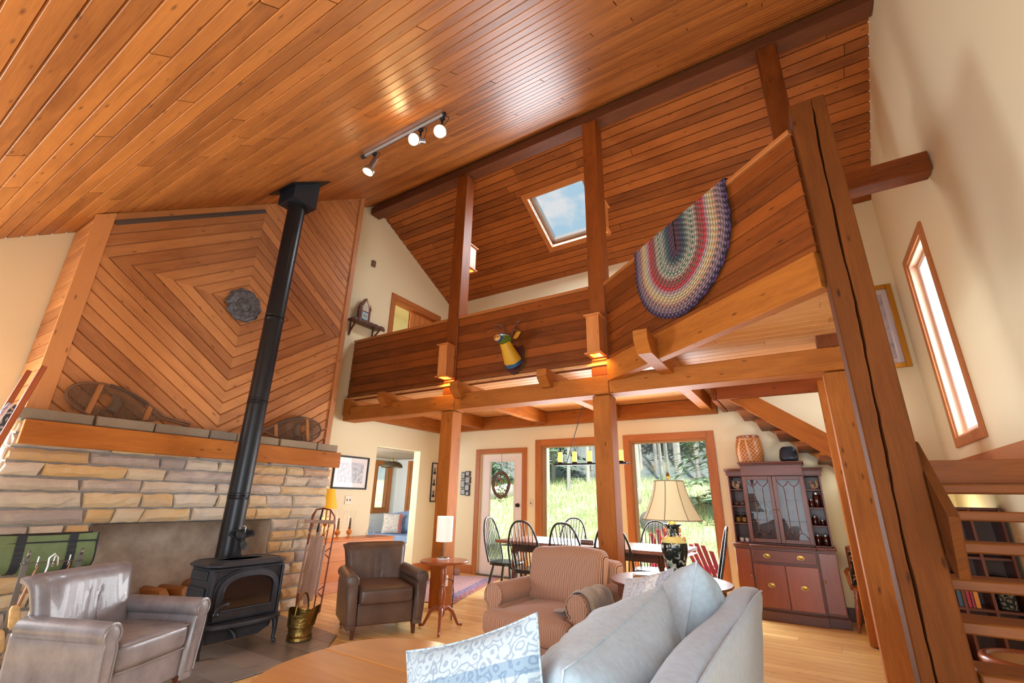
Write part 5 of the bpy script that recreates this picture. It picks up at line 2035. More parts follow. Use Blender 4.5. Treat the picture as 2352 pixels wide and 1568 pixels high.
wl = ['spindle-back chair at the door end of the dining table',
      'spindle-back chair on the near side of the dining table, second from the door',
      'spindle-back chair directly behind the striped armchair, near side of the table',
      'spindle-back chair half hidden by the timber post, near side of the table',
      'spindle-back chair across the table, in front of the left picture window',
      'spindle-back chair across the table, behind the big lamp shade',
      'spindle-back chair at the right end of the dining table, beside the china cabinet']
pos = [(-3.67, 5.80, R(90 + 4)), (-3.06, 5.42, R(180 + 3)), (-2.48, 5.42, R(180 - 2)), (-1.93, 5.40, R(180 + 4)), (-3.03, 6.36, R(2)), (-1.86, 6.38, R(-3)), (-1.16, 5.93, R(-90 + 12))]
wc = windsor(wl[0])
for i, (x, y, rz) in enumerate(pos):
    if i == 0:
        wc.location, wc.rotation_euler = (x, y, 0), (0, 0, rz)
    else:
        dup(wc, (x, y, 0), rz, wl[i])
# flowers and block on the table
fv = thing('flower_vase', 'small glass vase with yellow flowers on the dining table', 'vase', (-2.30, 5.92, .75))
m = MB()
m.lathe([(.0, .004), (.03, .004), (.034, .03), (.03, .09), (.016, .13), (.016, .16), (.022, .17)], 20, cap=False)
m.build('vase_body', P['clear'], fv)
for k, (dx, dz) in enumerate(((-.04, .24), (.05, .26), (.01, .29), (.09, .23))):
    m = MB()
    m.tube([(0, 0, .02), (dx * .5, 0, .15), (dx, 0, dz)], .0025, 5)
    fl = m.build('stem', plain('flower_stem', S(70, 110, 50), .6), fv)
    m = MB()
    for i in range(10):
        a = 2 * PI * i / 10
        m.lathe([(0, -.012), (.008, 0), (0, .012)], 6, (dx + .02 * math.cos(a), -.01, dz + .02 * math.sin(a)), RY(-a + PI / 2))
    m.lathe([(0, -.008), (.012, 0), (0, .008)], 10, (dx, -.014, dz))
    m.build('flower', plain('yellow_petals', S(240, 206, 60), .6), fl)
m = MB()
m.box((0, 0, .025), (.16, .03, .05), .002)
o = solo(m, 'wooden_sign', W['walnut'], 'small dark lettered block on the dining table', 'sign', (-2.40, 5.62, .75), R(5))
m = MB()
for k in range(6):
    x = -.06 + k * .024
    m.box((x - .006, -.016, .025), (.003, .002, .026), .0003)
    m.box((x + .004, -.016, .025), (.003, .002, .026), .0003)
    m.box((x - .001, -.016, .025 + (.011 if k % 2 else 0)), (.008, .002, .003), .0003)
m.build('lettering', P['white'], o)
# chandelier
ch = thing('chandelier', 'dark iron bar chandelier with lit amber candle glasses over the dining table', 'chandelier', (-2.53, 6.1, 1.72))
m = MB()
m.box((0, 0, .012), (1.06, .05, .024), .004)
for sx in (-1, 1):
    m.tube([(sx * .52, 0, .0), (sx * .545, 0, .005), (sx * .55, 0, .02), (sx * .54, 0, .032)], .007, 8)
m.build('bar', P['black'], ch)
for sx in (-1, 1):
    m = MB()
    m.tube([(sx * .35, 0, .024), (sx * .06, 0, .86)], .006, 8)
    m.build('rod', P['black'], ch)
m = MB()
m.lathe([(.055, .955), (.06, .96), (.06, .976), (0, .976)], 20)
m.tube([(-.06, 0, .86), (0, 0, .87), (.06, 0, .86)], .006, 8)
m.tube([(0, 0, .87), (0, 0, .96)], .008, 8)
m.build('canopy', P['black'], ch)
for k in range(5):
    x = -.45 + .225 * k
    m = MB()
    m.lathe([(.0, .024), (.03, .024), (.04, .034), (.042, .042), (.03, .042)], 20, (x, 0, 0))
    cup = m.build('candle_cup', P['black'], ch)
    m = MB()
    m.lathe([(.033, .042), (.034, .048), (.034, .182), (.031, .184)], 20, (x, 0, 0), cap=False)
    m.build('candle_glass', P['candle'], cup)
    light('candle_bulb', 'POINT', (-2.53 + x, 6.1, 1.85), 7.0, (1, .66, .25), size=.03)


# ================================================================== CHINA CABINET
cc = thing('china_cabinet', 'tall mahogany breakfront china cabinet under the stairs, beside the right picture window', 'cabinet', (-.38, 6.88, 0))
M_, MR = W['mahog'], W['mahog_red']
ys, yc, yb = -.21, -.26, .26        # side front, centre front, back
xl, x1, x2, xr = -.525, -.335, .335, .525
def frames(m, x0, x1_, z0, z1, y, w_=.03, t=.02):
    m.box((x0 + w_ / 2, y, (z0 + z1) / 2), (w_, t, z1 - z0), .002)
    m.box((x1_ - w_ / 2, y, (z0 + z1) / 2), (w_, t, z1 - z0), .002)
    m.box(((x0 + x1_) / 2, y, z0 + w_ / 2), (x1_ - x0 - 2 * w_, t, w_), .002)
    m.box(((x0 + x1_) / 2, y, z1 - w_ / 2), (x1_ - x0 - 2 * w_, t, w_), .002)
m = MB()
m.box((0, (ys + yb) / 2 + .006, .43), (1.04, yb - ys - .012, .66), .002)
m.box((0, (yc + yb) / 2 + .006, .43), (.665, yb - yc - .012, .66), .002)
m.build('base_carcass', M_, cc)
m = MB()
for (a, b, y) in ((xl - .012, x1, ys), (x1 - .006, x2 + .006, yc), (x2, xr + .012, ys)):
    m.box(((a + b) / 2, (y + yb) / 2 - .01, .05), (b - a, yb - y + .02, .098), .003)
    m.box(((a + b) / 2, (y + yb) / 2 - .005, .105), (b - a - .004, yb - y + .01, .012), .003)
m.build('plinth', W['walnut'], cc)
m = MB()
for (a, b, y) in ((xl - .008, x1, ys), (x1 - .006, x2 + .006, yc), (x2, xr + .008, ys)):
    m.box(((a + b) / 2, (y + yb) / 2 - .012, .785), (b - a, yb - y + .024, .022), .006)
    m.box(((a + b) / 2, (y + yb) / 2 - .006, .766), (b - a - .006, yb - y + .012, .016), .004)
m.build('counter', M_, cc)
def knob(parent, x, y, z, r_=.013):
    m = MB()
    m.lathe([(.006, 0), (.005, .008), (r_, .014), (r_ * .9, .022), (0, .026)], 14, (x, y, z), RX(PI / 2))
    m.build('knob', P['brass'], parent)
def oval_pull(parent, x, y, z):
    m = MB()
    m.lathe([(.040, 0), (.038, .004), (.032, .003), (.02, .005), (0, .006)], 28, (x, y, z), RX(PI / 2) @ Matrix.Diagonal((1, .68, 1)))
    m.tube([(x - .026, y - .006, z + .006), (x - .022, y - .014, z - .012), (x, y - .016, z - .02), (x + .022, y - .014, z - .012), (x + .026, y - .006, z + .006)], .003, 6)
    m.build('pull', P['brass'], parent)
for i, (a, b) in enumerate(((xl + .012, x1 - .012), (x2 + .012, xr - .012))):
    m = MB()
    m.box(((a + b) / 2, ys - .004, .435), (b - a, .018, .60), .003)
    d = m.build('door', MR, cc)
    knob(d, b - .018 if i == 0 else a + .018, ys - .013, .45)
for i, (a, b) in enumerate(((x1 + .015, -.004), (.004, x2 - .015))):
    m = MB()
    m.box(((a + b) / 2, yc - .004, .36), (b - a, .018, .45), .003)
    d = m.build('door', MR, cc)
    oval_pull(d, (a + b) / 2, yc - .013, .37)
m = MB()
m.box((0, yc - .004, .675), (x2 - x1 - .03, .018, .125), .003)
d = m.build('drawer', M_, cc)
oval_pull(d, -.17, yc - .013, .68)
oval_pull(d, .17, yc - .013, .68)
# hutch
hy, hyc = -.15, -.19
HZ0, HZ1 = .797, 1.585
m = MB()
m.box((0, yb - .008, (HZ0 + HZ1) / 2), (1.0, .012, HZ1 - HZ0), .001)
for x in (-.498, -.332, .332, .498):
    m.box((x, (hy + yb) / 2, (HZ0 + HZ1) / 2), (.018, yb - hy, HZ1 - HZ0), .002)
m.box((0, (hy + yb) / 2, HZ1 + .006), (1.014, yb - hy, .014), .002)
m.box((0, (hy + yb) / 2, HZ0 + .006), (1.014, yb - hy, .012), .002)
m.build('hutch_carcass', M_, cc)
for sx in (-1, 1):
    for z in (1.02, 1.22, 1.42):
        m = MB()
        m.box((sx * .415, (hy + yb) / 2, z), (.148, yb - hy - .02, .012), .002)
        m.build('side_shelf', M_, cc)
m = MB()
for z in (1.05, 1.30):
    m.box((0, .05, z), (.64, .36, .010), .002)
m.build('inner_shelves', M_, cc)
m = MB()
for (a, b, y) in ((xl, x1, hy), (x2, xr, hy)):
    m.box(((a + b) / 2, (y + yb) / 2, 1.62), (b - a, yb - y, .06), .003)
    m.box(((a + b) / 2, (y + yb) / 2 - .02, 1.67), (b - a + .05, yb - y + .04, .018), .006)
    m.box(((a + b) / 2, (y + yb) / 2 - .012, 1.654), (b - a + .03, yb - y + .024, .012), .004)
m.box((0, (hyc + yb) / 2, 1.655), (.68, yb - hyc, .13), .003)
m.box((0, (hyc + yb) / 2 - .02, 1.745), (.73, yb - hyc + .04, .02), .006)
m.box((0, (hyc + yb) / 2 - .012, 1.727), (.70, yb - hyc + .024, .014), .004)
for i in range(44):
    m.box((-.345 + .69 * i / 43, hyc - .012, 1.712), (.008, .010, .010), .001)
for sx in (-1, 1):
    for i in range(12):
        m.box((sx * (.35 + .19 * i / 11), hy - .010, 1.640), (.008, .010, .010), .001)
m.build('cornice', M_, cc)
for i, (a, b) in enumerate(((-.332, -.002), (.002, .332))):
    m = MB()
    frames(m, a, b, HZ0 + .02, HZ1 - .005, hyc + .012, .042, .022)
    d = m.build('glass_door', M_, cc)
    x0, x1_, z0, z1 = a + .042, b - .042, HZ0 + .062, HZ1 - .047
    m = MB()
    xm = (x0 + x1_) / 2
    w_ = x1_ - x0
    yq = hyc + .006
    bars = [[(x0 + w_ * .22, z1), (x0 + w_ * .30, z1 - .10), (x0 + w_ * .30, z1 - .14)], [(x1_ - w_ * .22, z1), (x1_ - w_ * .30, z1 - .10), (x1_ - w_ * .30, z1 - .14)]]
    q = lambda pts: m.tube([(p[0], yq, p[1]) for p in pts], .004, 6)
    for sx in (-1, 1):
        xs = xm + sx * w_ * .2
        q([(xm + sx * w_ * .5, z1 - .01), (xm + sx * w_ * .38, z1 - .055), (xm + sx * w_ * .24, z1 - .08), (xs, z1 - .13), (xs, z0 + .13), (xm + sx * w_ * .24, z0 + .08), (xm + sx * w_ * .38, z0 + .055), (xm + sx * w_ * .5, z0 + .01)])
        q([(xm, z1 - .015), (xm + sx * w_ * .1, z1 - .06), (xm + sx * w_ * .24, z1 - .08)])
        q([(xm, z0 + .015), (xm + sx * w_ * .1, z0 + .06), (xm + sx * w_ * .24, z0 + .08)])
    m.build('tracery', M_, d)
    m = MB()
    m.poly([(x0, hyc + .014, z0), (x1_, hyc + .014, z0), (x1_, hyc + .014, z1), (x0, hyc + .014, z1)])
    m.build('pane', P['cabglass'], d, smooth=False)
    knob(d, (b - .02) if i == 0 else (a + .02), hyc, 1.19, .010)
CX, CY = -.38, 6.88


def at_cab(x, y, z):
    return (CX + x, CY + y, z)


# squirrel figurines
def squirrel(label, x, z, face):
    m = MB()
    f = face
    m.lathe([(0, 0), (.030, .002), (.032, .008), (.024, .014)], 16)
    m.soft((.05, .034, .062), .017, (4, 3, 4), (0, 0, .044), fn=lambda x, y, z: (x + f * .10 * z, y, z))
    m.soft((.034, .028, .03), .0135, (3, 3, 3), (f * .016, 0, .088))
    m.soft((.018, .014, .014), .006, (2, 2, 2), (f * .034, 0, .084))
    for s_ in (-1, 1):
        m.tube([(f * .008, s_ * .008, .098), (f * .006, s_ * .010, .116)], [.005, .002], 6)
        m.tube([(f * .016, s_ * .012, .055), (f * .034, s_ * .008, .056)], [.006, .005], 6)
    m.tube([(-f * .018, 0, .018), (-f * .042, 0, .03), (-f * .05, 0, .06), (-f * .042, 0, .09), (-f * .05, 0, .105), (-f * .06, 0, .102)], [.010, .016, .02, .019, .014, .006], 10)
    solo(m, 'squirrel_figurine', plain('buff_ceramic', S(214, 176, 140), .5), label, 'figurine', at_cab(x, -.02, z), 0, 'squirrel figurines in the cabinet')


squirrel('pale squirrel figurine on the top left open shelf of the china cabinet', -.415, 1.427, 1)
squirrel('pale squirrel figurine on the top right open shelf of the china cabinet', .415, 1.427, -1)
for i, dx in enumerate((-.032, .034)):
    m = MB()
    m.soft((.062, .05, .052), .02, (4, 4, 4), (0, 0, .027), fn=lambda x, y, z: (x * (1 + .1 * math.sin(z * 80 + i)), y, z + .004 * math.sin(x * 120)))
    solo(m, 'carved_stone', plain('brown_stone', S(110, 84, 74), .5, var=.4, scale=40), ['dark knobbly stone on the second left shelf of the cabinet, left one', 'dark knobbly stone on the second left shelf of the cabinet, right one'][i], 'ornament', at_cab(-.415 + dx, -.04, 1.227), 0, 'dark stones in the cabinet')
lab_amber = plain('amber_label', S(214, 158, 64), .6, col2=S(70, 46, 26), scale=55)
for i, dx in enumerate((-.035, .035)):
    b = thing('syrup_bottle', ['dark bottle with amber label on the third left shelf, left one', 'dark bottle with amber label on the third left shelf, right one'][i], 'bottle', at_cab(-.415 + dx, -.06, 1.027), 0, 'bottles with amber labels')
    m = MB()
    m.lathe([(.0, 0), (.026, 0), (.028, .004), (.028, .07), (.024, .08), (.011, .092), (.011, .108), (0, .108)], 18)
    m.build('bottle_body', plain('dark_glass', S(40, 24, 16), .1), b)
    m = MB()
    m.lathe([(.0287, .012), (.0287, .062)], 18, cap=False)
    m.build('label_band', lab_amber, b)
    m = MB()
    m.lathe([(.013, .108), (.013, .122), (0, .122)], 14)
    m.build('cap', P['black'], b)
for i, dx in enumerate((-.03, .032)):
    b = thing('plant_pot', ['tiny white pot with a succulent on the bottom left shelf, left one', 'tiny white pot with a succulent on the bottom left shelf, right one'][i], 'pot', at_cab(-.41 + dx, -.07, .81), 0, 'tiny white pots')
    m = MB()
    m.lathe([(0, 0), (.022, 0), (.027, .04), (.023, .04), (.022, .03), (0, .03)], 18)
    m.build('pot', P['white'], b)
    m = MB()
    for k in range(9):
        a = 2.4 * k
        m.tube([(0, 0, .03), (.018 * math.cos(a), .018 * math.sin(a), .05 + .001 * k)], [.006, .002], 5)
    m.build('succulent', plain('grey_green_leaf', S(110, 118, 104), .6), b)


def jar(label, x, z, r_, h_, y=-.06):
    b = thing('preserve_jar', label, 'jar', at_cab(x, y, z), 0, 'jars of preserves in the cabinet')
    m = MB()
    m.lathe([(0, 0), (r_ * .94, 0), (r_, .005), (r_, h_ * .78), (r_ * .86, h_ * .86), (r_ * .8, h_ * .88), (0, h_ * .88)], 20)
    m.build('jar_body', plain('dark_preserve', S(66, 22, 16), .08, coat=.5), b)
    m = MB()
    m.lathe([(r_ * .86, h_ * .87), (r_ * .86, h_), (0, h_)], 20)
    m.build('lid', P['steel'], b)


jar('tall brown preserve jar on the second right shelf of the cabinet', .435, 1.227, .042, .165)
jar('small dark jar left of the tall brown jar in the cabinet', .372, 1.227, .026, .09, -.09)
jar('dark preserve jar on the third right shelf, left one', .378, 1.027, .033, .10)
jar('squat preserve jar on the third right shelf, right one', .452, 1.027, .03, .062, -.04)
jar('preserve jar on the bottom right shelf, left one', .375, .81, .036, .115, -.05)
jar('preserve jar on the bottom right shelf, right one', .453, .81, .036, .115, -.05)
# glassware behind the doors
for i, (x, z) in enumerate(((-.25, 1.307), (-.12, 1.307), (-.23, 1.057), (-.10, 1.057), (-.24, .812), (-.13, .812), (.12, 1.307), (.24, 1.307), (.14, 1.057), (.12, .812))):
    m = MB()
    m.lathe([(.03, 0), (.028, .003), (.004, .008), (.004, .06), (.02, .075), (.03, .10), (.03, .135)], 18, cap=False)
    solo(m, 'wine_glass', P['jarglass'], 'stemmed glass behind the leaded doors of the china cabinet', 'glass', at_cab(x, .02, z), 0, 'stemmed glasses in the china cabinet')
m = MB()
m.lathe([(0, 0), (.06, .002), (.085, .008), (.095, .016), (.09, .018), (.06, .01), (0, .008)], 32, (0, 0, .10), RX(R(78)))
solo(m, 'display_plate', plain('grey_plate', S(150, 152, 150), .25), 'round plate standing behind the left glass door of the cabinet', 'plate', at_cab(-.19, .16, 1.062))

# on top of the cabinet
bk = thing('pack_basket', 'tall woven pack basket with leather straps on top of the china cabinet', 'basket', at_cab(-.285, .04, 1.755))
bk.location = (CX - .22, CY + .06, 1.756)
wm, tt, bb = newmat('woven_splint')
l = tt.links.new
uvn = nd(tt, 'ShaderNodeUVMap')
ck = nd(tt, 'ShaderNodeTexChecker', Scale=40.0)
ck.inputs['Color1'].default_value = S(222, 156, 88)
ck.inputs['Color2'].default_value = S(172, 100, 48)
l(uvn.outputs[0], ck.inputs['Vector'])
l(ck.outputs[0], bb.inputs['Base Color'])
bb.inputs['Roughness'].default_value = .35
m = MB()
def bfn(t, z):
    return 1
prof = []
for i in range(30):
    v = i / 29
    prof.append((.125 + .05 * math.sin(PI * (.15 + .62 * v)) - .028 * v, .01 + .33 * v))
base = len(m.v)
seg = 64
def wv(t, z):
    k = int(round(t / (2 * PI) * seg))
    row_ = int(round((z - .01) / .33 * 29))
    return 1 + .022 * (1 if (k // 2 + row_ // 1) % 2 else -1)
m.lathe(prof, seg, fn=wv)
m.build('woven_body', wm, bk, angle=80)
m = MB()
rt_ = prof[-1][0]
m.lathe([(rt_ - .008, .32), (rt_ + .008, .322), (rt_ + .010, .345), (rt_ + .002, .352), (rt_ - .008, .345)], 48, cap=False)
m.lathe([(rt_ - .01, .335), (0, .335)], 48, cap=False)
m.build('rim', W['cherry'], bk)
m = MB()
st_ = lambda a, k: (1.05 * k * math.cos(a), 1.05 * k * math.sin(a))
for a0 in (R(238), R(262)):
    pts = []
    for i in range(12):
        v = 1 - i / 11
        r_ = (.125 + .05 * math.sin(PI * (.15 + .62 * v)) - .028 * v) * 1.05 + .012 * math.sin(PI * v) * (2.2 if a0 > R(250) else 1)
        pts.append(Vector((r_ * math.cos(a0 + .25 * (1 - v) * (1 if a0 > R(250) else -1)), r_ * math.sin(a0), .02 + .30 * v)))
    for p, q in zip(pts, pts[1:]):
        m.beam(p, q, .026, .005, (math.cos(a0), math.sin(a0), 0), .001)
m.tube([((rt_ + .012) * math.cos(R(225 + 60 * i / 10)), (rt_ + .012) * math.sin(R(225 + 60 * i / 10)), .30) for i in range(11)], .010, 6)
m.build('strap', plain('tan_leather', S(226, 184, 136), .5), bk)
ht = thing('fan_heater', 'dark domed fan heater on top of the china cabinet', 'heater', (CX + .22, CY - .0, 1.756))
m = MB()
m.soft((.21, .20, .19), .05, (8, 6, 8), (0, 0, .095), fn=lambda x, y, z: (x * (1 - .25 * ((z + .095) / .19) ** 2), y * (1 - .3 * ((z + .095) / .19) ** 2), z))
m.build('housing', plain('dark_plastic', S(52, 58, 70), .4, metal=.2), ht)
m = MB()
for k in range(6):
    m.box((-.03, -.096 + .012 * k, .05 + .019 * k), (.07, .012, .006), .001)
for k in range(3):
    m.beam((-.06 + .03 * k, -.10, .045), (-.055 + .026 * k, -.05, .15), .004, .004, (0, 1, 0), .001)
m.build('grille', P['black'], ht)
m = MB()
for k in range(4):
    m.tube([(.03 + .016 * k, -.095 + .008 * k, .03), (.028 + .014 * k, -.085 + .008 * k, .12), (.02 + .012 * k, -.05, .185)], .003, 6)
m.build('ribs', plain('blue_grey_plastic', S(96, 108, 132), .35), ht)

# wooden chair with black cushion right of the cabinet
wc2 = thing('captains_chair', 'old wooden chair with arms and turned legs, right of the china cabinet', 'chair', (.44, 6.74, 0), R(-6))
m = MB()
pts = [(.23 * math.copysign(abs(math.cos(a)) ** .6, math.cos(a)), .21 * math.copysign(abs(math.sin(a)) ** .6, math.sin(a))) for a in [2 * PI * i / 36 for i in range(36)]]
m.extrude(pts, .035, (0, 0, .43), (1, 0, 0), (0, 1, 0), (0, 0, 1), bev=.01)
m.build('seat', W['cherry'], wc2, angle=30)
for sx in (-1, 1):
    for sy in (-1, 1):
        m = MB()
        a, b = Vector((sx * .215, sy * .19, .001)), Vector((sx * .17, sy * .14, .40))
        k = [(0, .011), (.1, .014), (.18, .02), (.22, .012), (.26, .02), (.6, .024), (.74, .018), (.8, .026), (.86, .018), (.92, .026), (1, .02)]
        m.tube([a.lerp(b, t_) for t_, _ in k], [r_ for _, r_ in k], 12)
        m.build('leg', W['cherry'], wc2)
    m = MB()
    m.tube([(sx * .20, -.17, .14), (sx * .20, 0, .14), (sx * .20, .17, .14)], [.008, .012, .008], 8)
    m.build('stretcher', W['cherry'], wc2)
    m = MB()
    m.tube([(sx * .20, .17, .42), (sx * .205, .19, .60), (sx * .205, .205, .80)], [.018, .014, .016], 8)
    m.build('back_post', W['cherry'], wc2)
    m = MB()
    m.tube([(sx * .205, .19, .57), (sx * .225, .05, .58), (sx * .235, -.10, .565), (sx * .22, -.17, .53), (sx * .215, -.165, .44)], [.016, .018, .02, .018, .014], 8)
    m.build('arm', W['cherry'], wc2)
m = MB()
m.tube([(-.16, -.17, .19), (0, -.17, .19), (.16, -.17, .19)], [.008, .012, .008], 8)
m.build('stretcher', W['cherry'], wc2)
m = MB()
m.slab(lambda u, v: ((u - .5) * .44, .205 + .03 * (1 - (2 * u - 1) ** 2), .72 + .11 * v * (1 - .25 * (2 * u - 1) ** 4)), 14, 4, .022)
m.build('crest_rail', W['cherry'], wc2)
pillow('throw_pillow', 'black and cream printed pillow on the old wooden chair', P['pillow_black'], (.43, 6.735, .615), (.37, .37), .13, RZ(R(-8)) @ RX(R(-20)), 'printed throw pillows', 16, .002, seed=12)


# ================================================================== LEFT GABLE: credenza and what stands on it
cr = thing('pine_chest', 'long low pine chest along the left gable wall behind the brown armchair', 'chest', (-5.93, 4.88, 0))
m = MB()
m.planks((.205, -.80, .14), (0, 1, 0), (0, 0, 1), (1, 0, 0), [(0, 0), (1.6, 0), (1.6, .50), (0, .50)], .25, .02, .002, .001, seed=6, v0=0)
m.box((0, 0, .39), (.365, 1.598, .5), .003)
m.build('carcass', W['pinechest'], cr, smooth=False)
m = MB()
m.box((.0, 0, .07), (.40, 1.60, .138), .003)
m.build('plinth', wood('pale_plinth', S(186, 120, 84), S(220, 158, 122), rough=.5, knots=0), cr)
m = MB()
m.box((.012, 0, .652), (.42, 1.64, .022), .005)
m.build('chest_top', W['pinechest'], cr)
lp = thing('table_lamp', 'brass lamp with a lit amber pleated shade on the pine chest by the stone fireplace', 'lamp', (-5.93, 4.53, .663))
m = MB()
m.lathe([(.075, 0), (.075, .012), (.03, .025), (.016, .05), (.028, .07), (.012, .09), (.012, .17), (.03, .19), (.034, .22), (.012, .24), (.01, .42), (.02, .44), (.0, .45)], 24)
for a in (.8, 2.6):
    m.tube([(.012 * math.cos(a), .012 * math.sin(a), .30), (.05 * math.cos(a), .05 * math.sin(a), .31), (.06 * math.cos(a), .06 * math.sin(a), .35)], .006, 6)
m.build('stem', P['brass'], lp)
m = MB()
m.lathe([(.07, .68), (.135, .41)], 96, fn=lambda t, z: 1 + .02 * math.sin(48 * t), cap=False)
m.lathe([(.132, .41), (.067, .68)], 96, fn=lambda t, z: 1 + .02 * math.sin(48 * t), cap=False)
m.build('lamp_shade', P['shade_amber'], lp)
light('chest_lamp_bulb', 'POINT', (-5.93, 4.53, 1.18), 7, (1, .66, .26), size=.04)
for k, y in enumerate((4.76, 4.97)):
    cs = thing('candlestick', ['turned wooden candlestick with a glass chimney on the chest, nearest the lamp', 'turned wooden candlestick with a glass chimney on the chest, farther from the lamp'][k], 'candlestick', (-5.93, y, .663), 0, 'candlesticks on the pine chest')
    m = MB()
    m.lathe([(0, 0), (.056, 0), (.056, .008), (.04, .016), (.03, .022), (.014, .03), (.012, .04), (.03, .05), (.042, .075), (.042, .095), (.034, .105), (.016, .11), (.02, .125), (.026, .13), (.0, .13)], 24)
    m.build('turned_base', W['oak'], cs)
    m = MB()
    for j in range(2):
        m.tube([(.008 * math.cos(z * 110 + PI * j), .008 * math.sin(z * 110 + PI * j), .13 + z) for z in [i * .006 for i in range(25)]], [.012 - .0003 * i for i in range(25)], 6)
    m.build('twisted_candle', plain('dark_wax', S(92, 74, 54), .5), cs)
    m = MB()
    m.lathe([(.035, .128), (.03, .135), (.046, .18), (.05, .24), (.052, .30), (.075, .38)], 28, cap=False)
    m.build('glass_chimney', P['glass'], cs)
m = MB()
m.lathe([(0, .004), (.05, .004), (.066, .02), (.07, .05), (.055, .10), (.03, .15), (.024, .19), (.03, .24), (.034, .25)], 28, cap=False)
m.lathe([(0, .0), (.05, 0), (.068, .02), (.072, .05)], 28, cap=False)
solo(m, 'glass_carafe', P['clear'], 'clear glass carafe at the right end of the pine chest', 'carafe', (-5.90, 5.36, .663))


def picture(name, label, c, w_, h_, nx, frame_mat, fw_=.025, art=None, mat_=None, mw=0, group=None, depth=.02):
    """framed picture; nx = wall normal ('x' faces +X, 'y' faces -Y)"""
    t = thing(name, label, 'picture', c, R(90) if nx == 'x' else 0, group)
    m = MB()
    for (x, z, a, b) in ((-w_ / 2 + fw_ / 2, 0, fw_, h_), (w_ / 2 - fw_ / 2, 0, fw_, h_), (0, -h_ / 2 + fw_ / 2, w_ - 2 * fw_, fw_), (0, h_ / 2 - fw_ / 2, w_ - 2 * fw_, fw_)):
        m.box((x, -depth / 2 - .001, z), (a, depth, b), .004)
    m.build('frame', frame_mat, t)
    m = MB()
    a, b = w_ / 2 - fw_, h_ / 2 - fw_
    m.poly([(-a, -.004, -b), (a, -.004, -b), (a, -.004, b), (-a, -.004, b)], [(-a, -b), (a, -b), (a, b), (-a, b)])
    m.build('mat_board', mat_ or P['white'], t, smooth=False)
    if art:
        m = MB()
        a, b = a - mw, b - mw
        m.poly([(-a, -.006, -b), (a, -.006, -b), (a, -.006, b), (-a, -.006, b)], [(-a, -b), (a, -b), (a, b), (-a, b)])
        m.build('print', art, t, smooth=False)
    return t


artm = plain('pale_landscape_print', S(222, 222, 226), .4, col2=S(140, 150, 160), scale=26)
pc = picture('framed_picture', 'black-framed pale landscape print on the left gable wall above the pine chest', (XG + .003, 5.04, 1.60), .68, .50, 'x', P['black'], .025, artm, P['white'], .07)
m = MB()
m.poly([(-.31, -.012, -.22), (.31, -.012, -.22), (.31, -.012, .22), (-.31, -.012, .22)])
m.build('glazing', glass('print_glazing', refl=.6), pc, smooth=False)
pt = picture('framed_portraits', 'narrow black frame with three old portraits, half behind the left post', (XG + .003, 7.03, 1.53), .17, .72, 'x', P['black'], .018, None, plain('ivory_mat', S(226, 214, 196), .6))
for k in range(3):
    m = MB()
    z = .21 - .21 * k
    m.box((0, -.006, z), (.088, .003, .135), .0005)
    ph = m.build('portrait', plain('photo_grey', S(196, 186, 172), .5), pt)
    m = MB()
    m.lathe([(0, 0), (.02, 0), (.02, .002), (0, .002)], 16, (0, -.008, z + .022), RX(PI / 2) @ Matrix.Diagonal((.85, 1.15, 1)))
    m.extrude([(-.038, -.065), (.038, -.065), (.036, -.03), (.016, -.008), (-.016, -.008), (-.036, -.03)], .002, (0, -.009, z), (1, 0, 0), (0, 0, 1), (0, -1, 0))
    m.build('sitter', plain('photo_dark', S(58, 52, 50), .5), ph)
co = thing('photo_collage', 'black collage frame of small photos on the back wall just right of the left post', 'picture', (-5.46, YB - .002, 1.52))
g = random.Random(2)
for k, (x, z, w_, h_) in enumerate(((.04, .165, .11, .09), (-.06, .13, .09, .13), (.045, .05, .12, .12), (-.06, -.02, .10, .14), (.04, -.085, .11, .12), (-.05, -.16, .11, .11), (.05, -.19, .09, .08))):
    m = MB()
    m.box((x, -.012, z), (w_, .022, h_), .003)
    f = m.build('photo_frame', P['black'], co)
    m = MB()
    m.box((x, -.024, z), (w_ - .03, .003, h_ - .03), .0005)
    m.build('photo', plain('small_photo', S(190, 186, 180), .4, col2=S(90, 86, 84), scale=40), f)
gp = picture('gilt_picture', 'gold-framed print on the back wall up in the right corner, beside the cracked post', (.98, YB - .003, 3.44), .66, 1.12, 'y', plain('gold_leaf', S(196, 142, 52), .35, metal=.7), .06, plain('pale_print', S(196, 190, 200), .3, col2=S(150, 150, 168), scale=5), plain('lilac_mat', S(214, 206, 212), .6), .06, depth=.03)
m = MB()
m.poly([(-.27, -.014, -.5), (.27, -.014, -.5), (.27, -.014, .5), (-.27, -.014, .5)])
m.build('glazing', P['mirrorblue'], gp, smooth=False)


def plate(label, loc, rz, w_, h_, togg):
    t = thing('switch_plate' if togg else 'outlet_plate', label, 'switch' if togg else 'outlet', loc, rz)
    m = MB()
    m.box((0, -.004, 0), (w_, .008, h_), .002)
    m.build('cover', plain('ivory_plastic', S(226, 214, 186), .4), t)
    for x in togg:
        m = MB()
        m.box((x, -.012, 0), (.012, .010, .028), .002)
        m.build('toggle', P['black'], t)


plate('double switch plate under the framed landscape print', (XG + .002, 5.06, 1.19), R(90), .13, .125, (-.028, .028))
plate('single light switch between the glazed door and the left picture window', (-4.06, YB - .002, 1.19), 0, .075, .125, (0,))
# thermostat box high on the gable
m = MB()
m.box((0, -.02, 0), (.075, .038, .12), .004)
m.box((0, -.042, -.01), (.05, .006, .06), .002)
solo(m, 'doorbell_chime', plain('brown_box', S(122, 96, 70), .6), 'small brown box high on the left gable wall near the ridge', 'chime box', (XG + .002, 4.94, 5.27), R(90))
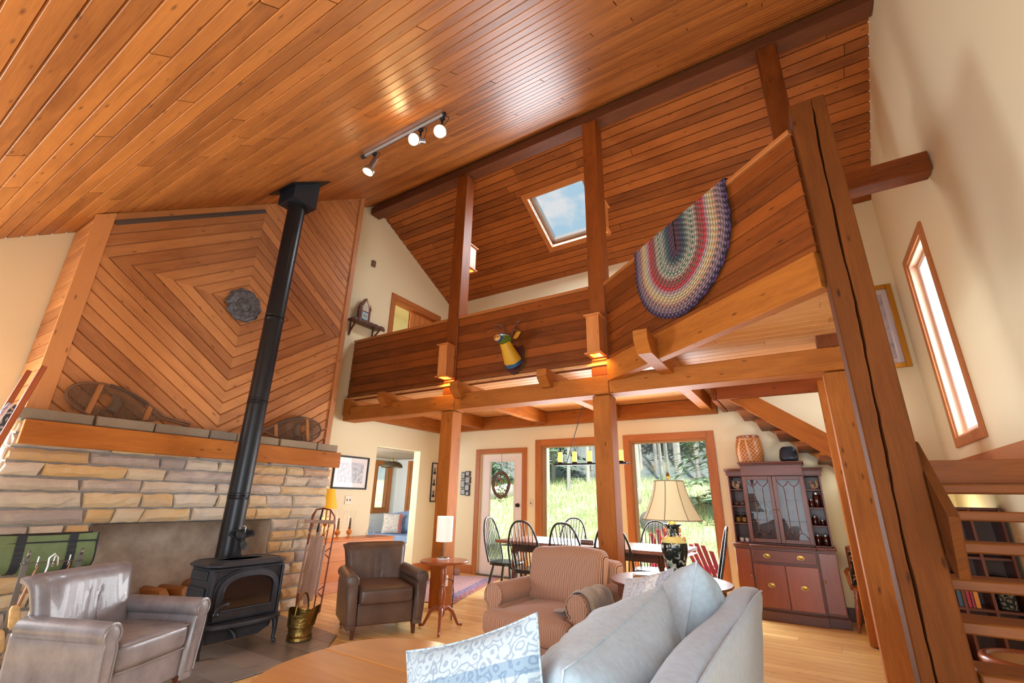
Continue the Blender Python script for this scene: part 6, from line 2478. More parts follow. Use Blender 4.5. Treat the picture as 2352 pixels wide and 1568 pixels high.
# carved shelf with steeple clock
sh = thing('wall_shelf', 'carved dark wooden bracket shelf on the gable wall above the loft railing', 'shelf', (XG + .004, 4.87, 4.03), R(90))
m = MB()
g = random.Random(4)
n = 30
for k in range(n):
    x = -.34 + .68 * k / (n - 1)
    e = abs(2 * k / (n - 1) - 1)
    m.soft((.020 + .01 * g.random(), .02, .05 + .03 * g.random()), .008, (2, 2, 2), (x, -.215 + .03 * e ** 6, -.005 + .01 * g.random()))
m.build('carved_edge', W['walnut'], sh)
m = MB()
m.box((0, -.105, .012), (.66, .20, .02), .003)
m.build('board', W['walnut'], sh)
for sx in (-1, 1):
    m = MB()
    m.tube([(sx * .24, -.012, -.24), (sx * .24, -.03, -.16), (sx * .25, -.10, -.09), (sx * .26, -.17, -.02)], [.012, .016, .016, .013], 8)
    m.tube([(sx * .24, -.012, -.24), (sx * .24, -.012, -.005)], .012, 8)
    m.build('bracket', W['walnut'], sh)
ck_ = thing('steeple_clock', 'dark wooden steeple clock with a painted glass panel on the carved shelf', 'clock', (XG + .11, 4.79, 4.053), R(90))
m = MB()
m.box((0, 0, .015), (.25, .11, .03), .004)
m.extrude([(-.095, 0), (.095, 0), (.095, .235), (0, .41), (-.095, .235)], .09, (0, -.045, .03), (1, 0, 0), (0, 0, 1), (0, -1, 0), bev=.004)
m.build('case', W['mahog'], ck_, smooth=False)
m = MB()
m.extrude([(-.062, .165), (.062, .165), (.062, .235), (0, .355), (-.062, .235)], .004, (0, -.049, .03), (1, 0, 0), (0, 0, 1), (0, -1, 0))
dl = m.build('dial', plain('aged_dial', S(206, 200, 176), .5), ck_, smooth=False)
m = MB()
for k in range(12):
    a = PI * 2 * k / 12
    m.box((.044 * math.sin(a), -.051, .245 + .044 * math.cos(a)), (.006, .003, .010), .0005)
m.beam((0, -.052, .245), (-.02, -.052, .22), .004, .003, (0, 1, 0), .0005)
m.beam((0, -.052, .245), (.008, -.052, .285), .003, .003, (0, 1, 0), .0005)
m.build('hands', P['black'], dl)
m = MB()
m.box((0, -.048, .105), (.125, .006, .13), .001)
pn = m.build('tablet_panel', plain('pale_blue_glass', S(150, 186, 206), .3), ck_)
m = MB()
for dx, c in ((-.02, 0), (.02, 0)):
    m.box((dx, -.052, .105), (.024, .003, .05), .001)
m.build('painted_motif', plain('ochre_paint', S(206, 176, 70), .5, col2=S(70, 60, 40), scale=60), pn)
for sx in (-1, 1):
    m = MB()
    m.lathe([(.012, .03), (.014, .24), (.022, .245), (.022, .28), (.012, .285), (.006, .33), (0, .37)], 12, (sx * .108, -.03, 0))
    m.build('spire', W['mahog'], ck_)

# ================================================================== SUNROOM
ws = thing('window_seat', 'built-in window seat with a blue cushion in the sunroom', 'bench', (-7.35, 7.47, 0))
m = MB()
m.box((0, 0, .20), (1.35, .84, .40), .004)
m.build('bench_box', P['white'], ws)
m = MB()
m.soft((1.33, .82, .13), .03, (8, 6, 2), (0, 0, .467))
m.build('seat_pad', P['blue'], ws)
pillow('throw_pillow', 'floral stag print pillow on the window seat in the sunroom', P['pillow_stag'], (-7.42, 7.30, .73), (.40, .38), .13, RZ(R(38)) @ RX(R(-12)), 'printed throw pillows', 14, .0, seed=21)
pillow('sofa_cushion', 'large pale blue cushion on the window seat in the sunroom', P['blue'], (-7.33, 7.62, .76), (.70, .46), .18, RZ(R(28)) @ RX(R(-16)) @ RY(R(-12)), None, 16, .006, seed=22)
sc_ = thing('settle_end', 'dark wooden bench end with a brass fitting beside the sunroom window seat', 'bench end', (-6.55, 7.2, 0), R(90))
m = MB()
m.extrude([(-.30, 0), (.26, 0), (.26, .98), (.16, .98), (-.30, .62)], .03, (0, -.015, .001), (1, 0, 0), (0, 0, 1), (0, -1, 0), bev=.004)
m.build('end_panel', W['mahog'], sc_, smooth=False)
m = MB()
m.tube([(.10, -.02, .66), (.13, -.03, .65), (.16, -.03, .67), (.15, -.02, .71)], .007, 6)
m.build('brass_hook', P['brass'], sc_)
pd = thing('pendant_lamp', 'dark dome pendant lamp seen through the sunroom opening', 'lamp', (-6.80, 6.53, 1.78))
m = MB()
prof = [(.205 * math.cos(a) ** .75 if a < PI / 2 - .01 else .02, .005 + .115 * math.sin(a)) for a in [PI / 2 * i / 12 for i in range(13)]]
m.lathe(prof, 36, cap=False)
m.lathe([(r_ - .004 if r_ > .03 else r_, z - .003) for r_, z in prof[::-1]], 36, cap=False)
m.build('dome_shade', plain('bronze_metal', S(92, 80, 62), .45, metal=.6), pd)
m = MB()
m.lathe([(.022, .118), (.024, .15), (.012, .165), (.004, .17)], 14)
m.tube([(0, 0, .16), (0, 0, .276)], .004, 6)
m.build('cord', P['brass'], pd)
m = MB()
m.lathe([(0, .03), (.04, .02), (.05, -.0), (.03, -.02), (0, -.028)][::-1], 16, (0, 0, .045))
m.build('bulb', glow('bulb_glow', (1, .85, .6, 1), 4), pd)
# persian rug
m = MB()
m.slab(lambda u, v: ((u - .5) * 1.05, (v - .5) * 2.1, .008), 6, 12, .012, uvs=(1, 2))
solo(m, 'persian_rug', P['rug'], 'faded red and blue persian rug on the floor by the glazed door', 'rug', (-4.80, 5.93, 0), R(17))
# door stop stones
m = MB()
m.soft((.17, .13, .10), .048, (5, 5, 4), (0, 0, .052), fn=lambda x, y, z: (x * (1 + .8 * z), y + .1 * x, z * (1 + .5 * x)))
solo(m, 'doorstop_stone', plain('pink_stone', S(170, 130, 112), .8, var=.3, scale=15), 'round pinkish stone on the floor beside the glazed door', 'stone', (-5.38, 6.86, .0))
# wreath on the door
wr = thing('wreath', 'twig wreath with leaves and berries hanging on the glazed door', 'wreath', (-4.665, YB - .004, 1.49))
m = MB()
g = random.Random(8)
for k in range(12):
    o1, o2, w1 = g.uniform(0, 6), g.uniform(0, 6), g.uniform(-.02, .02)
    m.tube([((.165 + w1 + .006 * math.sin(9 * a + o1)) * math.cos(a), -.022 + .010 * math.sin(5 * a + o2), (.205 + w1 + .006 * math.cos(8 * a + o1)) * math.sin(a)) for a in [2 * PI * i / 40 for i in range(40)]], .009, 6, closed=True)
m.build('twig_ring', plain('grapevine', S(122, 100, 86), .8, var=.4, scale=60), wr)
m = MB()
for k in range(90):
    a = g.uniform(-2.6, 1.2)
    r_ = g.uniform(.02, .16)
    if g.random() < .5:
        a = g.uniform(-2.2, -.9)
        r_ = g.uniform(.10, .24)
    c = Vector((r_ * math.cos(a), -.006 - .012 * g.random(), r_ * 1.2 * math.sin(a)))
    d = Vector((g.uniform(-1, 1), g.uniform(-.15, .15), g.uniform(-1, .6))).normalized() * g.uniform(.03, .05)
    s_ = Vector((-d.z, 0, d.x)) * .28
    m.poly([c, c + d * .5 + s_, c + d, c + d * .5 - s_], None, g.random())
m.build('leaves', byrnd('wreath_leaves', [(0, S(60, 120, 40)), (1, S(150, 200, 90))], .6, bump=0), wr, smooth=False)
for k, (x, z) in enumerate(((-.05, .09), (-.03, .12), (-.08, .03), (-.09, -.02), (.12, -.16), (.02, -.21), (-.04, -.2), (.0, .07))):
    m = MB()
    m.lathe([(0, -.016), (.013, -.006), (.015, .004), (.008, .014), (0, .016)], 10, (x, -.018, z))
    m.build('berry', plain('orange_berry' if k % 2 else 'pink_berry', S(240, 110, 40) if k % 2 else S(220, 60, 100), .4), wr)
m = MB()
m.tube([(0, -.015, .205), (0, -.015, .53), (0, .02, .545)], .003, 5)
m.build('hanger', P['cord'], wr)

# ================================================================== HEARTH THINGS
# old sled standing against the stone
sl = thing('wooden_sled', 'old wooden runner sled standing on end at the right side of the fireplace', 'sled', (-5.035, 3.74, .0), R(17))
tl = R(4)
RT = RX(-tl)
LP = lambda x, y, z: RT @ Vector((x, y, z))
for sx in (-1, 1):
    m = MB()
    m.tube([LP(sx * .155, .05, .012), LP(sx * .165, .04, .12), LP(sx * .168, .04, .9), LP(sx * .155, .02, 1.02), LP(sx * .10, .0, 1.09), LP(0, -.005, 1.105)], .009, 8)
    m.tube([LP(sx * .11, .0, .04), LP(sx * .115, -.01, .2), LP(sx * .118, -.01, 1.0), LP(sx * .10, -.0, 1.085)], .008, 8)
    m.tube([LP(sx * .155, .045, .012), LP(sx * .13, .02, .03), LP(sx * .11, .0, .06)], .008, 8)
    for z in (.22, .62):
        m.tube([LP(sx * .168, .04, z - .06), LP(sx * .118, -.01, z), LP(sx * .168, .04, z + .06)], .007, 6)
    m.build('runner', P['rust'], sl)
    m = MB()
    m.beam(LP(sx * .118, -.02, .19), LP(sx * .118, -.02, .70), .03, .018, LP(0, -1, 0), .003)
    m.build('side_rail', W['grey_slat'], sl)
for k, (x, z0, z1, w_) in enumerate(((-.062, .12, .80, .055), (0, .08, .90, .058), (.062, .12, .80, .055))):
    m = MB()
    n = 7
    pts = [(x + w_ / 2 * math.cos(PI + PI * i / n), z0 + .03 - .03 * math.sin(PI * i / n)) for i in range(n + 1)] + [(x + w_ / 2 * math.cos(PI * i / n), z1 - .03 + .03 * math.sin(PI * i / n)) for i in range(n + 1)]
    m.extrude([(p[0], p[1]) for p in pts], .012, LP(0, -.024, 0), (1, 0, 0), RT @ Vector((0, 0, 1)), RT @ Vector((0, -1, 0)), bev=.002)
    m.uv = [[(v, u) for u, v in f] for f in m.uv]
    m.build('deck_slat', W['grey_slat'], sl, angle=25)
for z in (.22, .42, .64):
    m = MB()
    m.beam(LP(-.125, -.004, z), LP(.125, -.004, z), .02, .014, (0, 0, 1), .003)
    m.build('cross_slat', W['ash'], sl)
m = MB()
m.beam(LP(-.215, -.03, .955), LP(.215, -.03, .955), .022, .04, (0, 0, 1), .006)
m.build('steering_bar', W['grey_slat'], sl)
m = MB()
m.beam(LP(0, -.045, .84), LP(0, -.012, 1.1), .022, .008, LP(0, -1, 0), .002)
m.build('steering_bracket', P['black'], sl)
m = MB()
m.tube([LP(-.19, -.055, .94), LP(-.10, -.05, .83), LP(-.01, -.045, .77), LP(.03, -.045, .77), LP(.12, -.05, .84), LP(.19, -.055, .95)], .005, 6)
m.tube([LP(.0, -.045, .77), LP(-.01, -.05, .62), LP(-.05, -.05, .50), LP(-.06, -.05, .38)], .005, 6)
m.build('pull_rope', P['rope'], sl)
# brass coal scuttle
bu = thing('coal_scuttle', 'hammered brass coal scuttle with a hoop handle on the slate hearth', 'bucket', (-4.145, 3.06, .013), R(30))
m = MB()
def scut(t, z):
    return 1
prof = [(0, .004), (.098, .004), (.108, .008), (.108, .03), (.104, .036), (.110, .042), (.104, .05), (.100, .06), (.108, .12), (.118, .18), (.122, .22)]
base = len(m.v)
m.lathe(prof, 40, cap=False)
rim = []
for k in range(40):
    a = 2 * PI * k / 40
    rim.append((a, .24 + .055 * math.cos(a) ** 2 * (1 if math.cos(a) > 0 else .35) - .03 * (abs(math.sin(a)) ** 3)))
ids = [m.add(((.124 + (.035 if math.cos(a) > 0 else .0) * math.cos(a) ** 2) * math.cos(a), .122 * math.sin(a), z)) for a, z in rim]
ids2 = [m.add(((.121 + (.034 if math.cos(a) > 0 else .0) * math.cos(a) ** 2) * math.cos(a), .119 * math.sin(a), z)) for a, z in rim]
b2 = base + (len(prof) - 1) * 40
inner0 = [m.add((.117 * math.cos(2 * PI * k / 40), .117 * math.sin(2 * PI * k / 40), .12)) for k in range(40)]
for k in range(40):
    j = (k + 1) % 40
    m.face([b2 + k, b2 + j, ids[j], ids[k]], [(0, 0)] * 4)
    m.face([ids[k], ids[j], ids2[j], ids2[k]], [(0, 0)] * 4)
    m.face([ids2[k], ids2[j], inner0[j], inner0[k]], [(0, 0)] * 4)
m.face(inner0, [(0, 0)] * 40)
m.build('bucket_body', P['oldbrass'], bu)
m = MB()
m.tube([(-.01, .128 * math.cos(a), .215 + .165 * math.sin(a)) for a in [PI * i / 20 for i in range(21)]], .008, 8)
m.build('hoop_handle', P['brass'], bu)
# log carrier of green canvas on a stand
lc = thing('log_carrier', 'green canvas log carrier hanging on a low iron stand in front of the stone wall', 'log carrier', (-4.80, 1.28, 0), R(90))
m = MB()
for sx in (-1, 1):
    for sy in (-1, 1):
        m.tube([(sx * .26, sy * .17, .001), (sx * .26, sy * .10, .5), (sx * .26, sy * .06, .94)], .009, 8)
m.tube([(-.28, -.06, .945), (.28, -.06, .945)], .009, 8)
m.tube([(-.28, .06, .945), (.28, .06, .945)], .009, 8)
m.build('stand', P['black'], lc)
m = MB()
def sling(u, v):
    # v around the sling: front top -> bottom -> back top
    a = v * PI
    y = -.075 - .0 + .0
    yy = -(.07 + .10 * math.sin(a)) * math.cos(a) * 1.0
    zz = .955 - .25 * math.sin(a) ** .6
    sag = .008 * math.sin(u * 9) * math.sin(a)
    return ((u - .5) * .56, yy, zz + sag - .01 * (1 - (2 * u - 1) ** 2))
m.slab(sling, 16, 26, .012)
m.build('canvas', P['green'], lc, angle=70)
for x in (-.14, .14):
    m = MB()
    for k in range(24):
        a0, a1 = (k) / 24, (k + 1) / 24
        u = x / .56 + .5
        p, q = Vector(sling(u, a0)), Vector(sling(u, a1))
        c = Vector((x, 0, .80))
        off = ((p + q) / 2 - c)
        off.x = 0
        off = off.normalized() * .008
        m.beam(p + off, q + off, .05, .004, off, .001)
    m.build('webbing', P['greenband'], lc)
m = MB()
m.tube([(-.285, -.075, .90), (.285, -.085, .90)], .006, 6)
m.tube([(-.28, -.072, .955)] + [(-.285, sling(0, v)[1], sling(0, v)[2]) for v in [i / 12 for i in range(13)]], .006, 6)
m.tube([(.285, sling(1, v)[1], sling(1, v)[2]) for v in [i / 12 for i in range(13)]], .006, 6)
m.build('binding', P['greenband'], lc)
# fire tool rack with brushes
ft = thing('fire_tool_rack', 'steel fire tool rack standing behind the grey leather armchair', 'rack', (-4.50, 1.28, 0), R(84))
m = MB()
for sx in (-1, 1):
    m.beam((sx * .135, -.10, .001), (sx * .135, .0, .83), .006, .032, (1, 0, 0), .001)
    m.tube([(sx * .135, -.012 - .014 * math.sin(a), .83 + .018 - .018 * math.cos(a)) for a in [i * .5 for i in range(12)]], .006, 6)
m.beam((-.16, -.01, .79), (.16, -.01, .79), .006, .032, (0, 1, 0), .001)
m.beam((-.135, -.09, .08), (.135, -.09, .08), .006, .03, (0, 1, 0), .001)
for x in (-.14, .14):
    m.lathe([(0, 0), (.009, 0), (.006, .006), (0, .007)], 10, (x, -.014, .79), RX(PI / 2))
m.build('frame', P['darksteel'], ft)
for k, x in enumerate((-.08, 0, .08)):
    m = MB()
    m.tube([(x, -.02, .775), (x, -.045, .765), (x, -.05, .785)], .005, 6)
    m.tube([(x, -.012, .83), (x, -.012, .765)], .005, 6)
    m.build('hook', P['steel'], ft)
flab = ['straw hearth brush hanging on the fire tool rack, left one', 'fire poker with a bent steel handle on the fire tool rack', 'straw hearth brush hanging on the fire tool rack, right one']
for k, x in enumerate((-.08, 0, .08)):
    t = thing('hearth_brush' if k != 1 else 'fire_poker', flab[k], 'fire tool', (-4.50, 1.28, 0), R(84), 'fire tools on the rack' if k != 1 else None)
    dx = -.10 if k == 0 else .0
    m = MB()
    if k == 1:
        m.tube([(x + .02, -.05, .77), (x + .01, -.055, .82), (x - .012, -.055, .845), (x - .032, -.055, .82), (x - .03, -.055, .77), (x - .06, -.09, .40), (x - .08, -.12, .06)], .006, 8)
        m.build('poker_rod', P['steel'], t)
    else:
        m.tube([(x, -.058, .775), (x - .02, -.075, .66), (x - .04, -.09, .52)], [.004, .009, .010], 8)
        m.build('handle', W['ash'], t)
        m = MB()
        for j in range(3):
            c = Vector((x - .04 - .035 * j, -.09 - .012 * j, .50 - .13 * j))
            m.lathe([(.012, .06), (.024, .04), (.03, -.06), (.022, -.075), (0, -.075)], 12, c, RY(R(-14)), cap=False)
        m.build('straw_head', P['straw'], t)
# tall leaning rack with a patchwork blanket, cut by the left edge of the picture
qr = thing('blanket_rack', 'tall leaning oak rack at the left edge, in front of the fireplace corner', 'rack', (0, 0, 0))
def stile(top, low):
    m = MB()
    top, low = Vector(top), Vector(low)
    d = (low - top)
    foot = top + d * (top.z - .012) / (top.z - low.z)
    m.beam(foot, top, .028, .085, (1, 0, .5), .005, r=.5)
    m.build('stile', W['red_oak'], qr)
    return top, foot
A0, A1 = stile((-3.99, .79, 1.975), (-3.75, .68, 1.51))
B0, B1 = stile((-4.44, .815, 2.01), (-4.20, .705, 1.545))
for f in (.30, .62, .9):
    m = MB()
    m.tube([A0.lerp(A1, f), B0.lerp(B1, f)], .014, 8)
    m.build('rung', W['red_oak'], qr)
m = MB()
top0, top1 = A0.lerp(A1, .16), B0.lerp(B1, .16)
def bl(u, v):
    a = A0.lerp(A1, .13 + .33 * v)
    b = B0.lerp(B1, .13 + .33 * v)
    p = a.lerp(b, .06 + .88 * u)
    return p + Vector((.01, -.02, 0)) * math.sin(u * 7 + v * 2) + Vector((0, -.02, .02)) * math.sin(PI * u)
m.slab(bl, 12, 14, .03, uvs=(1, 1))
o = solo(m, 'patchwork_blanket', P['quilt'], 'patchwork blanket draped between the two uprights of the leaning oak rack', 'blanket', angle=70)

# ================================================================== CEILING AND WALL LAMPS
ty = 2.65
tz_ = near_z(ty)
nC = Vector((0, .7, -1)).normalized()
tr = thing('track_light', 'ceiling track with three lit spotlights above the room', 'spotlight track', (0, 0, 0))
m = MB()
a = Vector((-3.74, ty, tz_)) + nC * .018
b = Vector((-2.53, ty, tz_)) + nC * .018
m.beam(a, b, .036, .034, nC, .003)
m.build('rail', P['steel'], tr)
m = MB()
m.beam(a, a + Vector((.06, 0, 0)), .042, .04, nC, .003)
m.beam(b - Vector((.015, 0, 0)), b + Vector((.01, 0, 0)), .042, .04, nC, .003)
m.build('end_feed', P['black'], tr)
for k, (x, d, off) in enumerate(((-3.55, (-.18, -.25, -1), .0), (-2.86, (.16, -.78, -.60), .0), (-2.57, (.36, -.50, -.80), .0))):
    base = Vector((x, ty, tz_)) + nC * .04
    d = Vector(d).normalized()
    joint = base + Vector((.02, -.02, -.17))
    m = MB()
    m.box(base + nC * .01, (.05, .035, .03), .004)
    m.beam(base + nC * .02, joint, .022, .012, d.cross(Vector((1, 0, 0))), .002)
    arm = m.build('bracket', P['black'], tr)
    m = MB()
    mt = d.to_track_quat('Z', 'Y').to_matrix()
    c = joint - d * .04
    m.lathe([(0, -.05), (.028, -.05), (.030, -.045), (.030, .085), (.04, .10), (.062, .125), (.066, .15), (.062, .165), (.056, .165), (.052, .15)], 28, c, mt, cap=False)
    hd = m.build('lamp_head', P['steel'], arm)
    m = MB()
    m.lathe([(0, .152), (.030, .150), (.052, .145)], 24, c, mt, cap=False)
    m.build('lens', P['lens'], hd)
    m = MB()
    m.tube([base + Vector((.03, 0, -.0)), base + Vector((.08, .0, -.02)), base + Vector((.09, 0, -.06)), c - d * .05], .004, 6)
    m.build('flex', P['cord'], arm)
    light('track_spot', 'SPOT', c + d * .19, 60 if k == 0 else 12, (1, .60, .24), direction=d, size=.04, spot_size=R(80), spot_blend=.6)
    light('track_glow', 'POINT', c + d * .22, 1.2, (1, .68, .32), size=.03)


def sconce(label, x, y, z0, hh=.44, w_=.15, d_=.165, back=1, e=7):
    """box lantern on a post; back=1 hangs on the -Y face"""
    t = thing('box_sconce', label, 'wall lamp', (x, y, z0), 0 if back == 1 else PI, 'wooden box sconces on the posts')
    m = MB()
    t_ = .016
    for sx in (-1, 1):
        m.box((sx * (w_ / 2 - t_ / 2), -d_ / 2, hh / 2), (t_, d_, hh), .002)
    m.box((0, -d_ + t_ / 2, hh / 2), (w_ - 2 * t_, t_, hh), .002)
    m.box((0, -t_ / 2, hh / 2), (w_ - 2 * t_, t_, hh), .002)
    m.build('box', W['pinechest'], t)
    m = MB()
    m.box((0, -d_ / 2 - .008, hh + .008), (w_ + .05, d_ + .04, .016), .003)
    m.build('cap', W['pinechest'], t)
    m = MB()
    for (a, b, c, d) in ((-w_ / 2 - .025, w_ / 2 + .025, -d_ - .025, -d_ + t_), (-w_ / 2 - .025, w_ / 2 + .025, -t_, 0), (-w_ / 2 - .025, -w_ / 2 + t_, -d_ + t_, -t_), (w_ / 2 - t_, w_ / 2 + .025, -d_ + t_, -t_)):
        m.box(((a + b) / 2, (c + d) / 2, -.008), (b - a, d - c, .016), .002)
    m.build('bottom_rim', W['pinechest'], t)
    m = MB()
    m.box((0, -d_ / 2, .07), (w_ - 2 * t_ - .002, d_ - 2 * t_ - .002, .004), .001)
    m.build('diffuser', P['glow_warm'], t)
    s_ = 1 if back == 1 else -1
    light('sconce_lamp', 'SPOT', (x, y - s_ * d_ / 2, z0 + .05), e, (1, .55, .12), direction=(0, s_ * .12, -1), size=.03, spot_size=R(150), spot_blend=.5)


sconce('lit wooden box sconce on the left loft post, at the bottom of the railing', -3.99, 4.726, 2.81, e=20)
sconce('lit wooden box sconce on the middle loft post, right of the deer head', -1.80, 4.726, 2.81, e=20)
for k, x in enumerate(PX):
    sconce(['lit box sconce on the loft side of the left loft post', 'lit box sconce on the loft side of the middle loft post by the skylight', 'lit box sconce on the loft side of the right loft post'][k], x, 4.934, 4.62, .38, back=-1, e=10)

# deer head ------------------------------------------------------------
dh = thing('deer_head', 'painted wooden deer head in yellow, blue and green on the loft railing', 'deer head', (-2.93, 4.748, 2.93))
m = MB()
pts = [(0, -.21), (.085, -.15), (.155, -.06), (.135, .02), (.15, .10), (.12, .17), (.05, .15), (0, .19), (-.05, .15), (-.12, .17), (-.15, .10), (-.135, .02), (-.155, -.06), (-.085, -.15)]
m.extrude(pts, .034, (0, -.036, 0), (1, 0, 0), (0, 0, 1), (0, -1, 0), bev=.006)
m.build('shield', plain('oxblood_paint', S(74, 30, 26), .4), dh, smooth=False)
m = MB()
m.extrude([(x * 1.01, z * 1.01) for x, z in pts], .012, (0, -.014, 0), (1, 0, 0), (0, 0, 1), (0, -1, 0))
m.build('shield_edge', plain('leaf_green', S(92, 122, 36), .4), dh, smooth=False)
nk, tt, bb = newmat('deer_paint')
tcn = nd(tt, 'ShaderNodeTexCoord')
sp = nd(tt, 'ShaderNodeSeparateXYZ')
tt.links.new(tcn.outputs['Object'], sp.inputs[0])
nn_ = nd(tt, 'ShaderNodeTexNoise', Scale=25.0)
tt.links.new(tcn.outputs['Object'], nn_.inputs['Vector'])
hgt = math_(tt, 'ADD', math_(tt, 'SUBTRACT', sp.outputs[2], math_(tt, 'MULTIPLY', sp.outputs[1], .9)), math_(tt, 'MULTIPLY', math_(tt, 'SUBTRACT', nn_.outputs['Fac'], .5), .06))
tt.links.new(ramp(tt, hgt, [(.0, S(34, 84, 120)), (.02, S(34, 84, 120)), (.03, S(206, 156, 40)), (1, S(206, 156, 40))]), bb.inputs['Base Color'])
bb.inputs['Roughness'].default_value = .35
m = MB()
P0, P1 = Vector((0, -.03, -.06)), Vector((-.01, -.25, .17))
ring = [(0, .115, .125), (.15, .115, .12), (.4, .098, .105), (.7, .080, .085), (1, .066, .07)]
prev = None
dirn = (P1 - P0).normalized()
ux = Vector((1, 0, 0))
uy = dirn.cross(ux).normalized()
for f, a_, b_ in ring:
    c = P0.lerp(P1, f)
    ids = [m.add(c + ux * a_ * math.cos(2 * PI * k / 24) + uy * b_ * math.sin(2 * PI * k / 24)) for k in range(24)]
    if prev:
        for k in range(24):
            j = (k + 1) % 24
            m.face([prev[k], prev[j], ids[j], ids[k]], [(0, 0)] * 4)
    prev = ids
m.face(prev, [(0, 0)] * 24)
m.build('neck', nk, dh, angle=80)
hp, tt, bb = newmat('deer_face_paint')
tcn = nd(tt, 'ShaderNodeTexCoord')
sp = nd(tt, 'ShaderNodeSeparateXYZ')
tt.links.new(tcn.outputs['Object'], sp.inputs[0])
side = ramp(tt, sp.outputs[2], [(.0, S(96, 124, 40)), (.232, S(96, 124, 40)), (.236, S(150, 186, 196)), (1, S(150, 186, 196))])
k1 = math_(tt, 'LESS_THAN', sp.outputs[1], -.375)
k2 = math_(tt, 'LESS_THAN', sp.outputs[1], -.415)
c_ = mix(tt, k1, side, S(38, 84, 124))
tt.links.new(mix(tt, k2, c_, S(214, 150, 66)), bb.inputs['Base Color'])
bb.inputs['Roughness'].default_value = .3
m = MB()
prev = None
for y, r_, dz in ((-.16, .045, .02), (-.18, .068, .01), (-.22, .078, .0), (-.30, .072, -.012), (-.37, .060, -.022), (-.405, .052, -.028), (-.425, .038, -.03), (-.43, .0, -.03)):
    ids = [m.add((-.01 + r_ * math.cos(2 * PI * k / 24), y, .205 + dz + r_ * .92 * math.sin(2 * PI * k / 24))) for k in range(24)]
    if prev:
        for k in range(24):
            j = (k + 1) % 24
            m.face([prev[k], prev[j], ids[j], ids[k]], [(0, 0)] * 4)
    prev = ids
m.build('head', hp, dh, angle=80)
for sx in (-1, 1):
    m = MB()
    m.slab(lambda u, v: (sx * (.06 + .12 * u), -.17 - .01 * u, .235 + .055 * u + (v - .5) * .085 * math.sin(PI * min(.97, max(.03, u)))), 12, 6, .008)
    m.build('ear', plain('ochre_ear', S(206, 150, 46), .4), dh)
    m = MB()
    b_ = Vector((sx * .04, -.175, .255))
    beam_ = [b_, b_ + Vector((sx * .02, .01, .09)), b_ + Vector((sx * .05, .03, .17)), b_ + Vector((sx * .11, .02, .20)), b_ + Vector((sx * .19, -.02, .20))]
    m.tube(beam_, [.018, .016, .015, .012, .005], 8)
    m.tube([beam_[2], b_ + Vector((sx * .11, -.03, .12)), b_ + Vector((sx * .16, -.06, .10))], [.013, .011, .004], 8)
    m.tube([beam_[1], b_ + Vector((sx * .10, .0, .07)), b_ + Vector((sx * .18, -.03, .035))], [.013, .011, .004], 8)
    m.build('antler', plain('brown_antler', S(108, 62, 40), .45), dh)
    m = MB()
    m.lathe([(0, 0), (.009, .002), (.007, .006), (0, .008)], 12, (-.01 + sx * .066, -.24, .232), RY(sx * PI / 2))
    m.build('eye', P['black'], dh)
m = MB()
for sx in (-1, 1):
    m.lathe([(0, 0), (.010, .001), (0, .004)], 10, (-.01 + sx * .014, -.427, .178), RX(PI / 2))
m.build('nostril', P['black'], dh)

# braided rug over the slanting railing ----------------------------------
rg, tt, bb = newmat('braided_rug')
l = tt.links.new
uvn = nd(tt, 'ShaderNodeUVMap')
sp = nd(tt, 'ShaderNodeSeparateXYZ')
l(uvn.outputs[0], sp.inputs[0])
f = sp.outputs[0]
ringc = ramp(tt, f, [(0, S(112, 78, 70)), (.10, S(96, 70, 92)), (.18, S(60, 110, 104)), (.28, S(176, 172, 156)), (.36, S(40, 116, 92)), (.42, S(190, 180, 160)), (.48, S(150, 92, 84)), (.58, S(200, 32, 40)), (.63, S(150, 150, 160)), (.72, S(206, 180, 110)), (.80, S(204, 150, 132)), (.88, S(150, 130, 140)), (.95, S(48, 38, 62)), (1, S(34, 30, 46))])
c2 = ramp(tt, f, [(0, S(60, 50, 66)), (.15, S(60, 40, 70)), (.25, S(80, 90, 90)), (.36, S(206, 196, 176)), (.46, S(120, 70, 62)), (.56, S(120, 110, 110)), (.60, S(206, 40, 44)), (.68, S(190, 186, 180)), (.76, S(200, 190, 150)), (.84, S(84, 70, 66)), (.92, S(150, 124, 130)), (1, S(84, 62, 116))])
br = math_(tt, 'ADD', math_(tt, 'SINE', math_(tt, 'ADD', math_(tt, 'MULTIPLY', sp.outputs[1], 6.283 * 19), math_(tt, 'MULTIPLY', f, 6.283 * 12))), math_(tt, 'SINE', math_(tt, 'SUBTRACT', math_(tt, 'MULTIPLY', sp.outputs[1], 6.283 * 19), math_(tt, 'MULTIPLY', f, 6.283 * 12))))
k = ramp(tt, math_(tt, 'MULTIPLY', math_(tt, 'ADD', br, 2), .25), [(.50, (0, 0, 0, 1)), (.62, (1, 1, 1, 1))])
l(mix(tt, k, ringc, c2), bb.inputs['Base Color'])
bb.inputs['Roughness'].default_value = .9
hb = math_(tt, 'MULTIPLY', math_(tt, 'SINE', math_(tt, 'MULTIPLY', f, 6.283 * 24)), 1.0)
bp = nd(tt, 'ShaderNodeBump', Strength=.8, Distance=.01)
l(math_(tt, 'ADD', hb, math_(tt, 'MULTIPLY', br, .6)), bp.inputs['Height'])
l(bp.outputs[0], bb.inputs['Normal'])
m = MB()
NU, NV = 24, 72
rc, rw, rh = 1.335, .64, .93
core = rh - rw
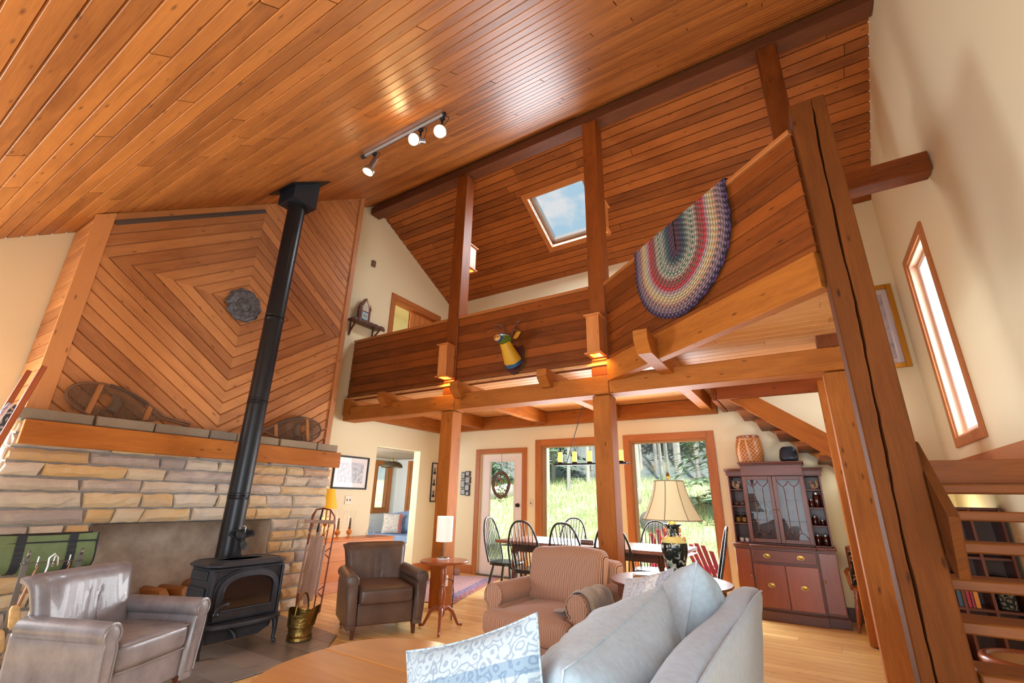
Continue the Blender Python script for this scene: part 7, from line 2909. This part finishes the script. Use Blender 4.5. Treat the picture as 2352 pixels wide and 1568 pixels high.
def rugpt(f, t, outer=0):
    r_ = rw * f
    L_ = 2 * core + PI * r_
    q_ = t * L_
    if q_ < core:
        x, d = r_, q_
    elif q_ < core + PI * r_:
        a = (q_ - core) / r_
        x, d = r_ * math.cos(a), core + r_ * math.sin(a)
    else:
        x, d = -r_, L_ - q_
    s_, z = rc + x, 3.725 - d
    off = .032 + outer + .010 * math.sin(s_ * 9) * min(1, d)
    q = DA + DU * s_ + DN * off
    return Vector((q.x, q.y, z)), q_ - L_ / 2
for outer, flip in ((.014, False), (0.0, True)):
    base = len(m.v)
    arc = {}
    for i in range(NU + 1):
        for j in range(NV + 1):
            p, arc[i, j] = rugpt(max(.01, i / NU), j / NV, outer)
            m.add(p)
    for i in range(NU):
        for j in range(NV):
            ij = [(i, j), (i + 1, j), (i + 1, j + 1), (i, j + 1)]
            q = [base + a * (NV + 1) + b for a, b in ij]
            uv = [(a / NU, arc[a, b]) for a, b in ij]
            m.face(q[::-1] if flip else q, uv[::-1] if flip else uv)
    if outer:
        fb = base
n_ = (NU + 1) * (NV + 1)
for j in range(NV):
    a_ = fb + NU * (NV + 1) + j
    m.face([a_, a_ + n_, a_ + n_ + 1, a_ + 1], [(1, j / NV)] * 2 + [(1, (j + 1) / NV)] * 2)
# the fold over the cap rail and the part behind
K = 10
base = len(m.v)
for j in range(41):
    s_ = rc - rw + 2 * rw * j / 40
    fr_ = abs(s_ - rc) / rw
    for k in range(K + 1):
        v = k / K
        a_ = PI * min(1, v * 1.6)
        off = .046 - .068 * (1 - math.cos(a_)) - 0
        z = 3.725 + .012 * math.sin(a_) - max(0, v - .625) * .9 * (1 - fr_ ** 2)
        q = DA + DU * s_ + DN * off
        m.add((q.x, q.y, z))
for j in range(40):
    for k in range(K):
        q = [base + j * (K + 1) + k, base + (j + 1) * (K + 1) + k, base + (j + 1) * (K + 1) + k + 1, base + j * (K + 1) + k + 1]
        f0, f1 = abs(2 * j / 40 - 1), abs(2 * (j + 1) / 40 - 1)
        m.face(q, [(f0, .02), (f1, .02), (f1, .06), (f0, .06)])
solo(m, 'braided_rug', rg, 'multicoloured oval braided rug hung over the slanting railing', 'rug', angle=80)

# ================================================================== STAIRS
stt = thing('staircase', 'open-tread timber staircase with a landing at the right gable wall', 'staircase', (0, 0, 0))
T_ = W['tread']
sy = [(4.18, 1.401), (3.96, 1.239), (3.74, 1.073), (3.52, .903), (3.30, .74), (3.08, .575), (2.86, .41), (2.64, .245), (2.42, .085)]
for k, (y, z) in enumerate(sy):
    m = MB()
    m.box((.925, y + .125, z - .028), (.84, .25, .056), .008)
    m.build('tread', T_, stt)
m = MB()
m.box((.915, 5.775, 1.545), (.86, 2.72, .05), .004)
m.box((.915, 4.42, 1.49), (.86, .05, .16), .004)
m.build('landing', T_, stt)
for k in range(6):
    m = MB()
    x, z = .26 - .19 * k, 1.755 + .15 * k
    m.box((x, 6.68, z), (.24, .86, .04), .005)
    m.build('tread', T_, stt)
for y in (6.24, 7.125):
    m = MB()
    off = 0 if y < 7 else -.02
    m.extrude([(.45, 1.60 + off), (.45, 1.87 + off), (-.97, 2.94 + off), (-.97, 2.70 + off)], .05, (0, y - .025, 0), (1, 0, 0), (0, 0, 1), (0, -1, 0), bev=.004)
    for f in m.uv:
        for i_, (u, v) in enumerate(f):
            f[i_] = (u * .8 - v * .6, u * .6 + v * .8)
    m.build('stringer', W['beam'], stt, smooth=False)
m = MB()
m.extrude([(2.76, 1.22), (2.86, .97), (2.92, .97), (3.21, 1.20), (3.21, 1.585)], .04, (.525, 0, 0), (0, 1, 0), (0, 0, 1), (1, 0, 0), bev=.006)
for f in m.uv:
    for i_, (u, v) in enumerate(f):
        f[i_] = (u * .8 + v * .6, -u * .6 + v * .8)
m.build('handrail_board', W['post'], stt, smooth=False)
m = MB()
m.box((1.338, 5.78, 1.645), (.02, 2.72, .14), .003)
m.build('skirting', W['trim'], stt)
for y0 in ():
    pass
m = MB()
m.extrude([(2.40, 0.01), (2.62, .01), (4.40, 1.36), (4.40, 1.56)], .04, (1.352, 0, 0), (0, 1, 0), (0, 0, 1), (1, 0, 0), bev=.004)
m.build('stringer', T_, stt, smooth=False)
m = MB()
m.extrude([(2.40, 0.01), (2.62, .01), (4.40, 1.36), (4.40, 1.56)], .04, (.535, 0, 0), (0, 1, 0), (0, 0, 1), (1, 0, 0), bev=.004)
# bookcase below the landing
bc = thing('bookcase', 'dark wooden bookcase under the stair landing', 'bookcase', (.93, 5.75, 0))
m = MB()
for x in (-.38, .02, .20, .39):
    m.box((x, 0, .63), (.022, .28, 1.26), .002)
m.build('upright', W['mahog'], bc)
m = MB()
m.box((0, .145, .63), (.80, .012, 1.26), .001)
m.build('back_panel', W['walnut'], bc)
for z in (.06, .47, .86, 1.25):
    m = MB()
    m.box((.0, 0, z), (.756, .27, .022), .002)
    m.build('shelf', W['mahog'], bc)
g = random.Random(9)
cols = [S(206, 44, 54), S(236, 226, 206), S(196, 60, 70), S(40, 44, 60), S(226, 190, 150), S(180, 60, 90), S(150, 170, 90), S(70, 100, 120), S(230, 150, 60), S(120, 40, 40)]
bmats = [plain('book_cover_%s' % n_, c, .5) for n_, c in zip(('red', 'cream', 'crimson', 'navy', 'tan', 'plum', 'olive', 'teal', 'orange', 'maroon'), cols)]
names = ['red', 'cream', 'crimson', 'navy', 'tan', 'plum', 'olive', 'teal', 'orange', 'maroon']
paper = plain('paper_pages', S(232, 220, 196), .8)


def book(x, y, z, w_, d_, h_, ci, label, group, flat=False, rz=0):
    m = MB()
    if flat:
        m.box((0, 0, .0015), (w_, d_, .003), .0008)
        m.box((0, 0, h_ - .0015), (w_, d_, .003), .0008)
        m.box((-w_ / 2 + .002, 0, h_ / 2), (.004, d_, h_), .0008)
    else:
        m.box((-w_ / 2 + .0015, 0, h_ / 2), (.003, d_, h_), .0008)
        m.box((w_ / 2 - .0015, 0, h_ / 2), (.003, d_, h_), .0008)
        m.box((0, -d_ / 2 + .002, h_ / 2), (w_, .004, h_), .0008)
    o = solo(m, 'book', bmats[ci], label, 'book', (x, y, z), rz, group)
    m = MB()
    if flat:
        m.box((.002, 0, h_ / 2), (w_ - .006, d_ - .006, h_ - .006), .0005)
    else:
        m.box((0, .002, h_ / 2), (w_ - .006, d_ - .006, h_ - .006), .0005)
    m.build('pages', paper, o)
    return o


for (zz, x0, x1_, shelfname) in ((.872, .565, .70, 'top shelf under the stairs'), (.482, .565, .94, 'middle shelf under the stairs'), (.482, .965, 1.06, 'middle shelf beside the patterned box')):
    x = x0
    k = 0
    while x < x1_ - .02:
        w_ = g.uniform(.018, .034)
        ci = [0, 1, 4, 3, 2, 5, 8, 9, 7][(k + int(zz * 10)) % 9]
        h_ = g.uniform(.19, .27)
        book(x + w_ / 2, 5.72 - .0, zz, w_, .19, h_, ci, 'upright %s book, number %d from the left on the %s' % (names[ci], k + 1, shelfname), 'upright books under the stairs')
        x += w_ + .002
        k += 1
for k, (h_, ci, nm) in enumerate(((.04, 1, 'cream book lying at the bottom of the flat stack under the stairs'), (.035, 0, 'red book lying in the middle of the flat stack under the stairs'), (.045, 6, 'olive green book lying on top of the flat stack under the stairs'))):
    z = .072 + sum((.04, .035, .045)[:k])
    book(.74 + .015 * k, 5.72, z, .22, .18, h_, ci, nm, 'books lying flat under the stairs', True, R(4 * k))
m = MB()
m.soft((.10, .16, .24), .012, (4, 4, 4), (0, 0, .122))
solo(m, 'patterned_box', bands('script_cloth', [(0, S(34, 40, 36)), (.99, S(34, 40, 36))], 1.0, cells=20, cellcol=S(196, 186, 156)), 'black and cream patterned box on the bookcase under the stairs', 'box', (1.22, 5.72, .482))
light('landing_lamp', 'POINT', (1.1, 6.5, 1.15), 9, (1, .88, .5), size=.08)
# cane seat chair
cn = thing('cane_stool', 'round cane-seated chair under the stairs at the lower right', 'stool', (.92, 4.12, 0))
m = MB()
m.tube([(.205 * math.cos(a), .205 * math.sin(a), .435) for a in [2 * PI * i / 40 for i in range(40)]], .024, 10, closed=True)
m.lathe([(.19, .40), (.215, .40), (.215, .42), (.19, .42)], 40, cap=False)
m.build('seat_ring', W['cherry'], cn)
m = MB()
for i in range(-7, 8):
    x = i * .025
    l_ = math.sqrt(max(0, .19 ** 2 - x * x))
    for d in (-.003, .003):
        m.tube([(x + d, -l_, .436), (x + d, 0, .43), (x + d, l_, .436)], .0022, 4)
        m.tube([(-l_, x + d, .439), (0, x + d, .433), (l_, x + d, .439)], .0022, 4)
        c_, s_ = math.cos(PI / 4), math.sin(PI / 4)
        m.tube([((x + d) * c_ + l_ * s_, (x + d) * s_ - l_ * c_, .441), ((x + d) * c_ - l_ * s_, (x + d) * s_ + l_ * c_, .441)], .002, 4)
m.build('cane_weave', plain('cane', S(206, 160, 96), .5), cn)
for k in range(4):
    a = R(45 + 90 * k)
    m = MB()
    m.lathe([(.012, .001), (.016, .05), (.012, .09), (.02, .2), (.024, .28), (.014, .3), (.026, .33), (.026, .36), (.016, .37), (.024, .41)], 12, (.17 * math.cos(a), .17 * math.sin(a), 0))
    m.build('leg', W['cherry'], cn)
# small metal bowl between sofa and striped chair
m = MB()
m.lathe([(0, .0), (.075, 0), (.095, .10), (.115, .24), (.122, .25), (.118, .255), (.11, .245), (.09, .10), (.07, .01), (0, .01)], 28)
m.tube([(.12, 0, .22), (.14, 0, .21), (.145, .0, .17), (.128, 0, .15)], .006, 6)
solo(m, 'metal_pail', plain('galvanised', S(120, 126, 130), .4, metal=.7), 'small metal pail on the floor between the striped armchair and the sofa', 'pail', (-1.36, 3.36, 0))


# ================================================================== OUTDOORS BEHIND THE WINDOWS
def gz(x, y):
    d = y - YB
    base = -.45 + .02 * math.sin(x * .7) * min(1, d / 3)
    base += .20 * max(0, d - 2.5) + .05 * math.sin(x * .35 + y * .23) * min(1, d / 6)
    if y > 24:
        base += .36 * (y - 24)
    return base


m = MB()
NX, NY = 60, 70
m.sheet(lambda u, v: (-44 + 62 * u, YB + .2 + 50 * v ** 1.3, gz(-44 + 62 * u, YB + .2 + 50 * v ** 1.3)), NX, NY, uvs=(40, 40))
gm, tt, bb = newmat('meadow_ground')
tcn = nd(tt, 'ShaderNodeTexCoord')
n1 = nd(tt, 'ShaderNodeTexNoise', Scale=.7, Detail=8.0, Roughness=.75)
n2 = nd(tt, 'ShaderNodeTexNoise', Scale=6.0, Detail=6.0, Roughness=.7)
sp = nd(tt, 'ShaderNodeSeparateXYZ')
tt.links.new(tcn.outputs['Object'], n1.inputs['Vector'])
tt.links.new(tcn.outputs['Object'], n2.inputs['Vector'])
tt.links.new(tcn.outputs['Object'], sp.inputs[0])
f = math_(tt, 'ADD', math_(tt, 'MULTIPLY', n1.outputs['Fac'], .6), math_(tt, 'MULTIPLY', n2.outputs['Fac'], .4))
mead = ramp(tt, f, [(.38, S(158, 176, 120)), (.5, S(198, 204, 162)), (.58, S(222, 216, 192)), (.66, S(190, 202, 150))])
wood_ = ramp(tt, f, [(.4, S(116, 132, 130)), (.55, S(132, 144, 144)), (.65, S(122, 140, 134))])  # forest floor: bluish distance haze is put into the colour
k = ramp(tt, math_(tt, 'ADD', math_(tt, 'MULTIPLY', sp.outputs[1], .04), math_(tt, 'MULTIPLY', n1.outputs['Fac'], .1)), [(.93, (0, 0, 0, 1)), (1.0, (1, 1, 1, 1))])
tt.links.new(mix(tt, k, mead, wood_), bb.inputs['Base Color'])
bb.inputs['Roughness'].default_value = .95
bp = nd(tt, 'ShaderNodeBump', Strength=.6, Distance=.1)
tt.links.new(n2.outputs['Fac'], bp.inputs['Height'])
tt.links.new(bp.outputs[0], bb.inputs['Normal'])
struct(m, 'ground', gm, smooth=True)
# grass
g = random.Random(77)
m = MB()
for i in range(26000):
    v = g.random() ** 1.6
    y = YB + 1.0 + 15 * v
    x = g.uniform(-3.2 - .85 * y * .72, -.1 * y + .6)
    z = gz(x, y)
    h_ = g.uniform(.06, .20) * (1 + .6 * v)
    a = g.uniform(0, 6.28)
    w_ = .006 + .010 * v
    dx, dy = math.cos(a) * w_, math.sin(a) * w_
    lx, ly = g.uniform(-.06, .06), g.uniform(-.06, .06)
    m.poly([(x - dx, y - dy, z - .01), (x + dx, y + dy, z - .01), (x + lx, y + ly, z + h_)], [(0, 0), (1, 0), (.5, 1)], g.random())
gr_ = m.build('meadow_grass', byrnd('grass_blades', [(0, S(136, 180, 112)), (.5, S(184, 208, 152)), (.8, S(222, 222, 190)), (1, S(226, 220, 160))], .7, var=.3, bump=0), smooth=False)
tag(gr_, 'sunlit spring grass on the meadow outside the windows', 'grass', kind='stuff')
# bare trunks of the wood
bark = byrnd('pale_bark', [(0, S(160, 162, 162)), (.5, S(192, 192, 190)), (1, S(216, 214, 208))], .9, var=.5, scale=3, bump=.3)
pro = []
for k in range(6):
    m = MB()
    hgt_ = g.uniform(8, 11)
    bend = [g.uniform(-.25, .25), g.uniform(-.2, .2)]
    spine = [Vector((bend[0] * (z / hgt_) ** 2 * 2, bend[1] * (z / hgt_), z)) for z in [hgt_ * i / 7 for i in range(8)]]
    m.tube(spine, [.10 * (1 - .8 * i / 7) for i in range(8)], 7, r=g.random())
    for j in range(16):
        f = g.uniform(.25, .97)
        p = spine[int(f * 7)].lerp(spine[min(7, int(f * 7) + 1)], f * 7 - int(f * 7))
        a = g.uniform(0, 6.28)
        l_ = g.uniform(.3, .75) * (1.1 - f) + .12
        q = p + Vector((math.cos(a) * l_, math.sin(a) * l_, l_ * .7))
        m.tube([p, p.lerp(q, .5) + Vector((0, 0, -.05)), q], [.03, .02, .008], 4, r=.5)
    pro.append(m)
cnt = 0
fam = []
for k, mm in enumerate(pro):
    o = mm.build('bare_tree', bark)
    fam.append(o)
    tag(o, 'bare grey tree in the wood beyond the meadow', 'tree', 'bare trees of the wood')
    y = 22 + 3 * k
    x = -.42 * y - 3 + k
    o.location = (x, y, gz(x, y) - .1)
n_tree = 0
placed = [tuple(o.location[:2]) for o in fam]
tries = 0
while n_tree < 190 and tries < 9000:
    tries += 1
    y = g.uniform(19.5, 38)
    x = g.uniform(-1.02 * y, -.04 * y)
    if any((x - a) ** 2 + (y - b) ** 2 < .8 for a, b in placed) or any((x - a) ** 2 + (y - b) ** 2 < 5 for a, b in ((-14.8, 21.5), (-11.4, 22.5), (-2.2, 16.5), (-6.3, 27), (-16.5, 17.5), (-22, 16.5))):
        continue
    placed.append((x, y))
    o = fam[n_tree % 6].copy()
    C.objects.link(o)
    s_ = g.uniform(.75, 1.15)
    o.location = (x, y, gz(x, y) - .1)
    o.rotation_euler = (0, 0, g.uniform(0, 6.28))
    o.scale = (s_, s_, s_)
    n_tree += 1
# evergreens
ever = byrnd('spruce_needles', [(0, S(84, 128, 104)), (.5, S(124, 162, 130)), (1, S(160, 190, 150))], .8, var=.3, bump=0)


def spruce(label, x, y, h_, seed):
    gg = random.Random(seed)
    t = thing('spruce_tree', label, 'tree', (x, y, gz(x, y) - .1), gg.uniform(0, 6), 'spruces at the edge of the wood')
    m = MB()
    m.tube([(0, 0, 0), (0, 0, h_ * .95)], [.12, .02], 7)
    m.build('trunk', bark, t)
    m = MB()
    n = int(150 + h_ * 26)
    for i in range(n):
        f = gg.random() ** .8
        z = h_ * (.10 + .9 * f)
        r_ = (1 - f) * h_ * .26 + .1
        a = gg.uniform(0, 6.28)
        d = Vector((math.cos(a), math.sin(a), -.25))
        side = Vector((-math.sin(a), math.cos(a), 0))
        for s_ in range(5):
            b0 = Vector((0, 0, z)) + d * r_ * (.15 + .17 * s_)
            l_ = r_ * .30
            for sg in (-1, 1):
                e_ = b0 + d * l_ * .6 + side * sg * l_ * .55 + Vector((0, 0, gg.uniform(-.08, .05)))
                w_ = d * l_ * .18
                m.poly([b0 - w_, b0 + w_, e_], None, gg.random())
    m.build('foliage', ever, t, smooth=False)


for k, (x, y, h_, lab) in enumerate(((-14.8, 21.5, 7.5, 'spruce at the wood edge seen in the left part of the left picture window'),
                                     (-11.4, 22.5, 8.5, 'spruce at the wood edge seen at the right side of the left picture window'),
                                     (-2.2, 16.5, 7.5, 'spruce with spreading boughs seen at the right edge of the right picture window'),
                                     (-6.3, 27.0, 8.5, 'tall spruce farther back in the upper part of the right picture window'),
                                     (-16.5, 17.5, 6.0, 'spruce seen through the glazed door'),
                                     (-22.0, 16.5, 6.5, 'spruce seen through the sunroom window'))):
    spruce(lab, x, y, h_, 100 + k)
# boulders
for k, (x, y, s_, lab) in enumerate(((-6.0, 17.3, .75, 'large pale boulder at the top of the meadow, in the right picture window'), (-12.0, 18.5, .6, 'grey boulder at the foot of the trees, in the left picture window'), (-4.0, 14.2, .5, 'dark low boulder right of the lamp shade, out on the meadow'))):
    m = MB()
    m.soft((s_ * 1.8, s_ * 1.2, s_), s_ * .48, (6, 5, 4), (0, 0, s_ * .3), fn=lambda x_, y_, z_: (x_ * (1 + .2 * math.sin(3 * y_ + k)), y_, z_ * (1 + .25 * math.sin(2.3 * x_ + k)) + .1 * s_ * math.sin(5 * x_)))
    solo(m, 'boulder', plain('pale_granite', S(206, 200, 196) if k != 2 else S(130, 126, 122), .9, var=.25, scale=3, bump=.4, bscale=6), lab, 'rock', (x, y, gz(x, y)), k * 1.1, 'boulders on the meadow')


# adirondack chairs
def adirondack(label, x, y, rz):
    t = thing('adirondack_chair', label, 'garden chair', (x, y, gz(x, y)), rz, 'red garden chairs on the grass')
    mt = P['adirondack']
    for k in range(5):
        m = MB()
        f = (k - 2) / 2
        h_ = .86 - .12 * f * f
        m.beam((f * .18, .22, .25), (f * .26, .22 + .36 * h_ / .8, .25 + h_ * .88), .085, .02, (0, -1, .4), .004)
        m.build('back_slat', mt, t)
    for k in range(6):
        m = MB()
        m.box((0, -.30 + .1 * k, .37 - .022 * k), (.52, .085, .02), .003)
        m.build('seat_slat', mt, t)
    for sx in (-1, 1):
        m = MB()
        m.box((sx * .35, -.08, .56), (.13, .72, .022), .01)
        m.build('arm', mt, t)
        m = MB()
        m.box((sx * .30, -.34, .275), (.09, .022, .55), .003)
        m.build('front_leg', mt, t)
        m = MB()
        m.beam((sx * .27, -.34, .34), (sx * .27, .60, .03), .022, .12, (0, 0, 1), .003)
        m.build('rear_leg', mt, t)
        m = MB()
        m.beam((sx * .29, .30, .545), (sx * .29, .34, .10), .022, .06, (0, 1, 0), .003)
        m.build('arm_support', mt, t)
    m = MB()
    m.box((0, .28, .555), (.62, .022, .07), .003)
    m.build('back_brace', mt, t)


adirondack('red slatted garden chair outside, at the right edge of the right picture window', -1.55, 9.7, R(150))
adirondack('red slatted garden chair outside, seen behind the big lamp', -2.75, 10.6, R(195))
